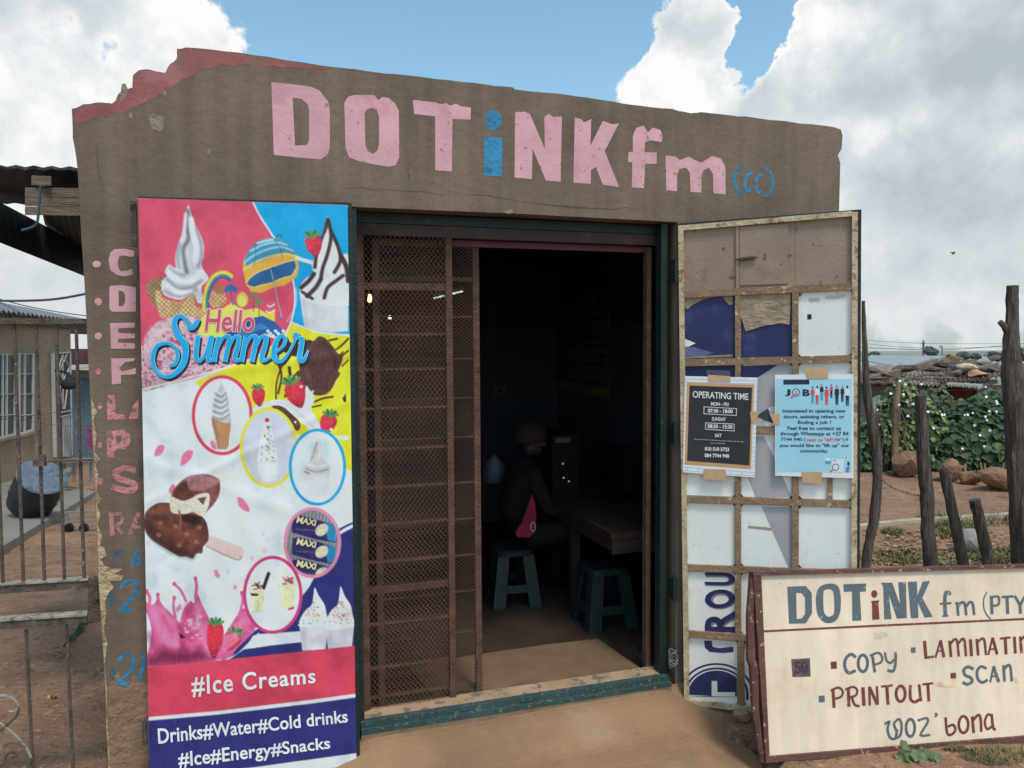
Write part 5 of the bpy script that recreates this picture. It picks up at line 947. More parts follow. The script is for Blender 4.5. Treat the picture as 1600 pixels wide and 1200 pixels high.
sl([[(800, 178), (862, 178), (905, 300), (895, 175), (937, 175), (942, 372), (888, 376), (842, 240), (858, 378), (818, 380), (812, 200)]], slate)
sl([[(948, 173), (998, 172), (1000, 250), (1030, 172), (1070, 168), (1028, 262), (1085, 366), (1040, 370), (1003, 285), (1006, 372), (965, 374)]], slate)
def sb_(strokes, mat): return brush('painted_letter', [(c5s(s_[0]), s_[1]/3.529)+tuple(s_[2:]) for s_ in strokes], SGP, .0012, mat, sg)
E = lambda cx, cy, rx, ry, w: (ellipse(cx, cy, rx, ry, 26), w, True)
for mat, letters in ((slate, [[([(1182, 245), (1170, 230), (1155, 240), (1152, 290), (1155, 362)], 20), ([(1125, 294), (1188, 290)], 11), ([(1138, 362), (1172, 360)], 8)], [([(1220, 288), (1226, 360)], 15), ([(1226, 310), (1243, 287), (1262, 295), (1270, 358)], 14), ([(1270, 310), (1288, 285), (1306, 294), (1314, 356)], 14), ([(1208, 290), (1226, 287)], 7)],
        [([(1385, 228), (1368, 262), (1366, 310), (1380, 350), (1405, 378)], 7)], [([(1408, 250), (1412, 352)], 17), ([(1408, 257), (1445, 254), (1452, 278), (1445, 300), (1412, 305)], 12)], [([(1466, 257), (1530, 253)], 13), ([(1495, 255), (1499, 350)], 17)], [([(1537, 250), (1567, 302)], 15), ([(1598, 245), (1567, 302)], 14), ([(1567, 300), (1569, 348)], 16)], [([(1625, 222), (1645, 255), (1648, 300), (1640, 340), (1620, 365)], 7)],
        [([(662, 590), (635, 572), (605, 598), (600, 640), (620, 675), (660, 662)], 17)], [E(700, 622, 26, 46, 16)], [([(752, 575), (766, 672)], 16), ([(738, 580), (785, 564), (806, 588), (800, 616), (760, 632)], 12)], [([(822, 562), (830, 605), (852, 620), (872, 602)], 13), ([(880, 560), (880, 620), (868, 664), (835, 660)], 15)],
        [([(1310, 655), (1280, 642), (1256, 660), (1265, 688), (1295, 702), (1302, 724), (1275, 738), (1250, 726)], 17)], [([(1382, 652), (1352, 640), (1330, 665), (1335, 710), (1360, 728), (1388, 712)], 15)], [([(1420, 640), (1402, 728)], 11), ([(1420, 638), (1450, 726)], 17), ([(1408, 695), (1438, 692)], 8)], [([(1476, 632), (1481, 724)], 16), ([(1481, 655), (1500, 632), (1514, 645), (1521, 722)], 14)],
        [([(820, 958), (845, 945), (836, 985), (850, 1032), (880, 1035), (888, 985)], 14), ([(888, 1000), (872, 955), (900, 930), (914, 965), (906, 1020), (880, 1036)], 13)], [E(962, 978, 24, 48, 15)], [([(1002, 938), (1050, 925), (1056, 950), (1018, 1018), (1072, 1016)], 13)], [([(1098, 897), (1107, 905), (1098, 918)], 12)]]),
    (maroon, [[([(1040, 498), (1048, 596)], 18), ([(1044, 592), (1092, 585)], 13)], [([(1128, 495), (1100, 592)], 11), ([(1128, 495), (1147, 589)], 16), ([(1110, 556), (1142, 552)], 8)], [([(1178, 498), (1186, 588)], 15), ([(1185, 515), (1204, 490), (1220, 502), (1229, 584)], 13), ([(1228, 512), (1247, 488), (1261, 500), (1269, 583)], 13)], [([(1293, 490), (1299, 583)], 17)], [([(1328, 488), (1336, 580)], 15), ([(1335, 505), (1358, 485), (1371, 500), (1379, 578)], 13)],
        [([(1415, 480), (1392, 576)], 11), ([(1415, 480), (1441, 573)], 15), ([(1400, 545), (1433, 542)], 8)], [([(1456, 486), (1514, 480)], 12), ([(1485, 484), (1490, 573)], 16)], [([(1535, 475), (1541, 568)], 16)], [([(1568, 474), (1575, 566)], 15), ([(1574, 492), (1594, 474), (1608, 490), (1615, 562)], 13)], [([(1692, 488), (1662, 474), (1640, 505), (1645, 550), (1680, 556), (1686, 520)], 14)],
        [([(535, 765), (541, 868)], 17), ([(523, 772), (565, 756), (589, 777), (580, 806), (545, 818)], 12)], [([(620, 760), (623, 862)], 17), ([(604, 768), (645, 752), (669, 770), (660, 800), (628, 808)], 12), ([(638, 806), (655, 850), (682, 858)], 13)], [([(700, 755), (706, 857)], 19)], [([(735, 752), (738, 855)], 13), ([(735, 752), (780, 850)], 17), ([(777, 748), (783, 850)], 12)], [([(800, 751), (866, 744)], 12), ([(832, 748), (839, 850)], 17)], [E(908, 790, 25, 43, 16)], [([(962, 742), (962, 815), (985, 836), (1010, 822)], 16), ([(1010, 738), (1020, 832)], 15)], [([(1028, 739), (1087, 732)], 12), ([(1058, 735), (1064, 832)], 16)],
        [([(1156, 920), (1165, 1008), (1190, 1014), (1210, 990), (1198, 962), (1168, 972)], 14)], [E(1255, 960, 26, 46, 15)], [([(1303, 915), (1311, 1006)], 16), ([(1310, 935), (1335, 907), (1349, 925), (1353, 1000)], 14)], [([(1412, 912), (1388, 905), (1373, 945), (1385, 985), (1414, 968)], 13), ([(1410, 902), (1419, 978), (1433, 986)], 14)]])):
    for L_ in letters: sb_(L_, mat)
brush('painted_line', [(c5s([(150, 446), (800, 414), (1588, 378), (2020, 358)]), 3.2)], SGP, .0012, maroon, sg, curved=False)
for q_, mat in (([(964, 536), (990, 534), (991, 563), (966, 565)], slate), ([(523, 614), (555, 611), (557, 651), (525, 654)], maroon), ([(1183, 676), (1213, 674), (1214, 705), (1185, 707)], maroon), ([(456, 802), (488, 800), (490, 836), (458, 838)], slate)): flat('painted_square', [c5s(q_)], SGP, .0013, mat, sg)
flat('painted_square', [c5s([(305, 600), (408, 594), (412, 695), (312, 698)])], SGP, .0013, M('smudged_purple', (86, 72, 72), var=.5, vs=40, bump=0), sg)
text('painted_letter', '50', c5s([(322, 612), (394, 608), (398, 676), (326, 680)]), lambda x, y: SGP.hit(x, y, .002), M('dark_purple_paint', (62, 42, 46), var=.2, bump=0), sg, .02, .95)
flat('scuff', [c5s([(765, 455), (800, 446), (835, 455), (842, 472), (800, 488), (762, 486)])], SGP, .001, M('grey_scuff', (182, 172, 152), var=.2, vs=30, bump=0), sg)
flat('scuff', [c5s([(1088, 735), (1140, 722), (1200, 725), (1195, 755), (1120, 752)])], SGP, .001, M('tan_scuff', (194, 172, 140), var=.25, vs=40, bump=0), sg)
ORD = ['first','second','third','fourth','fifth','sixth','seventh','eighth','ninth','tenth','eleventh','twelfth','thirteenth','fourteenth','fifteenth','sixteenth','seventeenth']
# ------------------------------------------------------------------ apron in front of the door
apm = M('tan_concrete', (126, 97, 73), rough=.85, var=.14, vs=2.6, bump=.3, bs=55, bdist=.002, spots=(((108, 80, 62), .52, .25, 2.2, .7), ((138, 112, 92), .58, .2, 3.5, .6), ((96, 76, 60), .78, .10, 9.0, .5), ((160, 136, 114), .82, .03, 40.0, .5)))
GPL = Pl((0, 0, .004), (1, 0, 0), (0, 1, 0))
aedge = [(1062, 1066), (1090, 1072), (1120, 1090), (1150, 1108), (1147, 1120), (1158, 1138), (1178, 1148), (1190, 1165), (1205, 1200), (1220, 1260), (1240, 1500)]

def apz(s_, o_):
    return -.020-.012*sm(SR, SL+.5, s_)-.07*sm(SL+.10, SL-.25, s_)-.085*sm(.04, .28, o_)-.06*sm(SR-.12, SR+.06, s_)*sm(.0, .05, o_)-.03*np.clip(o_, 0, 2)
ae = []
for x, y in jitter(aedge, 1.6, 3):
    q = ground(x, y, -.1)-FAC.p; ae.append((q.dot(FN), q.dot(FAC.u)))
ae.sort(); oo = np.concatenate([np.linspace(.0, .4, 14), np.linspace(.45, 2.2, 20)]); sr_ = np.interp(oo, [a[0] for a in ae], [a[1] for a in ae]); tt = np.linspace(0, 1, 70)
AV = []
for o_, r_ in zip(oo, sr_):
    for t in tt: s_ = SW0-.03+(r_-SW0+.03)*t; AV.append(tuple(FAC.at(s_, float(apz(s_, o_))+.004+.0015*math.sin(s_*9+o_*5), o_)))
nt_ = len(tt); no = len(oo); AF = [(j*nt_+i, j*nt_+i+1, (j+1)*nt_+i+1, (j+1)*nt_+i) for j in range(no-1) for i in range(nt_-1)]; m_ = len(AV)
AV += [(x, y, z-.07) for x, y, z in AV]; AF += [(j*nt_+nt_-1, (j+1)*nt_+nt_-1, m_+(j+1)*nt_+nt_-1, m_+j*nt_+nt_-1) for j in range(no-1)]+[(j*nt_, m_+j*nt_, m_+(j+1)*nt_, (j+1)*nt_) for j in range(no-1)]
ap = mk('pavement', AV, AF, apm, smooth=False); tag(ap, 'worn tan concrete apron before the doorway', None, None, 'structure')
# ------------------------------------------------------------------ stones
def rock(name, c, sx, sy_, sz, mat, label, group=None, seed=0, rz=0, sub=2, sink=.12, cr_=(.45, .8)):
    bm = bmesh.new(); bmesh.ops.create_icosphere(bm, subdivisions=sub, radius=1); rg = random.Random(seed)
    ax = [Vector((rg.uniform(-1, 1), rg.uniform(-1, 1), rg.uniform(-1, 1))).normalized() for _ in range(9)]; cut = [rg.uniform(*cr_) for _ in ax]
    m = Matrix.Rotation(rz, 3, 'Z')
    for v in bm.verts:
        for a, c_ in zip(ax, cut):
            d = v.co.dot(a)
            if d > c_: v.co -= a*(d-c_)*.92
        v.co *= 1+rg.uniform(-.03, .03)
        v.co = m @ Vector((v.co.x*sx, v.co.y*sy_, v.co.z*sz))
    zmin = min(v.co.z for v in bm.verts); V = [v.co-Vector((0, 0, zmin+sink*sz))+Vector(c) for v in bm.verts]; F = [tuple(v.index for v in f.verts) for f in bm.faces]; bm.free()
    return tag(mk(name, V, F, mat), label, 'stone', group)
stm = M('tan_stone', (150, 124, 98), var=.25, vs=12, bump=.5, bs=40, bdist=.005); rockr = M('red_stone', (124, 91, 70), var=.2, vs=6, bump=.5, bs=25, bdist=.01, spots=(((100, 70, 54), .58, .1, 9, .6),)); greyst = M('grey_stone', (122, 118, 112), var=.2, vs=8, bump=.4, bs=30)
rock('stone', ground(1160, 1128, -.115), .052, .04, .032, stm, 'small tan stone wedged under the open door beside the board', seed=4, rz=.2)
rock('stone', gpoint(1412, 746), .24, .18, .19, rockr, 'pointed reddish boulder in front of the vine covered pole', seed=8, rz=-.3)
rock('stone', gpoint(1562, 764), .40, .25, .17, rockr, 'wide flat reddish boulder under the big leafy creeper', seed=12, rz=.1)
rock('stone', gpoint(1487, 752), .20, .16, .16, rockr, 'low reddish stone stack base between the two creepers', seed=15, rz=.5); rock('stone', gpoint(1487, 750)+Vector((0, 0, .12)), .16, .12, .05, rockr, 'thin flat stone lying on the low stone between the creepers', seed=19, rz=.1)
rock('stone', gpoint(1514, 757), .16, .12, .10, rockr, 'small reddish stone left of the wide flat boulder', seed=23)
rock('stone', gpoint(1515, 862), .13, .11, .1, greyst, 'rounded pale grey stone behind the leaning cut posts', seed=31, rz=.4, sub=3, cr_=(.93, 1.05))
# kerb line across the yard
kp = [gpoint(x, y) for x, y in ((1330, 829), (1365, 823), (1400, 819.5), (1450, 815), (1520, 811), (1600, 806), (1700, 801), (1900, 790))]
b = MB()
for p, q in zip(kp[:-1], kp[1:]): b.bar(p+Vector((0, 0, .012)), q+Vector((0, 0, .012)), .07, .05)
kb = b.build('kerb', M('pale_kerb', (150, 136, 118), var=.2, vs=8, bump=.3, bs=40)); tag(kb, 'thin pale concrete edging across the red yard', None, None, 'structure')
# ------------------------------------------------------------------ fence posts
barkm = M('weathered_post_wood', (100, 88, 80), rough=.95, var=.4, vs=6, bump=.8, bs=26, bdist=.006, stretch=(7, 7, .5), spots=(((132, 112, 102), .58, .15, 16, .6), ((64, 52, 46), .58, .12, 10, .7)))
def post(px, d, label, seed, forks=()):     # px: (x, y, width) from top to base
    pts = []; rad = []
    q = [(x, y, w) for x, y, w in px]; q = smooth_pts(q, 4)
    for x, y, w in q: pts.append(at(x, y, d)); rad.append(w/2/FPX*d)
    base = pts[-1]; pts.append(Vector((base.x+.004, base.y, float(terrain(base.x, base.y))-.08))); rad.append(rad[-1]*1.05)
    t = thing('fence_post', label, 'fence post', (base.x, base.y, 0), 'rough timber fence posts')
    b = MB(); b.tube(pts, rad, 14, lump=.11, seed=seed); b.build('trunk', barkm, t)
    for f in forks:
        b = MB(); b.tube([at(x, y, d) for x, y, w in f], [w/2/FPX*d for x, y, w in f], 8, lump=.1, seed=seed+1); b.build('branch_stub', barkm, t)
    return t
post([(1349, 470, 5), (1351, 540, 8), (1356, 620, 13), (1365, 680, 15), (1371, 730, 15), (1367, 800, 15), (1356, 860, 14), (1352, 895, 14)], 4.25, 'tall curved fence post rising just behind the open door', 3)
post([(1439, 618, 16), (1440, 660, 17), (1444, 730, 20), (1449, 780, 20), (1450, 830, 21), (1456, 890, 22)], 4.2, 'straight thick fence post in front of the vine covered pole', 5)
post([(1474, 732, 13), (1482, 770, 15), (1495, 830, 17), (1507, 890, 18)], 4.2, 'leaning fence post cut low, between the thick post and the shortest one', 7)
post([(1523, 781, 17), (1530, 810, 17), (1541, 860, 18), (1546, 892, 19)], 4.15, 'shortest leaning fence post with a flat sawn top', 9)
post([(1582, 446, 16), (1581, 500, 19), (1580, 560, 27), (1586, 610, 34), (1591, 680, 36), (1597, 780, 36), (1604, 892, 38)], 3.9, 'tallest thick fence post with a cut branch stub and knot', 11, ([(1580, 530, 12), (1570, 510, 10), (1562, 503, 9)], [(1590, 552, 20), (1606, 556, 22), (1618, 560, 16)]))
# wires between posts
wirem = M('rusty_wire', (88, 72, 62), rough=.8, var=.2)
def wire(pts, r_, label, name='fence_wire', mat=wirem, barbs=0, group=None, cat='wire'):
    t = MB(); t.tube(pts, r_, 5)
    o = t.build(name, mat); tag(o, label, cat, group)
    if barbs:
        k = MB()
        for i in range(len(pts)-1):
            c_ = (pts[i]+pts[i+1])/2
            for a in range(3): v = Vector((random.uniform(-1, 1), random.uniform(-1, 1), random.uniform(-1, 1))).normalized()*.012; k.bar(c_-v, c_+v, .0015, .0015)
        k.build('barb', mat, o)
    return o
wire([at(x, y, 4.2) for x, y in smooth_pts([(1371, 742), (1380, 752), (1395, 762), (1415, 770), (1432, 774), (1446, 774)], 3)], .0022, 'slack barbed wire strand hanging between two fence posts', barbs=1)
wire([at(x, y, 4.18) for x, y in smooth_pts([(1440, 665), (1500, 661), (1580, 652)], 4)], .0008, 'hair thin straight wire between thick post and tall post')
wire([at(x, y, 4.18) for x, y in smooth_pts([(1355, 604), (1440, 610), (1580, 608)], 4)], .0007, 'hair thin wire crossing in front of the red shack wall')
# ------------------------------------------------------------------ creepers
leafm = M('creeper_leaf', (54, 70, 46), rough=.75, var=.35, vs=3.0, bump=.05, spots=(((92, 112, 66), .58, .12, 5, .7), ((34, 50, 38), .60, .12, 4, .6))); leafm2 = M('yellow_green_leaf', (104, 116, 66), rough=.6, var=.3, vs=5, bump=.05, spots=(((120, 104, 70), .6, .1, 6, .7),)); stemm = M('dry_stem', (96, 80, 62), var=.2, bump=.2)
LV = np.array([(0, 0, 0), (-.42, .18, .06), (-.5, .5, .10), (-.25, .85, .05), (0, 1.05, -.06), (.25, .85, .05), (.5, .5, .10), (.42, .18, .06), (0, .5, -.03)]); LF = [(0, 8, 1), (1, 8, 2), (2, 8, 3), (3, 8, 4), (4, 8, 5), (5, 8, 6), (6, 8, 7), (7, 8, 0)]
def leaves(P, N_, size, rng):
    n = len(P); out = N_+rng.normal(0, .35, (n, 3)); out /= np.linalg.norm(out, axis=1)[:, None]
    down = np.array((0, 0, -1.))+rng.normal(0, .45, (n, 3)); yv = down-out*np.sum(down*out, 1)[:, None]; yv /= np.linalg.norm(yv, axis=1)[:, None]+1e-9; xv = np.cross(yv, out); s = (size*rng.uniform(.55, 1.25, n))[:, None, None]
    V = (P[:, None, :]+s*(LV[None, :, 0:1]*xv[:, None]+LV[None, :, 1:2]*yv[:, None]+LV[None, :, 2:3]*out[:, None])).reshape(-1, 3)
    F = (np.arange(n)[:, None, None]*9+np.array(LF)[None]).reshape(-1, 3); return V, F
def big_mesh(name, V, F, mat, parent):
    o = mk(name, V, F, mat, parent); return tag(o, kind='stuff')
def lump_points(lumps, n, rng):
    P = []; N_ = []; vol = np.array([l[3]*l[5]+l[4]*l[5] for l in lumps]); vol = vol/vol.sum()
    for l, f in zip(lumps, vol):
        k = int(n*f); d = rng.normal(0, 1, (k, 3)); d[:, 1] = -np.abs(d[:, 1])*.9+rng.normal(0, .3, k); d /= np.linalg.norm(d, axis=1)[:, None]
        r_ = rng.uniform(.72, 1.04, k)**.7; P.append(np.array(l[:3])+d*np.array(l[3:6])*r_[:, None]); N_.append(d*.8+np.array((0, -.35, .45)))
    return np.concatenate(P), np.concatenate(N_)
flm = M('white_flower', (226, 226, 230), rough=.6, var=.03, bump=0)
fv = [(0, 0, -.012)]+[(math.cos(a)*r_, math.sin(a)*r_, z_) for r_, z_ in ((.022, -.004), (.045, .008)) for a in [2*math.pi*k/10 for k in range(10)]]; ff = [(0, 1+k, 1+(k+1) % 10) for k in range(10)]+[(1+k, 11+k, 11+(k+1) % 10, 1+(k+1) % 10) for k in range(10)]
fme = bpy.data.meshes.new('flower'); fme.from_pydata(fv, [], ff); fme.materials.append(flm)
def flowers(par, spots, d, fac):
    for x, y in spots:
        o = bpy.data.objects.new('flower', fme); p = at(x, y, d+fac(x)); link(o, par, p); o.rotation_euler = (R(70)+random.uniform(-.4, .4), random.uniform(-.3, .3), random.uniform(-.5, .5)); o.scale = (random.uniform(.3, .42),)*3
def L3(px, py, d, rx, ry, rz): p = at(px, py, d); return (p.x, p.y, p.z, rx*1.1, ry, rz*1.1)
D1 = 10.3
c1 = thing('flowering_creeper', 'narrow creeper with white flowers climbing a pole behind the thick post', 'creeper', gpoint(1410, 745), 'white flowered creepers by the shacks')
lm1 = [L3(1405, 665, D1+.2, .28, .25, .55), L3(1375, 690, D1, .32, .25, .4), L3(1408, 615, D1+.2, .15, .2, .2), L3(1445, 680, D1+.1, .25, .25, .45), L3(1457, 628, D1+.4, .2, .25, .2), L3(1362, 715, D1, .2, .2, .25), L3(1430, 720, D1, .3, .25, .2), L3(1462, 655, D1+.5, .17, .2, .25), L3(1325, 705, D1, .35, .3, .35), L3(1285, 715, D1+.1, .3, .3, .3)]
P, N_ = lump_points(lm1, 2600, RNG); V, F = leaves(P, N_, .08, RNG); big_mesh('foliage', V, F, leafm, c1)
P, N_ = lump_points(lm1[:4], 420, RNG); V, F = leaves(P+np.array((0, -.04, 0)), N_, .06, RNG); big_mesh('young_foliage', V, F, leafm2, c1)
b = MB(); b.tube([gpoint(1400, 742), at(1398, 690, D1-.28), at(1400, 640, D1-.2), at(1405, 595, D1)], [.05, .045, .04, .03], 8, lump=.1); b.build('pole', stemm, c1)
rg = random.Random(9); b = MB()
for k in range(26):
    x = rg.uniform(1365, 1460); y = rg.uniform(600, 700); q = [at(x, y, D1-.25), at(x+rg.uniform(-8, 8), y+25, D1-.32), at(x+rg.uniform(-14, 14), y+rg.uniform(40, 55), D1-.27)]; b.tube(q, .006, 4)
b.build('tendril', stemm, c1)
flowers(c1, [(1406, 595), (1415, 600), (1392, 615), (1412, 616), (1418, 627), (1405, 632), (1427, 631), (1374, 663), (1419, 650), (1450, 643), (1472, 648), (1476, 648), (1459, 669), (1371, 640), (1440, 600)], D1-.28, lambda x: 0)
c2 = thing('flowering_creeper', 'broad dark green creeper mound with white flowers beside the tall post', 'creeper', gpoint(1545, 752), 'white flowered creepers by the shacks')
lm2 = [L3(1540, 690, D1, .55, .4, .5), L3(1495, 700, D1, .35, .35, .35), L3(1575, 668, D1+.1, .42, .4, .42), L3(1548, 632, D1+.2, .22, .3, .2), L3(1600, 690, D1, .4, .4, .5), L3(1520, 650, D1+.1, .25, .3, .25), L3(1650, 680, D1, .45, .4, .5), L3(1480, 725, D1-.1, .2, .25, .15), L3(1520, 740, D1-.2, .2, .2, .12)]
P, N_ = lump_points(lm2, 4200, RNG); V, F = leaves(P, N_, .098, RNG); big_mesh('foliage', V, F, leafm, c2)
b = MB()
for k in range(14):
    x = rg.uniform(1480, 1640); q = [gpoint(x, 748), at(x+rg.uniform(-10, 10), 710, D1-.1), at(x+rg.uniform(-25, 25), 670, D1)]; b.tube(q, [.015, .012, .007], 5)
b.build('stem', stemm, c2)
flowers(c2, [(1540, 605), (1541, 620), (1557, 627), (1571, 624), (1558, 630), (1546, 642), (1557, 643), (1507, 648), (1512, 648), (1520, 645), (1540, 651), (1542, 656), (1523, 664), (1547, 672), (1531, 680), (1504, 701), (1538, 697)], D1-.46, lambda x: (.1 if x < 1510 else 0))
# ------------------------------------------------------------------ grass tufts in the yard
gv = []; gf = []; rg = random.Random(21)
def blade(p, h, w, a, bend):
    d = Vector((math.cos(a), math.sin(a), 0)); s_ = Vector((-d.y, d.x, 0))*w; o = len(gv)
    gv.extend([tuple(p-s_), tuple(p+s_), tuple(p+d*bend*.35+Vector((0, 0, h*.6))+s_*.7), tuple(p+d*bend*.35+Vector((0, 0, h*.6))-s_*.7), tuple(p+d*bend+Vector((0, 0, h)))]); gf.extend([(o, o+1, o+2, o+3), (o+3, o+2, o+4)])
for cx, cy, rx, ry, n, h in ((1395, 872, 55, 12, 1000, .05), (1490, 830, 42, 14, 900, .07), (1395, 832, 18, 5, 260, .05), (1570, 872, 40, 12, 900, .06), (1500, 876, 50, 10, 500, .05), (1560, 1182, 60, 14, 500, .035), (1500, 1172, 25, 4, 120, .03), (1545, 815, 50, 8, 160, .10), (1470, 812, 40, 5, 90, .12)):
    for _ in range(n):
        t = rg.uniform(0, 2*math.pi); r_ = math.sqrt(rg.random()); p = gpoint(cx+rx*r_*math.cos(t), cy+ry*r_*math.sin(t)); blade(p-Vector((0, 0, .005)), h*rg.uniform(.3, 1.0), .0024 if cy > 1000 else .005, rg.uniform(0, 6.3), h*rg.uniform(.2, 1.1))
gro = mk('grass', gv, gf, M('yard_grass', (86, 88, 54), rough=.8, var=.35, vs=3, bump=0, spots=(((140, 122, 80), .56, .15, 4, .7),))); tag(gro, 'short dry green grass tufts in the yard', 'grass', None, 'stuff')
lv_ = []; lf_ = []
for _ in range(700):         # dry leaf litter
    p = gpoint(rg.uniform(1350, 1600), rg.uniform(832, 885)); a = rg.uniform(0, 6.3); s_ = rg.uniform(.012, .035); d = Vector((math.cos(a), math.sin(a), rg.uniform(-.2, .5)))*s_; e_ = Vector((-d.y, d.x, 0))*.5; o = len(lv_); p = p+Vector((0, 0, .012)); lv_ += [tuple(p-d), tuple(p+e_+Vector((0, 0, .006))), tuple(p+d), tuple(p-e_)]; lf_.append((o, o+1, o+2, o+3))
tag(mk('leaf_litter', lv_, lf_, M('dry_leaves', (136, 106, 80), var=.5, vs=20, bump=0)), 'scattered dry leaf litter on the yard soil', 'litter', None, 'stuff')
# small plant at the foot of the board
pb = SGP.hit(1440, 1176, .05); pb.z = -.125
sp = thing('small_plant', 'small leafy green weed growing at the foot of the painted board', 'plant', pb)
weedm = M('weed_leaf', (80, 92, 56), rough=.5, var=.2, vs=14, bump=.15, bs=80); b = MB()
for k, (x, y, s_) in enumerate(((1417, 1173, 9), (1408, 1184, 9), (1421, 1187, 10), (1432, 1180, 9), (1443, 1175, 8), (1452, 1184, 10), (1438, 1192, 11), (1462, 1185, 9), (1428, 1196, 9), (1450, 1197, 9), (1412, 1163, 7), (1465, 1195, 7))):
    c_ = SGP.hit(x, y, .07+.012*(k % 4)); c_.z = max(c_.z, -.1); r_ = s_/FPX*2.95; tl = random.Random(k); nrm = Vector((tl.uniform(-.4, .4), -.75+tl.uniform(-.2, .2), .6)).normalized(); a = nrm.cross(Vector((0, 0, 1))).normalized(); bb = nrm.cross(a)
    ring_ = [c_+(a*math.cos(t)+bb*math.sin(t))*r_*(1+.12*math.cos(5*t))+nrm*(.15*r_*math.cos(2*t)) for t in [2*math.pi*j/20 for j in range(20)]]; mk('leaf', [c_-nrm*.2*r_]+ring_, [(0, 1+j, 1+(j+1) % 20) for j in range(20)], weedm, sp)
    b.tube([Vector((pb.x+tl.uniform(-.02, .02), pb.y, pb.z)), (Vector((pb.x, pb.y, pb.z))+c_)/2+Vector((0, -.01, .01)), c_-nrm*.2*r_], .0025, 5)
b.build('stem', weedm, sp)
# ------------------------------------------------------------------ shacks behind
D2 = 12.6; gz2 = float(terrain(5, D2))
sh = thing('tin_shack', 'low shack with rusty stone weighted sheet roof and grey and red walls', 'shack', at(1470, 700, D2))
SHP = Pl((0, D2, 0), (1, 0, 0))
def zlow(x): return gz2-.2
def wallq(name, x0, x1, y0, y1, mat, off=0, th=.08): plate(name, [(x0, y0), (x1, y1), (x1, 760), (x0, 760)], SHP, off, th, mat, sh)
gw = M('grey_cement_wall', (112, 106, 100), var=.2, vs=3, bump=.3, bs=25, bdist=.008, spots=(((140, 132, 122), .58, .15, 5, .6), ((78, 72, 66), .6, .12, 4, .6))); rw = M('red_sheet', (98, 46, 42), rough=.6, var=.2, vs=3, bump=.4, bs=6, bdist=.02, stretch=(1, 1, 9), spots=(((70, 40, 36), .58, .1, 6, .6),)); ow = M('orange_clay_wall', (164, 112, 66), var=.25, vs=5, bump=.4, bs=20)
wallq('wall', 1240, 1457, 597, 600, gw); wallq('wall', 1457.2, 1526, 600, 603, rw, -.02); wallq('wall', 1475, 1522, 625, 626, ow, .06, .07); wallq('wall', 1526.2, 1720, 603, 598, M('dull_pink_sheet', (128, 92, 86), var=.25, vs=4, bump=.3, bs=8, stretch=(1, 1, 6)), .02)
flat('painted_arch', [[(1357, 650)]+[(1376-20*math.cos(t), 640-23*math.sin(t)) for t in np.linspace(.1, 2.9, 14)]+[(1388, 645), (1360, 660)]], SHP, .008, M('white_wall_paint', (196, 196, 184), var=.15, vs=8), sh)
flat('arch_line', [[(1376-24*math.cos(t), 641-27*math.sin(t)) for t in np.linspace(.1, 2.9, 16)]+[(1376-21*math.cos(t), 640-24*math.sin(t)) for t in np.linspace(2.9, .1, 16)]], SHP, .012, M('arch_grey', (88, 86, 84), var=.2), sh)
sheetms = [M('rust_sheet_a', (112, 84, 70), rough=.8, var=.3, vs=3, bump=.5, bs=9, bdist=.02, stretch=(6, 1, 1)), M('rust_sheet_b', (142, 124, 112), rough=.7, var=.25, vs=3, bump=.5, bs=9, bdist=.02, stretch=(6, 1, 1)), M('rust_sheet_c', (92, 72, 64), rough=.8, var=.3, vs=4, bump=.5, bs=9, bdist=.02, stretch=(6, 1, 1)), M('bare_sheet', (160, 156, 150), rough=.55, var=.2, vs=4, bump=.5, bs=9, bdist=.02, stretch=(6, 1, 1), metal=.2)]
rg = random.Random(31)
def roof_quad(q, mat, th=.03):      # q: (x, y, depth) near-left, near-right, far-right, far-left; wavy tin
    n = 22; A, B, C_, D_ = [at(*p) for p in q]; rows = []
    for j in range(3):
        t = j/2; l, r_ = A.lerp(D_, t), B.lerp(C_, t)
        rows.append([l.lerp(r_, i/(n-1))+Vector((0, 0, .018*math.cos(i*math.pi)+rg.uniform(-.006, .006))) for i in range(n)])
    V = [p for r_ in rows for p in r_]; F = [(j*n+i, j*n+i+1, (j+1)*n+i+1, (j+1)*n+i) for j in range(2) for i in range(n-1)]
    m = len(V); V += [p-Vector((0, 0, th)) for p in V]; F += [tuple(x+m for x in f[::-1]) for f in F]; F += [(i, m+i, m+i+1, i+1) for i in range(n-1)]
    mk('roof_sheet', V, F, mat, sh)
for k, q in enumerate(([(1236, 593, 12.3), (1415, 598, 12.3), (1418, 581, 15), (1242, 577, 15)], [(1408, 597, 12.25), (1478, 601, 12.25), (1478, 583, 15), (1412, 580, 15)], [(1470, 596, 12.28), (1545, 592, 12.28), (1550, 574, 15), (1475, 580, 15)], [(1480, 600, 12.0), (1528, 603, 12.1), (1560, 594, 13), (1500, 594, 13)], [(1535, 590, 12.3), (1625, 578, 12.3), (1630, 566, 15), (1540, 574, 15)], [(1250, 582, 15), (1430, 580, 15), (1432, 570, 17.5), (1255, 571, 17.5)], [(1425, 582, 15), (1520, 578, 15), (1530, 562, 17.5), (1430, 570, 17.5)], [(1515, 574, 14.9), (1640, 566, 14.9), (1640, 556, 17.5), (1520, 562, 17.5)])): roof_quad(q, sheetms[k % 4 if k != 3 else 3])
brn = M('roof_stone', (94, 82, 74), var=.3, vs=5, bump=.5, bs=18, bdist=.02); brl = M('pale_roof_stone', (170, 152, 126), var=.2, vs=6, bump=.4, bs=20)
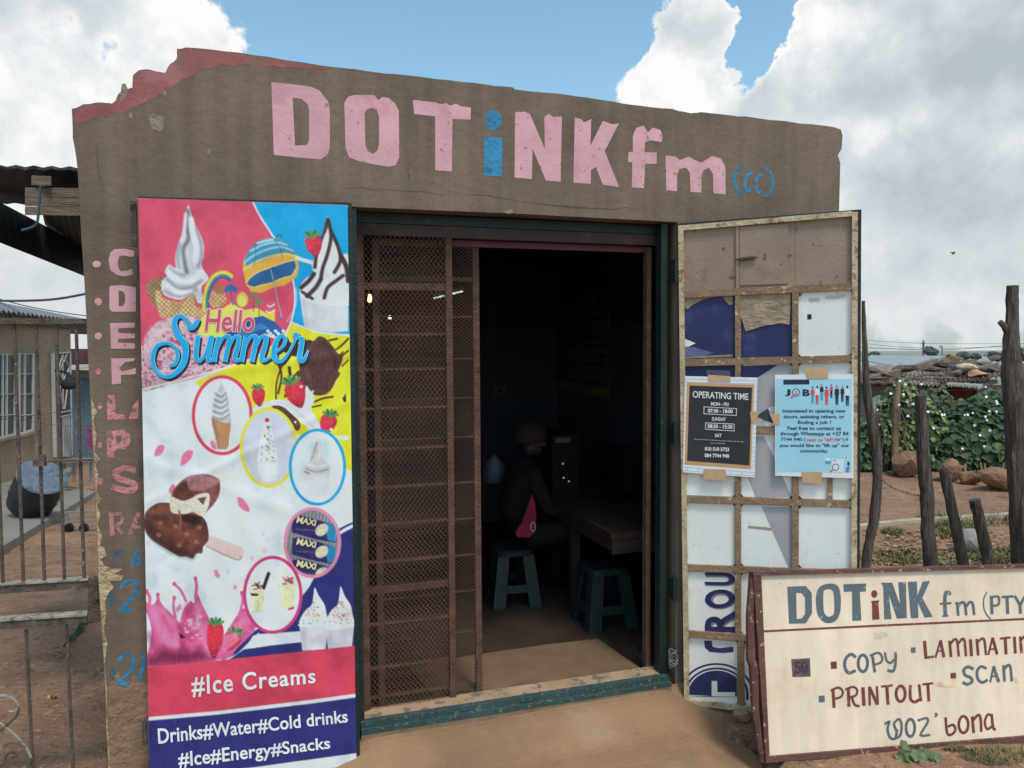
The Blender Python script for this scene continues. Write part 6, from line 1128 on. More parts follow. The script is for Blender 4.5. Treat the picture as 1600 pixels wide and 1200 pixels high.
stones = [(1360, 578, 13.8, .22, .13), (1382, 582, 13.4, .2, .07), (1415, 577, 14, .3, .16), (1398, 585, 13, .22, .06), (1455, 576, 14.3, .22, .12), (1472, 570, 15.2, .28, .22), (1463, 583, 13.4, .3, .09), (1500, 577, 14, .28, .2), (1512, 570, 15.4, .25, .2), (1535, 568, 15.4, .3, .16), (1525, 577, 13.6, .4, .1), (1550, 577, 13.4, .3, .12), (1372, 588, 12.7, .3, .05), (1440, 588, 12.8, .35, .05), (1480, 588, 12.8, .3, .06), (1556, 561, 16.5, .25, .18), (1570, 575, 14, .25, .15)]
for k, (x, y, d, w, h) in enumerate(stones): rock('roof_stone', at(x, y+3, d)-Vector((0, 0, .02)), w*.85, .2, h*.5, brn, 'rough brown roof stone, %s from the open door along the rusty shack roof' % ORD[sorted(q[0] for q in stones).index(x)], 'stones on the shack roof', 40+k, rg.uniform(-.4, .4), 1 if k % 2 else 2)
rock('roof_stone', at(1508, 580, 12.9), .2, .15, .09, brl, 'palest rounded stone on the rusty shack roof', None, 71); rock('roof_stone', at(1527, 589, 12.6), .22, .15, .09, M('ochre_stone', (150, 116, 82), var=.2, bump=.4, bs=20), 'ochre stone near the front edge of the rusty shack roof', None, 73)
for k, (a, c_) in enumerate((((1352, 592), (1404, 579)), ((1428, 573), (1462, 562)), ((1510, 580), (1556, 569)), ((1350, 586), (1395, 588)), ((1490, 584), (1520, 574)))):
    b = MB(); b.bar(at(*a, 13.0), at(*c_, 13.9+.3*k), .09, .05); o = b.build('roof_plank', M('old_plank', (112, 94, 80), var=.3, vs=8, bump=.3)); tag(o, 'weathered plank lying across the rusty shack roof, %s from the open door' % ORD[(0, 2, 4, 1, 3)[k]], 'plank', 'planks on the shack roof')
# house with a grey roof beyond
D3 = 27.0; hs = thing('grey_roof_house', 'distant house with plain grey metal roof and cream gable', 'house', at(1430, 620, D3))
gro_ = M('grey_tin_roof', (124, 130, 132), rough=.5, var=.06, vs=.6, bump=.15, bs=4, bdist=.03, stretch=(5, 1, 1)); crw = M('cream_gable', (196, 184, 146), var=.06)
A = [at(1335, 574, D3), at(1425, 575, D3), at(1479, 556, D3+5), at(1360, 555, D3+5)]; mk('roof', A+[p-Vector((0, 0, .06)) for p in A], [(0, 1, 2, 3), (7, 6, 5, 4), (0, 4, 5, 1), (1, 5, 6, 2), (2, 6, 7, 3), (3, 7, 4, 0)], gro_, hs)
GB = Pl((0, D3+3, 0), (1, .25, 0)); plate('gable_wall', [(1478, 557), (1484, 555), (1502, 560), (1494, 600), (1440, 600), (1440, 575)], GB, 0, .2, crw, hs); plate('barge_board', [(1476, 555.5), (1485, 553.5), (1504, 559.5), (1504, 561.5), (1485, 556), (1478, 558)], GB, .1, .1, M('dark_barge', (70, 56, 50), var=.1), hs)
A = [at(1484, 555, D3+2.5), at(1504, 560.5, D3+2.5), at(1506, 560, D3+8), at(1490, 554, D3+8)]; mk('roof_slope', A+[p-Vector((0, 0, .08)) for p in A], [(0, 1, 2, 3), (7, 6, 5, 4), (0, 4, 5, 1), (1, 5, 6, 2), (2, 6, 7, 3), (3, 7, 4, 0)], M('brown_roof', (110, 84, 70), var=.15), hs)
plate('wall', [(1338, 575), (1426, 576), (1426, 612), (1338, 612)], Pl((0, D3+.4, 0), (1, 0, 0)), 0, .2, crw, hs)
# far trees, pole, lamp, cables
farleaf = M('far_foliage', (74, 84, 76), rough=.9, var=.3, vs=.6, bump=0, spots=(((52, 62, 58), .5, .2, .8, .7),)); farwood = M('far_pole', (86, 82, 80), var=.1)
def far_tree(px, py, d, wpx, hpx, label, seed):
    base = at(px, py+hpx, d); base.z = float(terrain(base.x, base.y)); top_ = at(px, py, d); w = wpx/FPX*d/2; h = hpx/FPX*d; t = thing('tree', label, 'tree', base, 'trees along the skyline'); rng = np.random.default_rng(seed)
    lumps = [(top_.x+rng.uniform(-w*.6, w*.6), d+rng.uniform(-w*.4, w*.4), top_.z-h*rng.uniform(.25, .75), w*rng.uniform(.35, .55), w*.5, h*rng.uniform(.22, .35)) for _ in range(8)]+[(top_.x, d, top_.z-h*.28, w*.4, w*.4, h*.28)]
    P, N_ = lump_points(lumps, 700, rng); V, F = leaves(P, N_, max(.22, w*.12), rng); big_mesh('crown', V, F, farleaf, t)
    b = MB(); b.tube([base-Vector((0, 0, .1)), (base+top_)/2, top_-Vector((0, 0, h*.4))], [w*.09, w*.07, w*.04], 7); b.build('trunk', farwood, t)
far_tree(1452, 541, 70, 22, 16, 'rounded dark tree standing beside the far utility pole', 1); far_tree(1364, 549, 90, 24, 12, 'low dark tree on the skyline nearest the open door', 2); far_tree(1508, 549, 95, 22, 12, 'dark skyline tree just beyond the cream gable', 3); far_tree(1524, 552, 95, 16, 9, 'smallest skyline tree next to the one beyond the gable', 4); far_tree(1552, 549, 100, 36, 11, 'broad low tree on the skyline left of the tall post', 5); far_tree(1610, 548, 100, 40, 12, 'broad low tree on the skyline at the tall post', 6)
for k in range(17): far_tree(1360+k*14, 550.5+(k*7 % 3), 420, 20+(k*5 % 4)*4, 8, 'pale hazy tree on the farthest skyline, %s from the open door' % ORD[k], 20+k)
up = thing('utility_pole', 'far wooden utility pole with crossarms on the skyline', 'pole', at(1442, 560, 80)); q0, q1 = at(1442.5, 570, 80), at(1443, 532, 80); b = MB(); b.tube([q0, q1], [.12, .09], 7); b.build('post', farwood, up)
for y, w in ((536.5, 5.5), (544, 6)): b = MB(); b.bar(at(1443-w/2-1, y, 79.8), at(1443+w/2, y, 79.8), .12, .1); b.build('crossarm', farwood, up)
sl_ = thing('street_lamp', 'far thin street lamp on the skyline', 'street lamp', at(1472, 560, 75)); b = MB(); b.tube([at(1472.5, 570, 75), at(1472, 542, 75), at(1471, 541, 75), at(1469.5, 541.3, 75)], .06, 6); b.build('pole', farwood, sl_); b = MB(); b.bar(at(1468.3, 541.2, 75), at(1471, 541.2, 75), .14, .1); b.build('lamp_head', farwood, sl_)
cab = M('dark_cable', (70, 72, 74), var=.05)
for k, (p_, d, r_, lb) in enumerate((([(1345, 543), (1440, 546.5), (1500, 545.5), (1580, 539), (1640, 533)], 30, .012, 'nearer sagging overhead cable above the grey roof'), ([(1345, 563), (1380, 569), (1396, 573)], 26, .012, 'short cable dropping to the grey roof'), ([(1345, 531), (1443, 536.5), (1600, 537)], 78, .02, 'upper faint power line through the utility pole'), ([(1345, 536), (1443, 544), (1600, 541)], 78, .02, 'lower faint power line through the utility pole'))): wire([at(x, y, d) for x, y in smooth_pts(p_, 4)], r_, lb, 'overhead_cable', cab, cat='cable')
# bird
bq_ = at(1490, 396, 26); brd = thing('bird', 'tiny dark bird flying in the cloudy sky', 'bird', bq_); dkb = M('dark_feather', (58, 54, 50), var=.1)
bx_ = Vector((.8, .2, .55)).normalized(); b = MB(); b.tube([bq_-bx_*.09, bq_-bx_*.05, bq_, bq_+bx_*.05, bq_+bx_*.075, bq_+bx_*.095], [.006, .018, .028, .022, .016, .003], 8); b.build('body', dkb, brd, True)
for s_ in (1, -1): wv = Vector((-.3, .5*s_, .35)); b = MB(); b.add([bq_+bx_*.03, bq_-bx_*.02, bq_-bx_*.05+wv*.16, bq_+wv*.17, bq_+bx_*.03+Vector((0, 0, .006))], [(0, 1, 2, 3), (4, 3, 2, 1)]); b.build('wing', dkb, brd)
# ------------------------------------------------------------------ yard gate left of the shop
GP = Pl(FAC.p, FAC.u); gt = thing('yard_gate', 'rusty steel bar gate with scrollwork beside the shop corner', 'gate', GP.hit(60, 1190))
gatem = M('flaking_gate_steel', (82, 70, 62), rough=.85, var=.3, vs=16, bump=.35, bs=90, spots=(((136, 126, 114), .72, .05, 46.0, .7), ((58, 48, 44), .60, .1, 24.0, .7)))
gatel = M('pale_gate_top', (136, 126, 116), rough=.8, var=.2, vs=20, bump=.3, bs=80, spots=(((90, 74, 64), .56, .08, 36, .8),))
for nm, q, th in (('top_rail', [(-70, 496), (142, 498), (142, 506), (-70, 507)], .035), ('rail', [(-70, 920), (137, 907.5), (137, 919), (-70, 933)], .035), ('rail', [(-70, 976), (136, 963), (136, 973), (-70, 989)], .035)): plate(nm, q, GP, -.04, th, gatem, gt)
plate('rail_edge', [(-70, 917.5), (137, 905), (137, 907.3), (-70, 919.8)], GP, -.035, .045, gatel, gt); plate('rail_edge', [(-70, 972), (136, 959.5), (136, 962.8), (-70, 975.8)], GP, -.035, .045, gatel, gt)
plate('stile', [(137.2, 904), (157, 906), (158, 972), (136.5, 974)], GP, -.038, .04, gatem, gt); plate('hinge_pin', [(148, 930), (156, 930), (156, 937), (148, 937)], GP, -.03, .008, gatem, gt)
for (x0, x1, y0, y1) in ((-11, 5, 507, 921), (22, 37, 507, 919), (56, 70, 507, 917), (88, 101, 507, 914), (119, 132, 507, 912), (41, 52, 984, 1215), (104, 115, 976, 1215), (-25, -12, 988, 1215), (-44, -28, 507, 923)):
    b = MB(); b.tube([GP.hit(x0, y0, -.055), GP.hit((x0+x1)/2, (y0+y1)/2, -.055), GP.hit(x1, y1, -.055)], .0062, 7); b.build('bar', gatem, gt)
for pts in ([(-30, 1100), (-10, 1090), (8, 1087), (22, 1093), (29, 1103), (24, 1111), (14, 1112)], [(-30, 1108), (0, 1130), (25, 1150), (42, 1170), (49, 1185)], [(49, 1185), (44, 1197), (30, 1201), (14, 1198), (8, 1188), (12, 1177), (24, 1176)], [(29, 1103), (26, 1118), (10, 1133), (-10, 1150)], [(5, 1166), (15, 1161), (30, 1162), (40, 1166)]):
    b = MB(); b.tube([GP.hit(x, y, -.05) for x, y in smooth_pts(pts, 4)], .005, 6); b.build('scroll', gatem if pts[0][0] > 0 else gatel, gt)
plate('latch', [(51, 719), (69, 719), (70, 729), (51, 729)], GP, -.03, .03, gatem, gt); plate('latch', [(61, 711), (69, 711), (70, 719), (61, 719)], GP, -.032, .02, gatem, gt)
b = MB(); b.tube([GP.hit(70, 721, -.04), GP.hit(148, 718, -.04)], .0045, 6); b.build('latch_bar', gatem, gt)
wire([GP.hit(x, y, -.07) for x, y in smooth_pts([(-20, 652), (30, 650), (70, 647), (110, 640), (140, 632)], 4)], .0012, 'upper thin wire strung across the yard gate', barbs=0)
wire([GP.hit(x, y, -.075) for x, y in smooth_pts([(-20, 655), (40, 657), (70, 662), (110, 666), (140, 664)], 4)], .0012, 'lower thin wire sagging across the yard gate', barbs=0)
# ------------------------------------------------------------------ neighbouring house
hb = at(112, 716, 13.9); HW = Pl(hb, (-.125, 1, 0)); dH = Vector((-.125, 1, 0)).normalized()
nh = thing('neighbour_house', 'small brown plastered house with white framed windows and a corrugated roof across the side yard', 'house', (hb.x, hb.y, -.5))
nwall = M('house_plaster', (128, 109, 88), rough=.9, var=.12, vs=1.5, bump=.3, bs=30, bdist=.006, spots=(((104, 90, 76), .56, .2, 2, .6), ((146, 130, 110), .6, .15, 3, .5)))
plate('wall', [(-200, 472), (110, 512), (113, 722), (-200, 885)], HW, 0, .2, nwall, nh)
wfr = M('white_window_frame', (158, 158, 154), rough=.5, var=.08); glass = M('window_glass', (36, 40, 42), rough=.35, var=.15, vs=2, bump=0, spec=.7); curtain = M('grey_curtain', (92, 90, 84), var=.2, vs=6, stretch=(6, 6, 1))
ck3 = cr(0, 440, 4.6143)
def hpl(name, pts, off, th, mat, par): return plate(name, ck3(pts), HW, off, th, mat, par)
for o_, (xa, xb, yt, ybl, ybr) in enumerate(((-150, 118, 520, 1175, 1105), (140, 248, 515, 1108, 1075))):
    w_ = thing('window', None, None, HW.hit(ck3([((xa+xb)/2, ybl)])[0][0], 690), parent=nh)
    hpl('pane', [(xa, yt), (xb, yt), (xb, ybr), (xa, ybl)], .012, .01, glass, w_)
    for x in ((xa, xa+9), (xb-9, xb)) + (((22, 29), (50, 57)) if o_ == 0 else ((180, 187),)): 
        f = lambda x_: ybl+(ybr-ybl)*(x_-xa)/(xb-xa); hpl('frame', [(x[0], yt), (x[1], yt), (x[1], f(x[1])), (x[0], f(x[0]))], .035, .03, wfr, w_)
    for y in (yt+4, 662, 806, 955, None):
        if y is None: q = [(xa, ybl-14), (xb, ybr-14), (xb, ybr), (xa, ybl)]
        else: s_ = (ybr-ybl)*(y-yt)/(ybr-yt)*.9; q = [(xa, y-s_*.3), (xb, y), (xb, y+5), (xa, y+5-s_*.3)]
        hpl('glazing_bar', q, .033, .02, wfr, w_)
    hpl('sill', [(xa-6, ybl+4), (xb+6, ybr+4), (xb+6, ybr+22), (xa-6, ybl+24)], .06, .06, nwall, w_)
    hpl('curtain', [(xa+14, yt+10), (xa+(xb-xa)*.35, yt+10), (xa+(xb-xa)*.33, ybl-60), (xa+14, ybl-40)], .016, .003, curtain, w_)
sgate = thing('security_gate', None, None, HW.hit(102, 720), parent=nh)
hpl('backing', [(415, 515), (512, 505), (522, 1260), (440, 1275)], .005, .005, M('dim_doorway', (70, 66, 62), var=.2), sgate)
def gbar(a, b_, w=6): h = MB(); p = [HW.hit(*ck3([q])[0], .05) for q in (a, b_)]; h.bar(p[0], p[1], w/4.6/FPX*13.5, .02, HW.n); h.build('bar', wfr, sgate)
for a, b_ in (((416, 518), (508, 508)), ((418, 518), (440, 1270)), ((508, 508), (520, 1255)), ((425, 945), (512, 930)), ((428, 975), (512, 958)), ((450, 530), (420, 640)), ((420, 640), (480, 760)), ((455, 530), (500, 620)), ((500, 620), (430, 770)), ((430, 770), (460, 920)), ((490, 740), (465, 920)), ((452, 530), (455, 920)), ((485, 520), (430, 640)), ((500, 640), (480, 800))): gbar(a, b_, 7 if a[1] > 900 or b_[1] > 1000 or a[1] < 520 else 5)
for x in (452, 464, 476, 488, 500): gbar((x, 970), (x+6, 1262), 4)
hpl('downpipe', [(386, 515), (393, 515), (412, 1265), (404, 1265)], .06, .05, wfr, nh)
# eave and corrugated roof
e0, e1 = at(-60, 476, 10.2), at(150, 503, 15.0); e0 = e0+(e0-e1)*.35; outw = Vector((-1, -.125, 0)); cm = M('corrugated_zinc', (120, 122, 122), rough=.4, var=.15, vs=3, metal=.5)
n = 84; rows = []
for j in range(2): rows.append([(e0.lerp(e1, i/(n-1)))+outw*(2.6*j)+Vector((0, 0, .55*j+.022*math.cos(i*math.pi))) for i in range(n)])
V = rows[0]+rows[1]; m = len(V); V = V+[p-Vector((0, 0, .02)) for p in V]; F = [(i, i+1, n+i+1, n+i) for i in range(n-1)]; F = F+[tuple(a+m for a in f[::-1]) for f in F]+[(i, m+i, m+i+1, i+1) for i in range(n-1)]; mk('roof', V, F, cm, nh)
drk = M('dark_rafter', (66, 58, 52), var=.2)
b = MB(); b.bar(e0-Vector((.1, 0, .1)), e1-Vector((.1, 0, .1)), .05, .14); b.build('fascia', drk, nh)
for k in range(7): p = e0.lerp(e1, .1+k*.13)-Vector((.05, 0, .08)); b = MB(); b.bar(p, p+outw*.9, .06, .1); b.build('rafter', drk, nh)
# stoep
sA, sB = at(-60, 893, 5.75), at(150, 768, 10.4); sA.z = -.09; 
A0 = ground(-60, 891, -.19); B0 = ground(150, 767.5, -.48); A1, B1 = Vector((A0.x-6, A0.y+2.5, -.22)), Vector((B0.x-6.5, B0.y+4.5, -.56))
stp = mk('stoep', [A0, B0, B1, A1]+[p-Vector((0, 0, .35)) for p in (A0, B0, B1, A1)], [(0, 1, 2, 3), (7, 6, 5, 4), (0, 4, 5, 1), (1, 5, 6, 2), (2, 6, 7, 3), (3, 7, 4, 0)], M('stoep_concrete', (112, 106, 98), var=.12, vs=2, bump=.2, bs=30)); tag(stp, 'low grey concrete stoep along the neighbouring house', None, None, 'structure')
# outbuilding behind
ob = thing('metal_outbuilding', 'blue grey sheet metal outbuilding beyond the neighbouring house', 'shed', at(128, 725, 17)); OP = Pl((0, 17, 0), (1, 0, 0))
plate('wall', [(100, 590), (190, 592), (190, 735), (100, 735)], OP, 0, .05, M('blue_grey_sheet', (78, 92, 100), rough=.6, var=.2, vs=3, bump=.3, bs=5, stretch=(8, 8, 1), spots=(((150, 156, 158), .66, .05, 4, .7),)), ob)
plate('fascia', [(100, 578), (190, 580), (190, 592), (100, 590)], OP, .1, .1, M('grey_beam', (104, 98, 92), var=.15), ob); plate('roof_edge', [(100, 571), (190, 568), (190, 576), (150, 573), (100, 577)], OP, .4, .6, M('pale_sheet_edge', (176, 174, 168), var=.15), ob); plate('upper_wall', [(104, 545), (190, 545), (190, 570), (104, 571)], Pl((0, 18, 0), (1, 0, 0)), 0, .1, M('dark_red_sheet', (74, 48, 46), var=.25, vs=3), ob)
plate('rafter_beam', [(88, 505), (150, 506), (150, 523), (88, 521)], Pl((0, 15.2, 0), (1, 0, 0)), 0, .1, drk, nh)
lamp = thing('porch_lamp', 'black bulkhead lamp hanging beside the white security gate', 'lamp', at(107, 597, 13.2)); q = at(107.5, 597, 13.2)
b = MB(); b.lathe([(.03, .16), (.045, .12), (.05, .06), (.10, .02), (.13, -.05), (.10, -.11), (.03, -.13)], q, 12); b.build('shade', M('black_lamp', (34, 34, 36), var=.1), lamp, True); b = MB(); b.tube([q+Vector((0, 0, .15)), q+Vector((-.2, .05, .2)), q+Vector((-.45, .1, .2))], .02, 6); b.build('bracket', M('black_lamp', (34, 34, 36)), lamp)
cl = thing('hanging_cloth', 'purple pink cloth hanging in the yard behind the shop corner', 'cloth', at(141, 710, 9)); plate('cloth', [(136, 668), (141, 666), (147, 668), (160, 669), (160, 700), (145, 706), (141, 704), (137, 698), (135, 685)], Pl((0, 9, 0), (1, .2, 0)), 0, .02, M('magenta_cloth', (118, 56, 92), var=.25, vs=14, bump=.3, bs=20), cl)
plate('peg_line', [(120, 666), (165, 664), (165, 665), (120, 667)], Pl((0, 9, 0), (1, .2, 0)), .03, .005, M('dark_cable', (70, 72, 74)), cl)
# drum on the stoep
dc = at(66, 745, 8.6); ax = Vector((.55, -.36, .75)).normalized(); L_ = .46; rad = .255
e1v = ax.cross(Vector((0, 0, 1))).normalized(); e2v = ax.cross(e1v)
dr = thing('plastic_drum', 'black plastic drum with faded blue grey lid lying tilted on the stoep', 'drum', dc-ax*L_*.5-Vector((0, 0, .3)))
def drum_rows(rws, nm, mat, sm_=True, caps=(True, True)):
    sm_ = sm_ and not any(caps)
    k = 28; V = [dc+ax*t+(e1v*math.cos(a)+e2v*math.sin(a))*r_ for r_, t in rws for a in [2*math.pi*i/k for i in range(k)]]; F = [(j*k+i, j*k+(i+1) % k, (j+1)*k+(i+1) % k, (j+1)*k+i) for j in range(len(rws)-1) for i in range(k)]
    if caps[0]: F.append(tuple(range(k-1, -1, -1)))
    if caps[1]: F.append(tuple(range((len(rws)-1)*k, len(rws)*k)))
    return mk(nm, V, F, mat, dr, sm_)
dbk = M('black_drum', (34, 36, 42), rough=.5, var=.15, vs=5, bump=.1); drum_rows([(rad*.94, -L_), (rad*.98, -L_*.7), (rad, -L_*.4), (rad*.97, -L_*.1), (rad*.96, -.012)], 'body', dbk, True, (False, False)); drum_rows([(rad*.9, -L_-.004), (rad*.945, -L_+.002)], 'base', dbk); drum_rows([(rad*1.02, -.012), (rad*1.03, 0), (rad*.97, .012)], 'lid', M('faded_lid', (82, 92, 102), rough=.9, var=.2, vs=8, bump=.2, spots=(((60, 66, 76), .58, .06, 14, .8),)))
drum_rows([(rad*1.01, -L_*.66), (rad*1.035, -L_*.64), (rad*1.01, -L_*.62)], 'rib', dbk, caps=(False, False))
# low trolley and bench in the yard
mt = M('galvanised', (120, 120, 116), rough=.5, var=.15, metal=.3); bn = thing('metal_bench', 'grey metal stand at the back of the stoep', 'stand', at(112, 742, 11)); b = MB(); b.box8([at(95, 719, 11), at(150, 716, 11), at(150, 721, 11), at(95, 724, 11)], [at(97, 718, 11.5), at(150, 715, 11.5), at(150, 720, 11.5), at(97, 723, 11.5)]); b.build('top', mt, bn)
for x in (100, 116, 142): b = MB(); b.bar(at(x, 722, 11.1), at(x, 752, 11.1), .03, .03); b.build('leg', mt, bn)
b = MB(); b.tube([at(108, 735, 11), at(104, 738, 10.9), at(105, 742, 10.8)], .05, 8); b.build('tap', mt, bn)
tr_ = thing('low_trolley', 'low metal trolley frame with black wheels on the yard soil', 'trolley', gpoint(120, 830)); td = gpoint(120, 831).y
for q in ([(100, 800), (160, 797), (160, 801), (100, 804)], [(100, 815), (160, 812), (160, 815), (100, 818)]): plate('rail', q, Pl((0, td, 0), (1, 0, 0)), 0, .03, mt, tr_)
for x in (102, 124, 150): plate('upright', [(x, 804), (x+3, 804), (x+3, 815), (x, 815)], Pl((0, td, 0), (1, 0, 0)), -.005, .02, mt, tr_)
for x in (108, 131): c_ = at(x, 825, td); b = MB(); k = 16; b.add([c_+Vector((.045*math.cos(a), o_, .05*math.sin(a))) for o_ in (-.02, .02) for a in [2*math.pi*i/k for i in range(k)]], [tuple(range(k)), tuple(range(2*k-1, k-1, -1))]+[(i, (i+1) % k, k+(i+1) % k, k+i) for i in range(k)]); b.build('wheel', blackm, tr_)
# lean-to roof beside the shop
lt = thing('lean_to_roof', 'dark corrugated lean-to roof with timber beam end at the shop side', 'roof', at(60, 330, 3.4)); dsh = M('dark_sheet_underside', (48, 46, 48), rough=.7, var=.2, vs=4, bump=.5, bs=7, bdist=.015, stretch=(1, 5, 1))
def lean_sheet(q, name, mat, th=.012, n=16):
    A, B, C_, D_ = [at(*p) for p in q]; rows = [[l.lerp(r_, i/(n-1))+Vector((0, 0, .004*math.cos(i*math.pi))) for i in range(n)] for l, r_ in ((A, B), (D_, C_))]; V = rows[0]+rows[1]; m = len(V); V = V+[p+Vector((0, 0, th)) for p in V]; F = [(i, i+1, n+i+1, n+i) for i in range(n-1)]; F = F+[tuple(a+m for a in f[::-1]) for f in F]+[(i, m+i, m+i+1, i+1) for i in range(n-1)]+[(n+i, n+m+i, n+m+i+1, n+i+1) for i in range(n-1)]; return mk(name, V, F, mat, lt)
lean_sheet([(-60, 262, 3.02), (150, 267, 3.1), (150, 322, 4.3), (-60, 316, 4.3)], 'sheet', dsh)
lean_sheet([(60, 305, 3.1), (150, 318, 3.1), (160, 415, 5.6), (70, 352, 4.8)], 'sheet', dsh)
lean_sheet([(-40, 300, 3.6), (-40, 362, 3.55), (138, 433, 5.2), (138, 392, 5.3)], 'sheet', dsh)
bt = M('weathered_beam', (110, 96, 82), rough=.9, var=.2, vs=6, bump=.4, bs=40, stretch=(1, 1, 7))
for (y0, y1, y2, y3) in ((293, 307.5, 293, 306), (308, 322, 306.5, 320), (322.5, 336, 320.5, 340)):
    b = MB(); b.box8([at(39, y0, 2.98), at(39+(y0 > 310)*2, y1, 2.98), at(150, y1+1, 3.1), at(150, y0+1, 3.1)], [at(39, y0, 3.12), at(39, y1, 3.12), at(150, y1+1, 3.24), at(150, y0+1, 3.24)]); b.build('beam_plank', bt, lt)
b = MB(); b.box8([at(49, 274, 2.99), at(49, 289, 2.99), at(80, 290, 3.0), at(80, 275, 3.0)], [at(49, 274, 3.1), at(49, 289, 3.1), at(80, 290, 3.1), at(80, 275, 3.1)]); b.build('timber_block', bt, lt)
b = MB(); b.tube([at(x, y, 2.955) for x, y in smooth_pts([(72, 290), (64, 291), (62, 310), (60, 335), (57, 350), (48, 356), (34, 360)], 4)], .0055, 6); b.build('rope', M('blue_rope', (52, 74, 84), var=.2), lt)
# overhead cables on the left
for lb, p_, d, r_ in (('thick grey cable sagging over the neighbouring roof', [(-40, 470), (40, 470), (90, 467), (140, 458)], 9.5, .016), ('thin black cable dropping across the neighbouring roof', [(-20, 462), (40, 478), (100, 489), (140, 494)], 9.8, .007), ('second thin black cable beside the neighbouring roof', [(-10, 468), (20, 482), (35, 490)], 9.9, .006)): wire([at(x, y, d) for x, y in smooth_pts(p_, 4)], r_, lb, 'overhead_cable', cab, cat='cable')
# weed tuft and litter by the gate
wd = thing('weed_tuft', 'dark weed tuft growing by the gate stile at the shop corner', 'plant', gpoint(115, 985)); b = MB(); rg = random.Random(77)
for k in range(34):
    x, y = 98+k*1.2+rg.uniform(-3, 3), 1012-k*1.35+rg.uniform(-4, 4); p = gpoint(x, y); a = rg.uniform(-.6, 1.2); h = rg.uniform(.03, .07); d = Vector((math.cos(a), math.sin(a)*.5, 0)); b.add([p, p+Vector((.006, 0, 0)), p+d*h*.6+Vector((.004, 0, h*.8)), p+d*h*1.3+Vector((0, 0, h*.75))], [(0, 1, 2), (0, 2, 3)])
tag(b.build('foliage', M('dark_weed', (58, 66, 48), var=.3), wd), kind='stuff')
lw = thing('sweet_wrapper', 'crumpled yellow and black wrapper lying on the soil behind the gate', 'litter', gpoint(82, 1092)); p = gpoint(75, 1092); b = MB(); bmx = [p+Vector((x, y, z)) for x, y, z in ((-.012, 0, 0), (.01, -.01, 0), (.015, .012, 0), (-.008, .014, 0), (-.006, .003, .02), (.008, .004, .016))]; b.add(bmx, [(0, 1, 4), (1, 5, 4), (1, 2, 5), (2, 3, 5), (3, 4, 5), (3, 0, 4)]); b.build('yellow_half', M('yellow_foil', (150, 126, 50), rough=.3, var=.2), lw)
b = MB(); b.add([q+Vector((.027, 0, -.002)) for q in bmx], [(0, 1, 4), (1, 5, 4), (1, 2, 5), (2, 3, 5), (3, 4, 5), (3, 0, 4)]); b.build('dark_half', M('dark_foil', (60, 52, 46), rough=.3, var=.3), lw)
# pebbles in the side yard
rg = random.Random(5); pv = MB()
for k in range(110):
    p = gpoint(rg.uniform(-20, 165), rg.uniform(860, 1200)); s_ = rg.uniform(.003, .012); pv.add([p+Vector((s_*a, s_*b_, s_*c_*.7)) for a, b_, c_ in ((1, 0, 0), (-1, .2, 0), (0, 1, 0), (.1, -1, 0), (0, 0, 1))], [(0, 2, 4), (2, 1, 4), (1, 3, 4), (3, 0, 4)])
tag(pv.build('pebbles', M('yard_pebble', (122, 98, 80), var=.25)), 'scattered small pebbles on the side yard soil', 'gravel', None, 'stuff')
gv2 = MB(); rg = random.Random(66)
for k in range(170):       # grit on the apron
    s_ = rg.uniform(SL-.2, SR+.3); o_ = .05+rg.random()**1.2*.9; p = FAC.at(s_, float(apz(s_, o_))+.003, o_); q_ = rg.uniform(.0015, .006)*(2.2 if k % 23 == 0 else 1); gv2.add([p+Vector((q_*a, q_*b_, q_*c_*.8)) for a, b_, c_ in ((1, 0, 0), (-1, .2, 0), (0, 1, 0), (.1, -1, 0), (0, .1, 1))], [(0, 2, 4), (2, 1, 4), (1, 3, 4), (3, 0, 4)])
tag(gv2.build('gravel', M('apron_grit', (116, 92, 74), var=.4, vs=60)), 'loose grit scattered over the concrete apron', 'gravel', None, 'stuff')
# ------------------------------------------------------------------ person on the stool
def skin_mesh(name, joints, edges, mat, parent, sub=2):
    c0 = Vector(joints[0][:3]); me = bpy.data.meshes.new(name); me.from_pydata([tuple(Vector(j[:3])-c0) for j in joints], edges, []); me.materials.append(mat); o = link(bpy.data.objects.new(name, me), parent, c0)
    md = o.modifiers.new('skin', 'SKIN'); md.use_smooth_shade = True
    for i, j in enumerate(joints): me.skin_vertices[0].data[i].radius = (j[3], j[4] if len(j) > 4 else j[3]); me.skin_vertices[0].data[i].use_root = (i == 0)
    s_ = o.modifiers.new('sub', 'SUBSURF'); s_.levels = sub; s_.render_levels = sub
    dg = bpy.context.evaluated_depsgraph_get(); dg.update(); m2 = bpy.data.meshes.new_from_object(o.evaluated_get(dg)); o.modifiers.clear(); o.data = m2; m2.materials.clear(); m2.materials.append(mat); m2.polygons.foreach_set('use_smooth', [True]*len(m2.polygons)); return o
pc_ = Vector((sb.x, sb.y, 0)); ps = thing('person', 'person in black clothes and dull red cap sitting on a low stool at the desk', 'person', (sb.x, sb.y, .34))
fx = FAC.u; fy = -FN            # facing along the desk wall
def J(a, b_, z, r_, r2=None): p = pc_+fx*a+fy*b_; return (p.x, p.y, z, r_, r2 or r_)
black = M('black_clothes', (12, 12, 14), rough=.9, var=.2, vs=8, bump=.2, bs=60); skin = M('dark_skin', (56, 40, 34), rough=.5, var=.05, bump=.05)
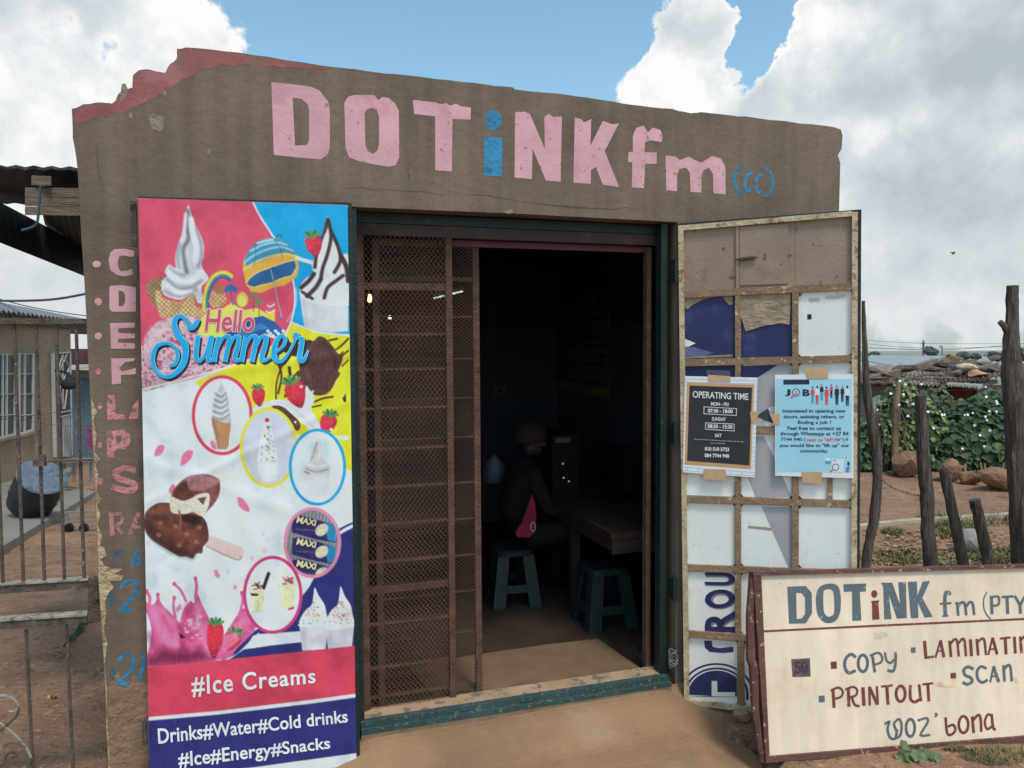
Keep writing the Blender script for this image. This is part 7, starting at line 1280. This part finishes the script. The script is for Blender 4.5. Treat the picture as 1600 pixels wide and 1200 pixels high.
jt = [J(0, 0, .44, .13, .15), J(.02, 0, .58, .12, .15), J(.06, 0, .74, .12, .17), J(.09, 0, .84, .07, .09), J(.11, 0, .89, .05),
      J(.08, -.17, .80, .06), J(.16, -.22, .60, .045), J(.38, -.14, .60, .035), J(.08, .17, .80, .06), J(.16, .22, .60, .045), J(.38, .14, .60, .035),
      J(.10, -.10, .43, .085), J(.36, -.15, .47, .07), J(.36, -.16, .25, .05), J(.34, -.16, .06, .038), J(.46, -.16, .035, .03), J(.10, .10, .43, .085), J(.36, .15, .47, .07), J(.36, .16, .25, .05), J(.34, .16, .06, .038), J(.46, .16, .035, .03)]
skin_mesh('body', jt, [(0, 1), (1, 2), (2, 3), (3, 4), (2, 5), (5, 6), (6, 7), (2, 8), (8, 9), (9, 10), (0, 11), (11, 12), (12, 13), (13, 14), (14, 15), (0, 16), (16, 17), (17, 18), (18, 19), (19, 20)], black, ps)
hd = [J(.11, 0, .90, .045), J(.125, 0, .955, .07, .065), J(.13, 0, 1.02, .085, .075), J(.12, 0, 1.07, .07, .065), J(.215, 0, .985, .018), J(.19, 0, .945, .03), J(.12, -.08, .99, .012), J(.12, .08, .99, .012)]
skin_mesh('head', hd, [(0, 1), (1, 2), (2, 3), (2, 4), (1, 5), (2, 6), (2, 7)], skin, ps)
for s_ in (-1, 1):
    w0 = (.40, .14*s_, .60); hj = [J(.39, .14*s_, .60, .026), J(.46, .13*s_, .605, .034, .016)]; he = [(0, 1)]
    for k in range(4): o_ = (k-1.5)*.019; l_ = (.055, .065, .06, .045)[k]; a = len(hj); hj += [J(.485, (.13*s_)+o_, .61, .0095), J(.485+l_*.5, .13*s_+o_*1.05, .618, .0085), J(.485+l_, .13*s_+o_*1.1, .603, .0075)]; he += [(1, a), (a, a+1), (a+1, a+2)]
    a = len(hj); hj += [J(.44, .13*s_-s_*.035, .605, .011), J(.475, .13*s_-s_*.055, .606, .0095)]; he += [(1, a), (a, a+1)]; skin_mesh('hand', hj, he, skin, ps, 1)
hc = pc_+fx*.12; b = MB(); rows = []
for r_, z_ in ((.098, .995), (.102, 1.02), (.098, 1.06), (.08, 1.095), (.045, 1.115), (.008, 1.12)): rows.append([hc+fx*(r_*1.06*math.cos(t))+fy*(r_*.95*math.sin(t))+Vector((0, 0, z_)) for t in [2*math.pi*k/20 for k in range(20)]])
capm = M('dull_red_cap', (46, 27, 28), rough=.9, var=.1, vs=20, bump=.2); b.add([p for r_ in rows for p in r_], [(i*20+k, i*20+(k+1) % 20, (i+1)*20+(k+1) % 20, (i+1)*20+k) for i in range(5) for k in range(20)]+[tuple(range(100, 120))]); b.build('cap', capm, ps, True)
for s_ in (-1, 1): e_ = pc_+fx*.205+fy*(.03*s_)+Vector((0, 0, 1.0)); b = MB(); b.lathe([(.001, -.008), (.007, -.004), (.007, .004), (.001, .008)], e_, 8); b.build('eye', M('eye_white', (180, 176, 170), var=0), ps, True)
SP = Pl(at(825, 800, 4.45), FAC.u); rc = thing('red_cloth', 'bright red pink cloth with a pale round mark draped over the seated lap', 'cloth', at(825, 840, 4.45))
plate('cloth', [(831, 772), (836, 785), (838, 810), (836, 832), (826, 840), (808, 839), (806, 832), (815, 818), (824, 795)], SP, 0, .015, M('crimson_cloth', (128, 30, 54), rough=.8, var=.15, vs=20, bump=.2), rc); brush('mark', [(ellipse(833, 823, 3.5, 7, 16), 1.2, True)], SP, .002, M('pale_mark', (170, 160, 164), var=0), rc)
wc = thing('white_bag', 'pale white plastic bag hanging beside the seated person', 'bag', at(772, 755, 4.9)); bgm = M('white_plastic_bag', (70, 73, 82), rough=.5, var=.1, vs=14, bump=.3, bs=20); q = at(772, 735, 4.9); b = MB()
rows = [[q+Vector((r_*math.cos(t)*(1+.15*math.sin(3*t)), r_*.5*math.sin(t), z_)) for t in [2*math.pi*k/16 for k in range(16)]] for r_, z_ in ((.05, -.085), (.075, -.07), (.07, 0), (.055, .05), (.03, .08), (.012, .1))]; b.add([p for r_ in rows for p in r_], [(i*16+k, i*16+(k+1) % 16, (i+1)*16+(k+1) % 16, (i+1)*16+k) for i in range(5) for k in range(16)]+[tuple(range(15, -1, -1)), tuple(range(80, 96))]); b.build('sack', bgm, wc, True); b = MB(); b.tube([q+Vector((0, 0, .1)), q+Vector((0, 0, .6)), Vector((q.x, q.y, 2.265))], .003, 5); b.build('string', blackm, wc)
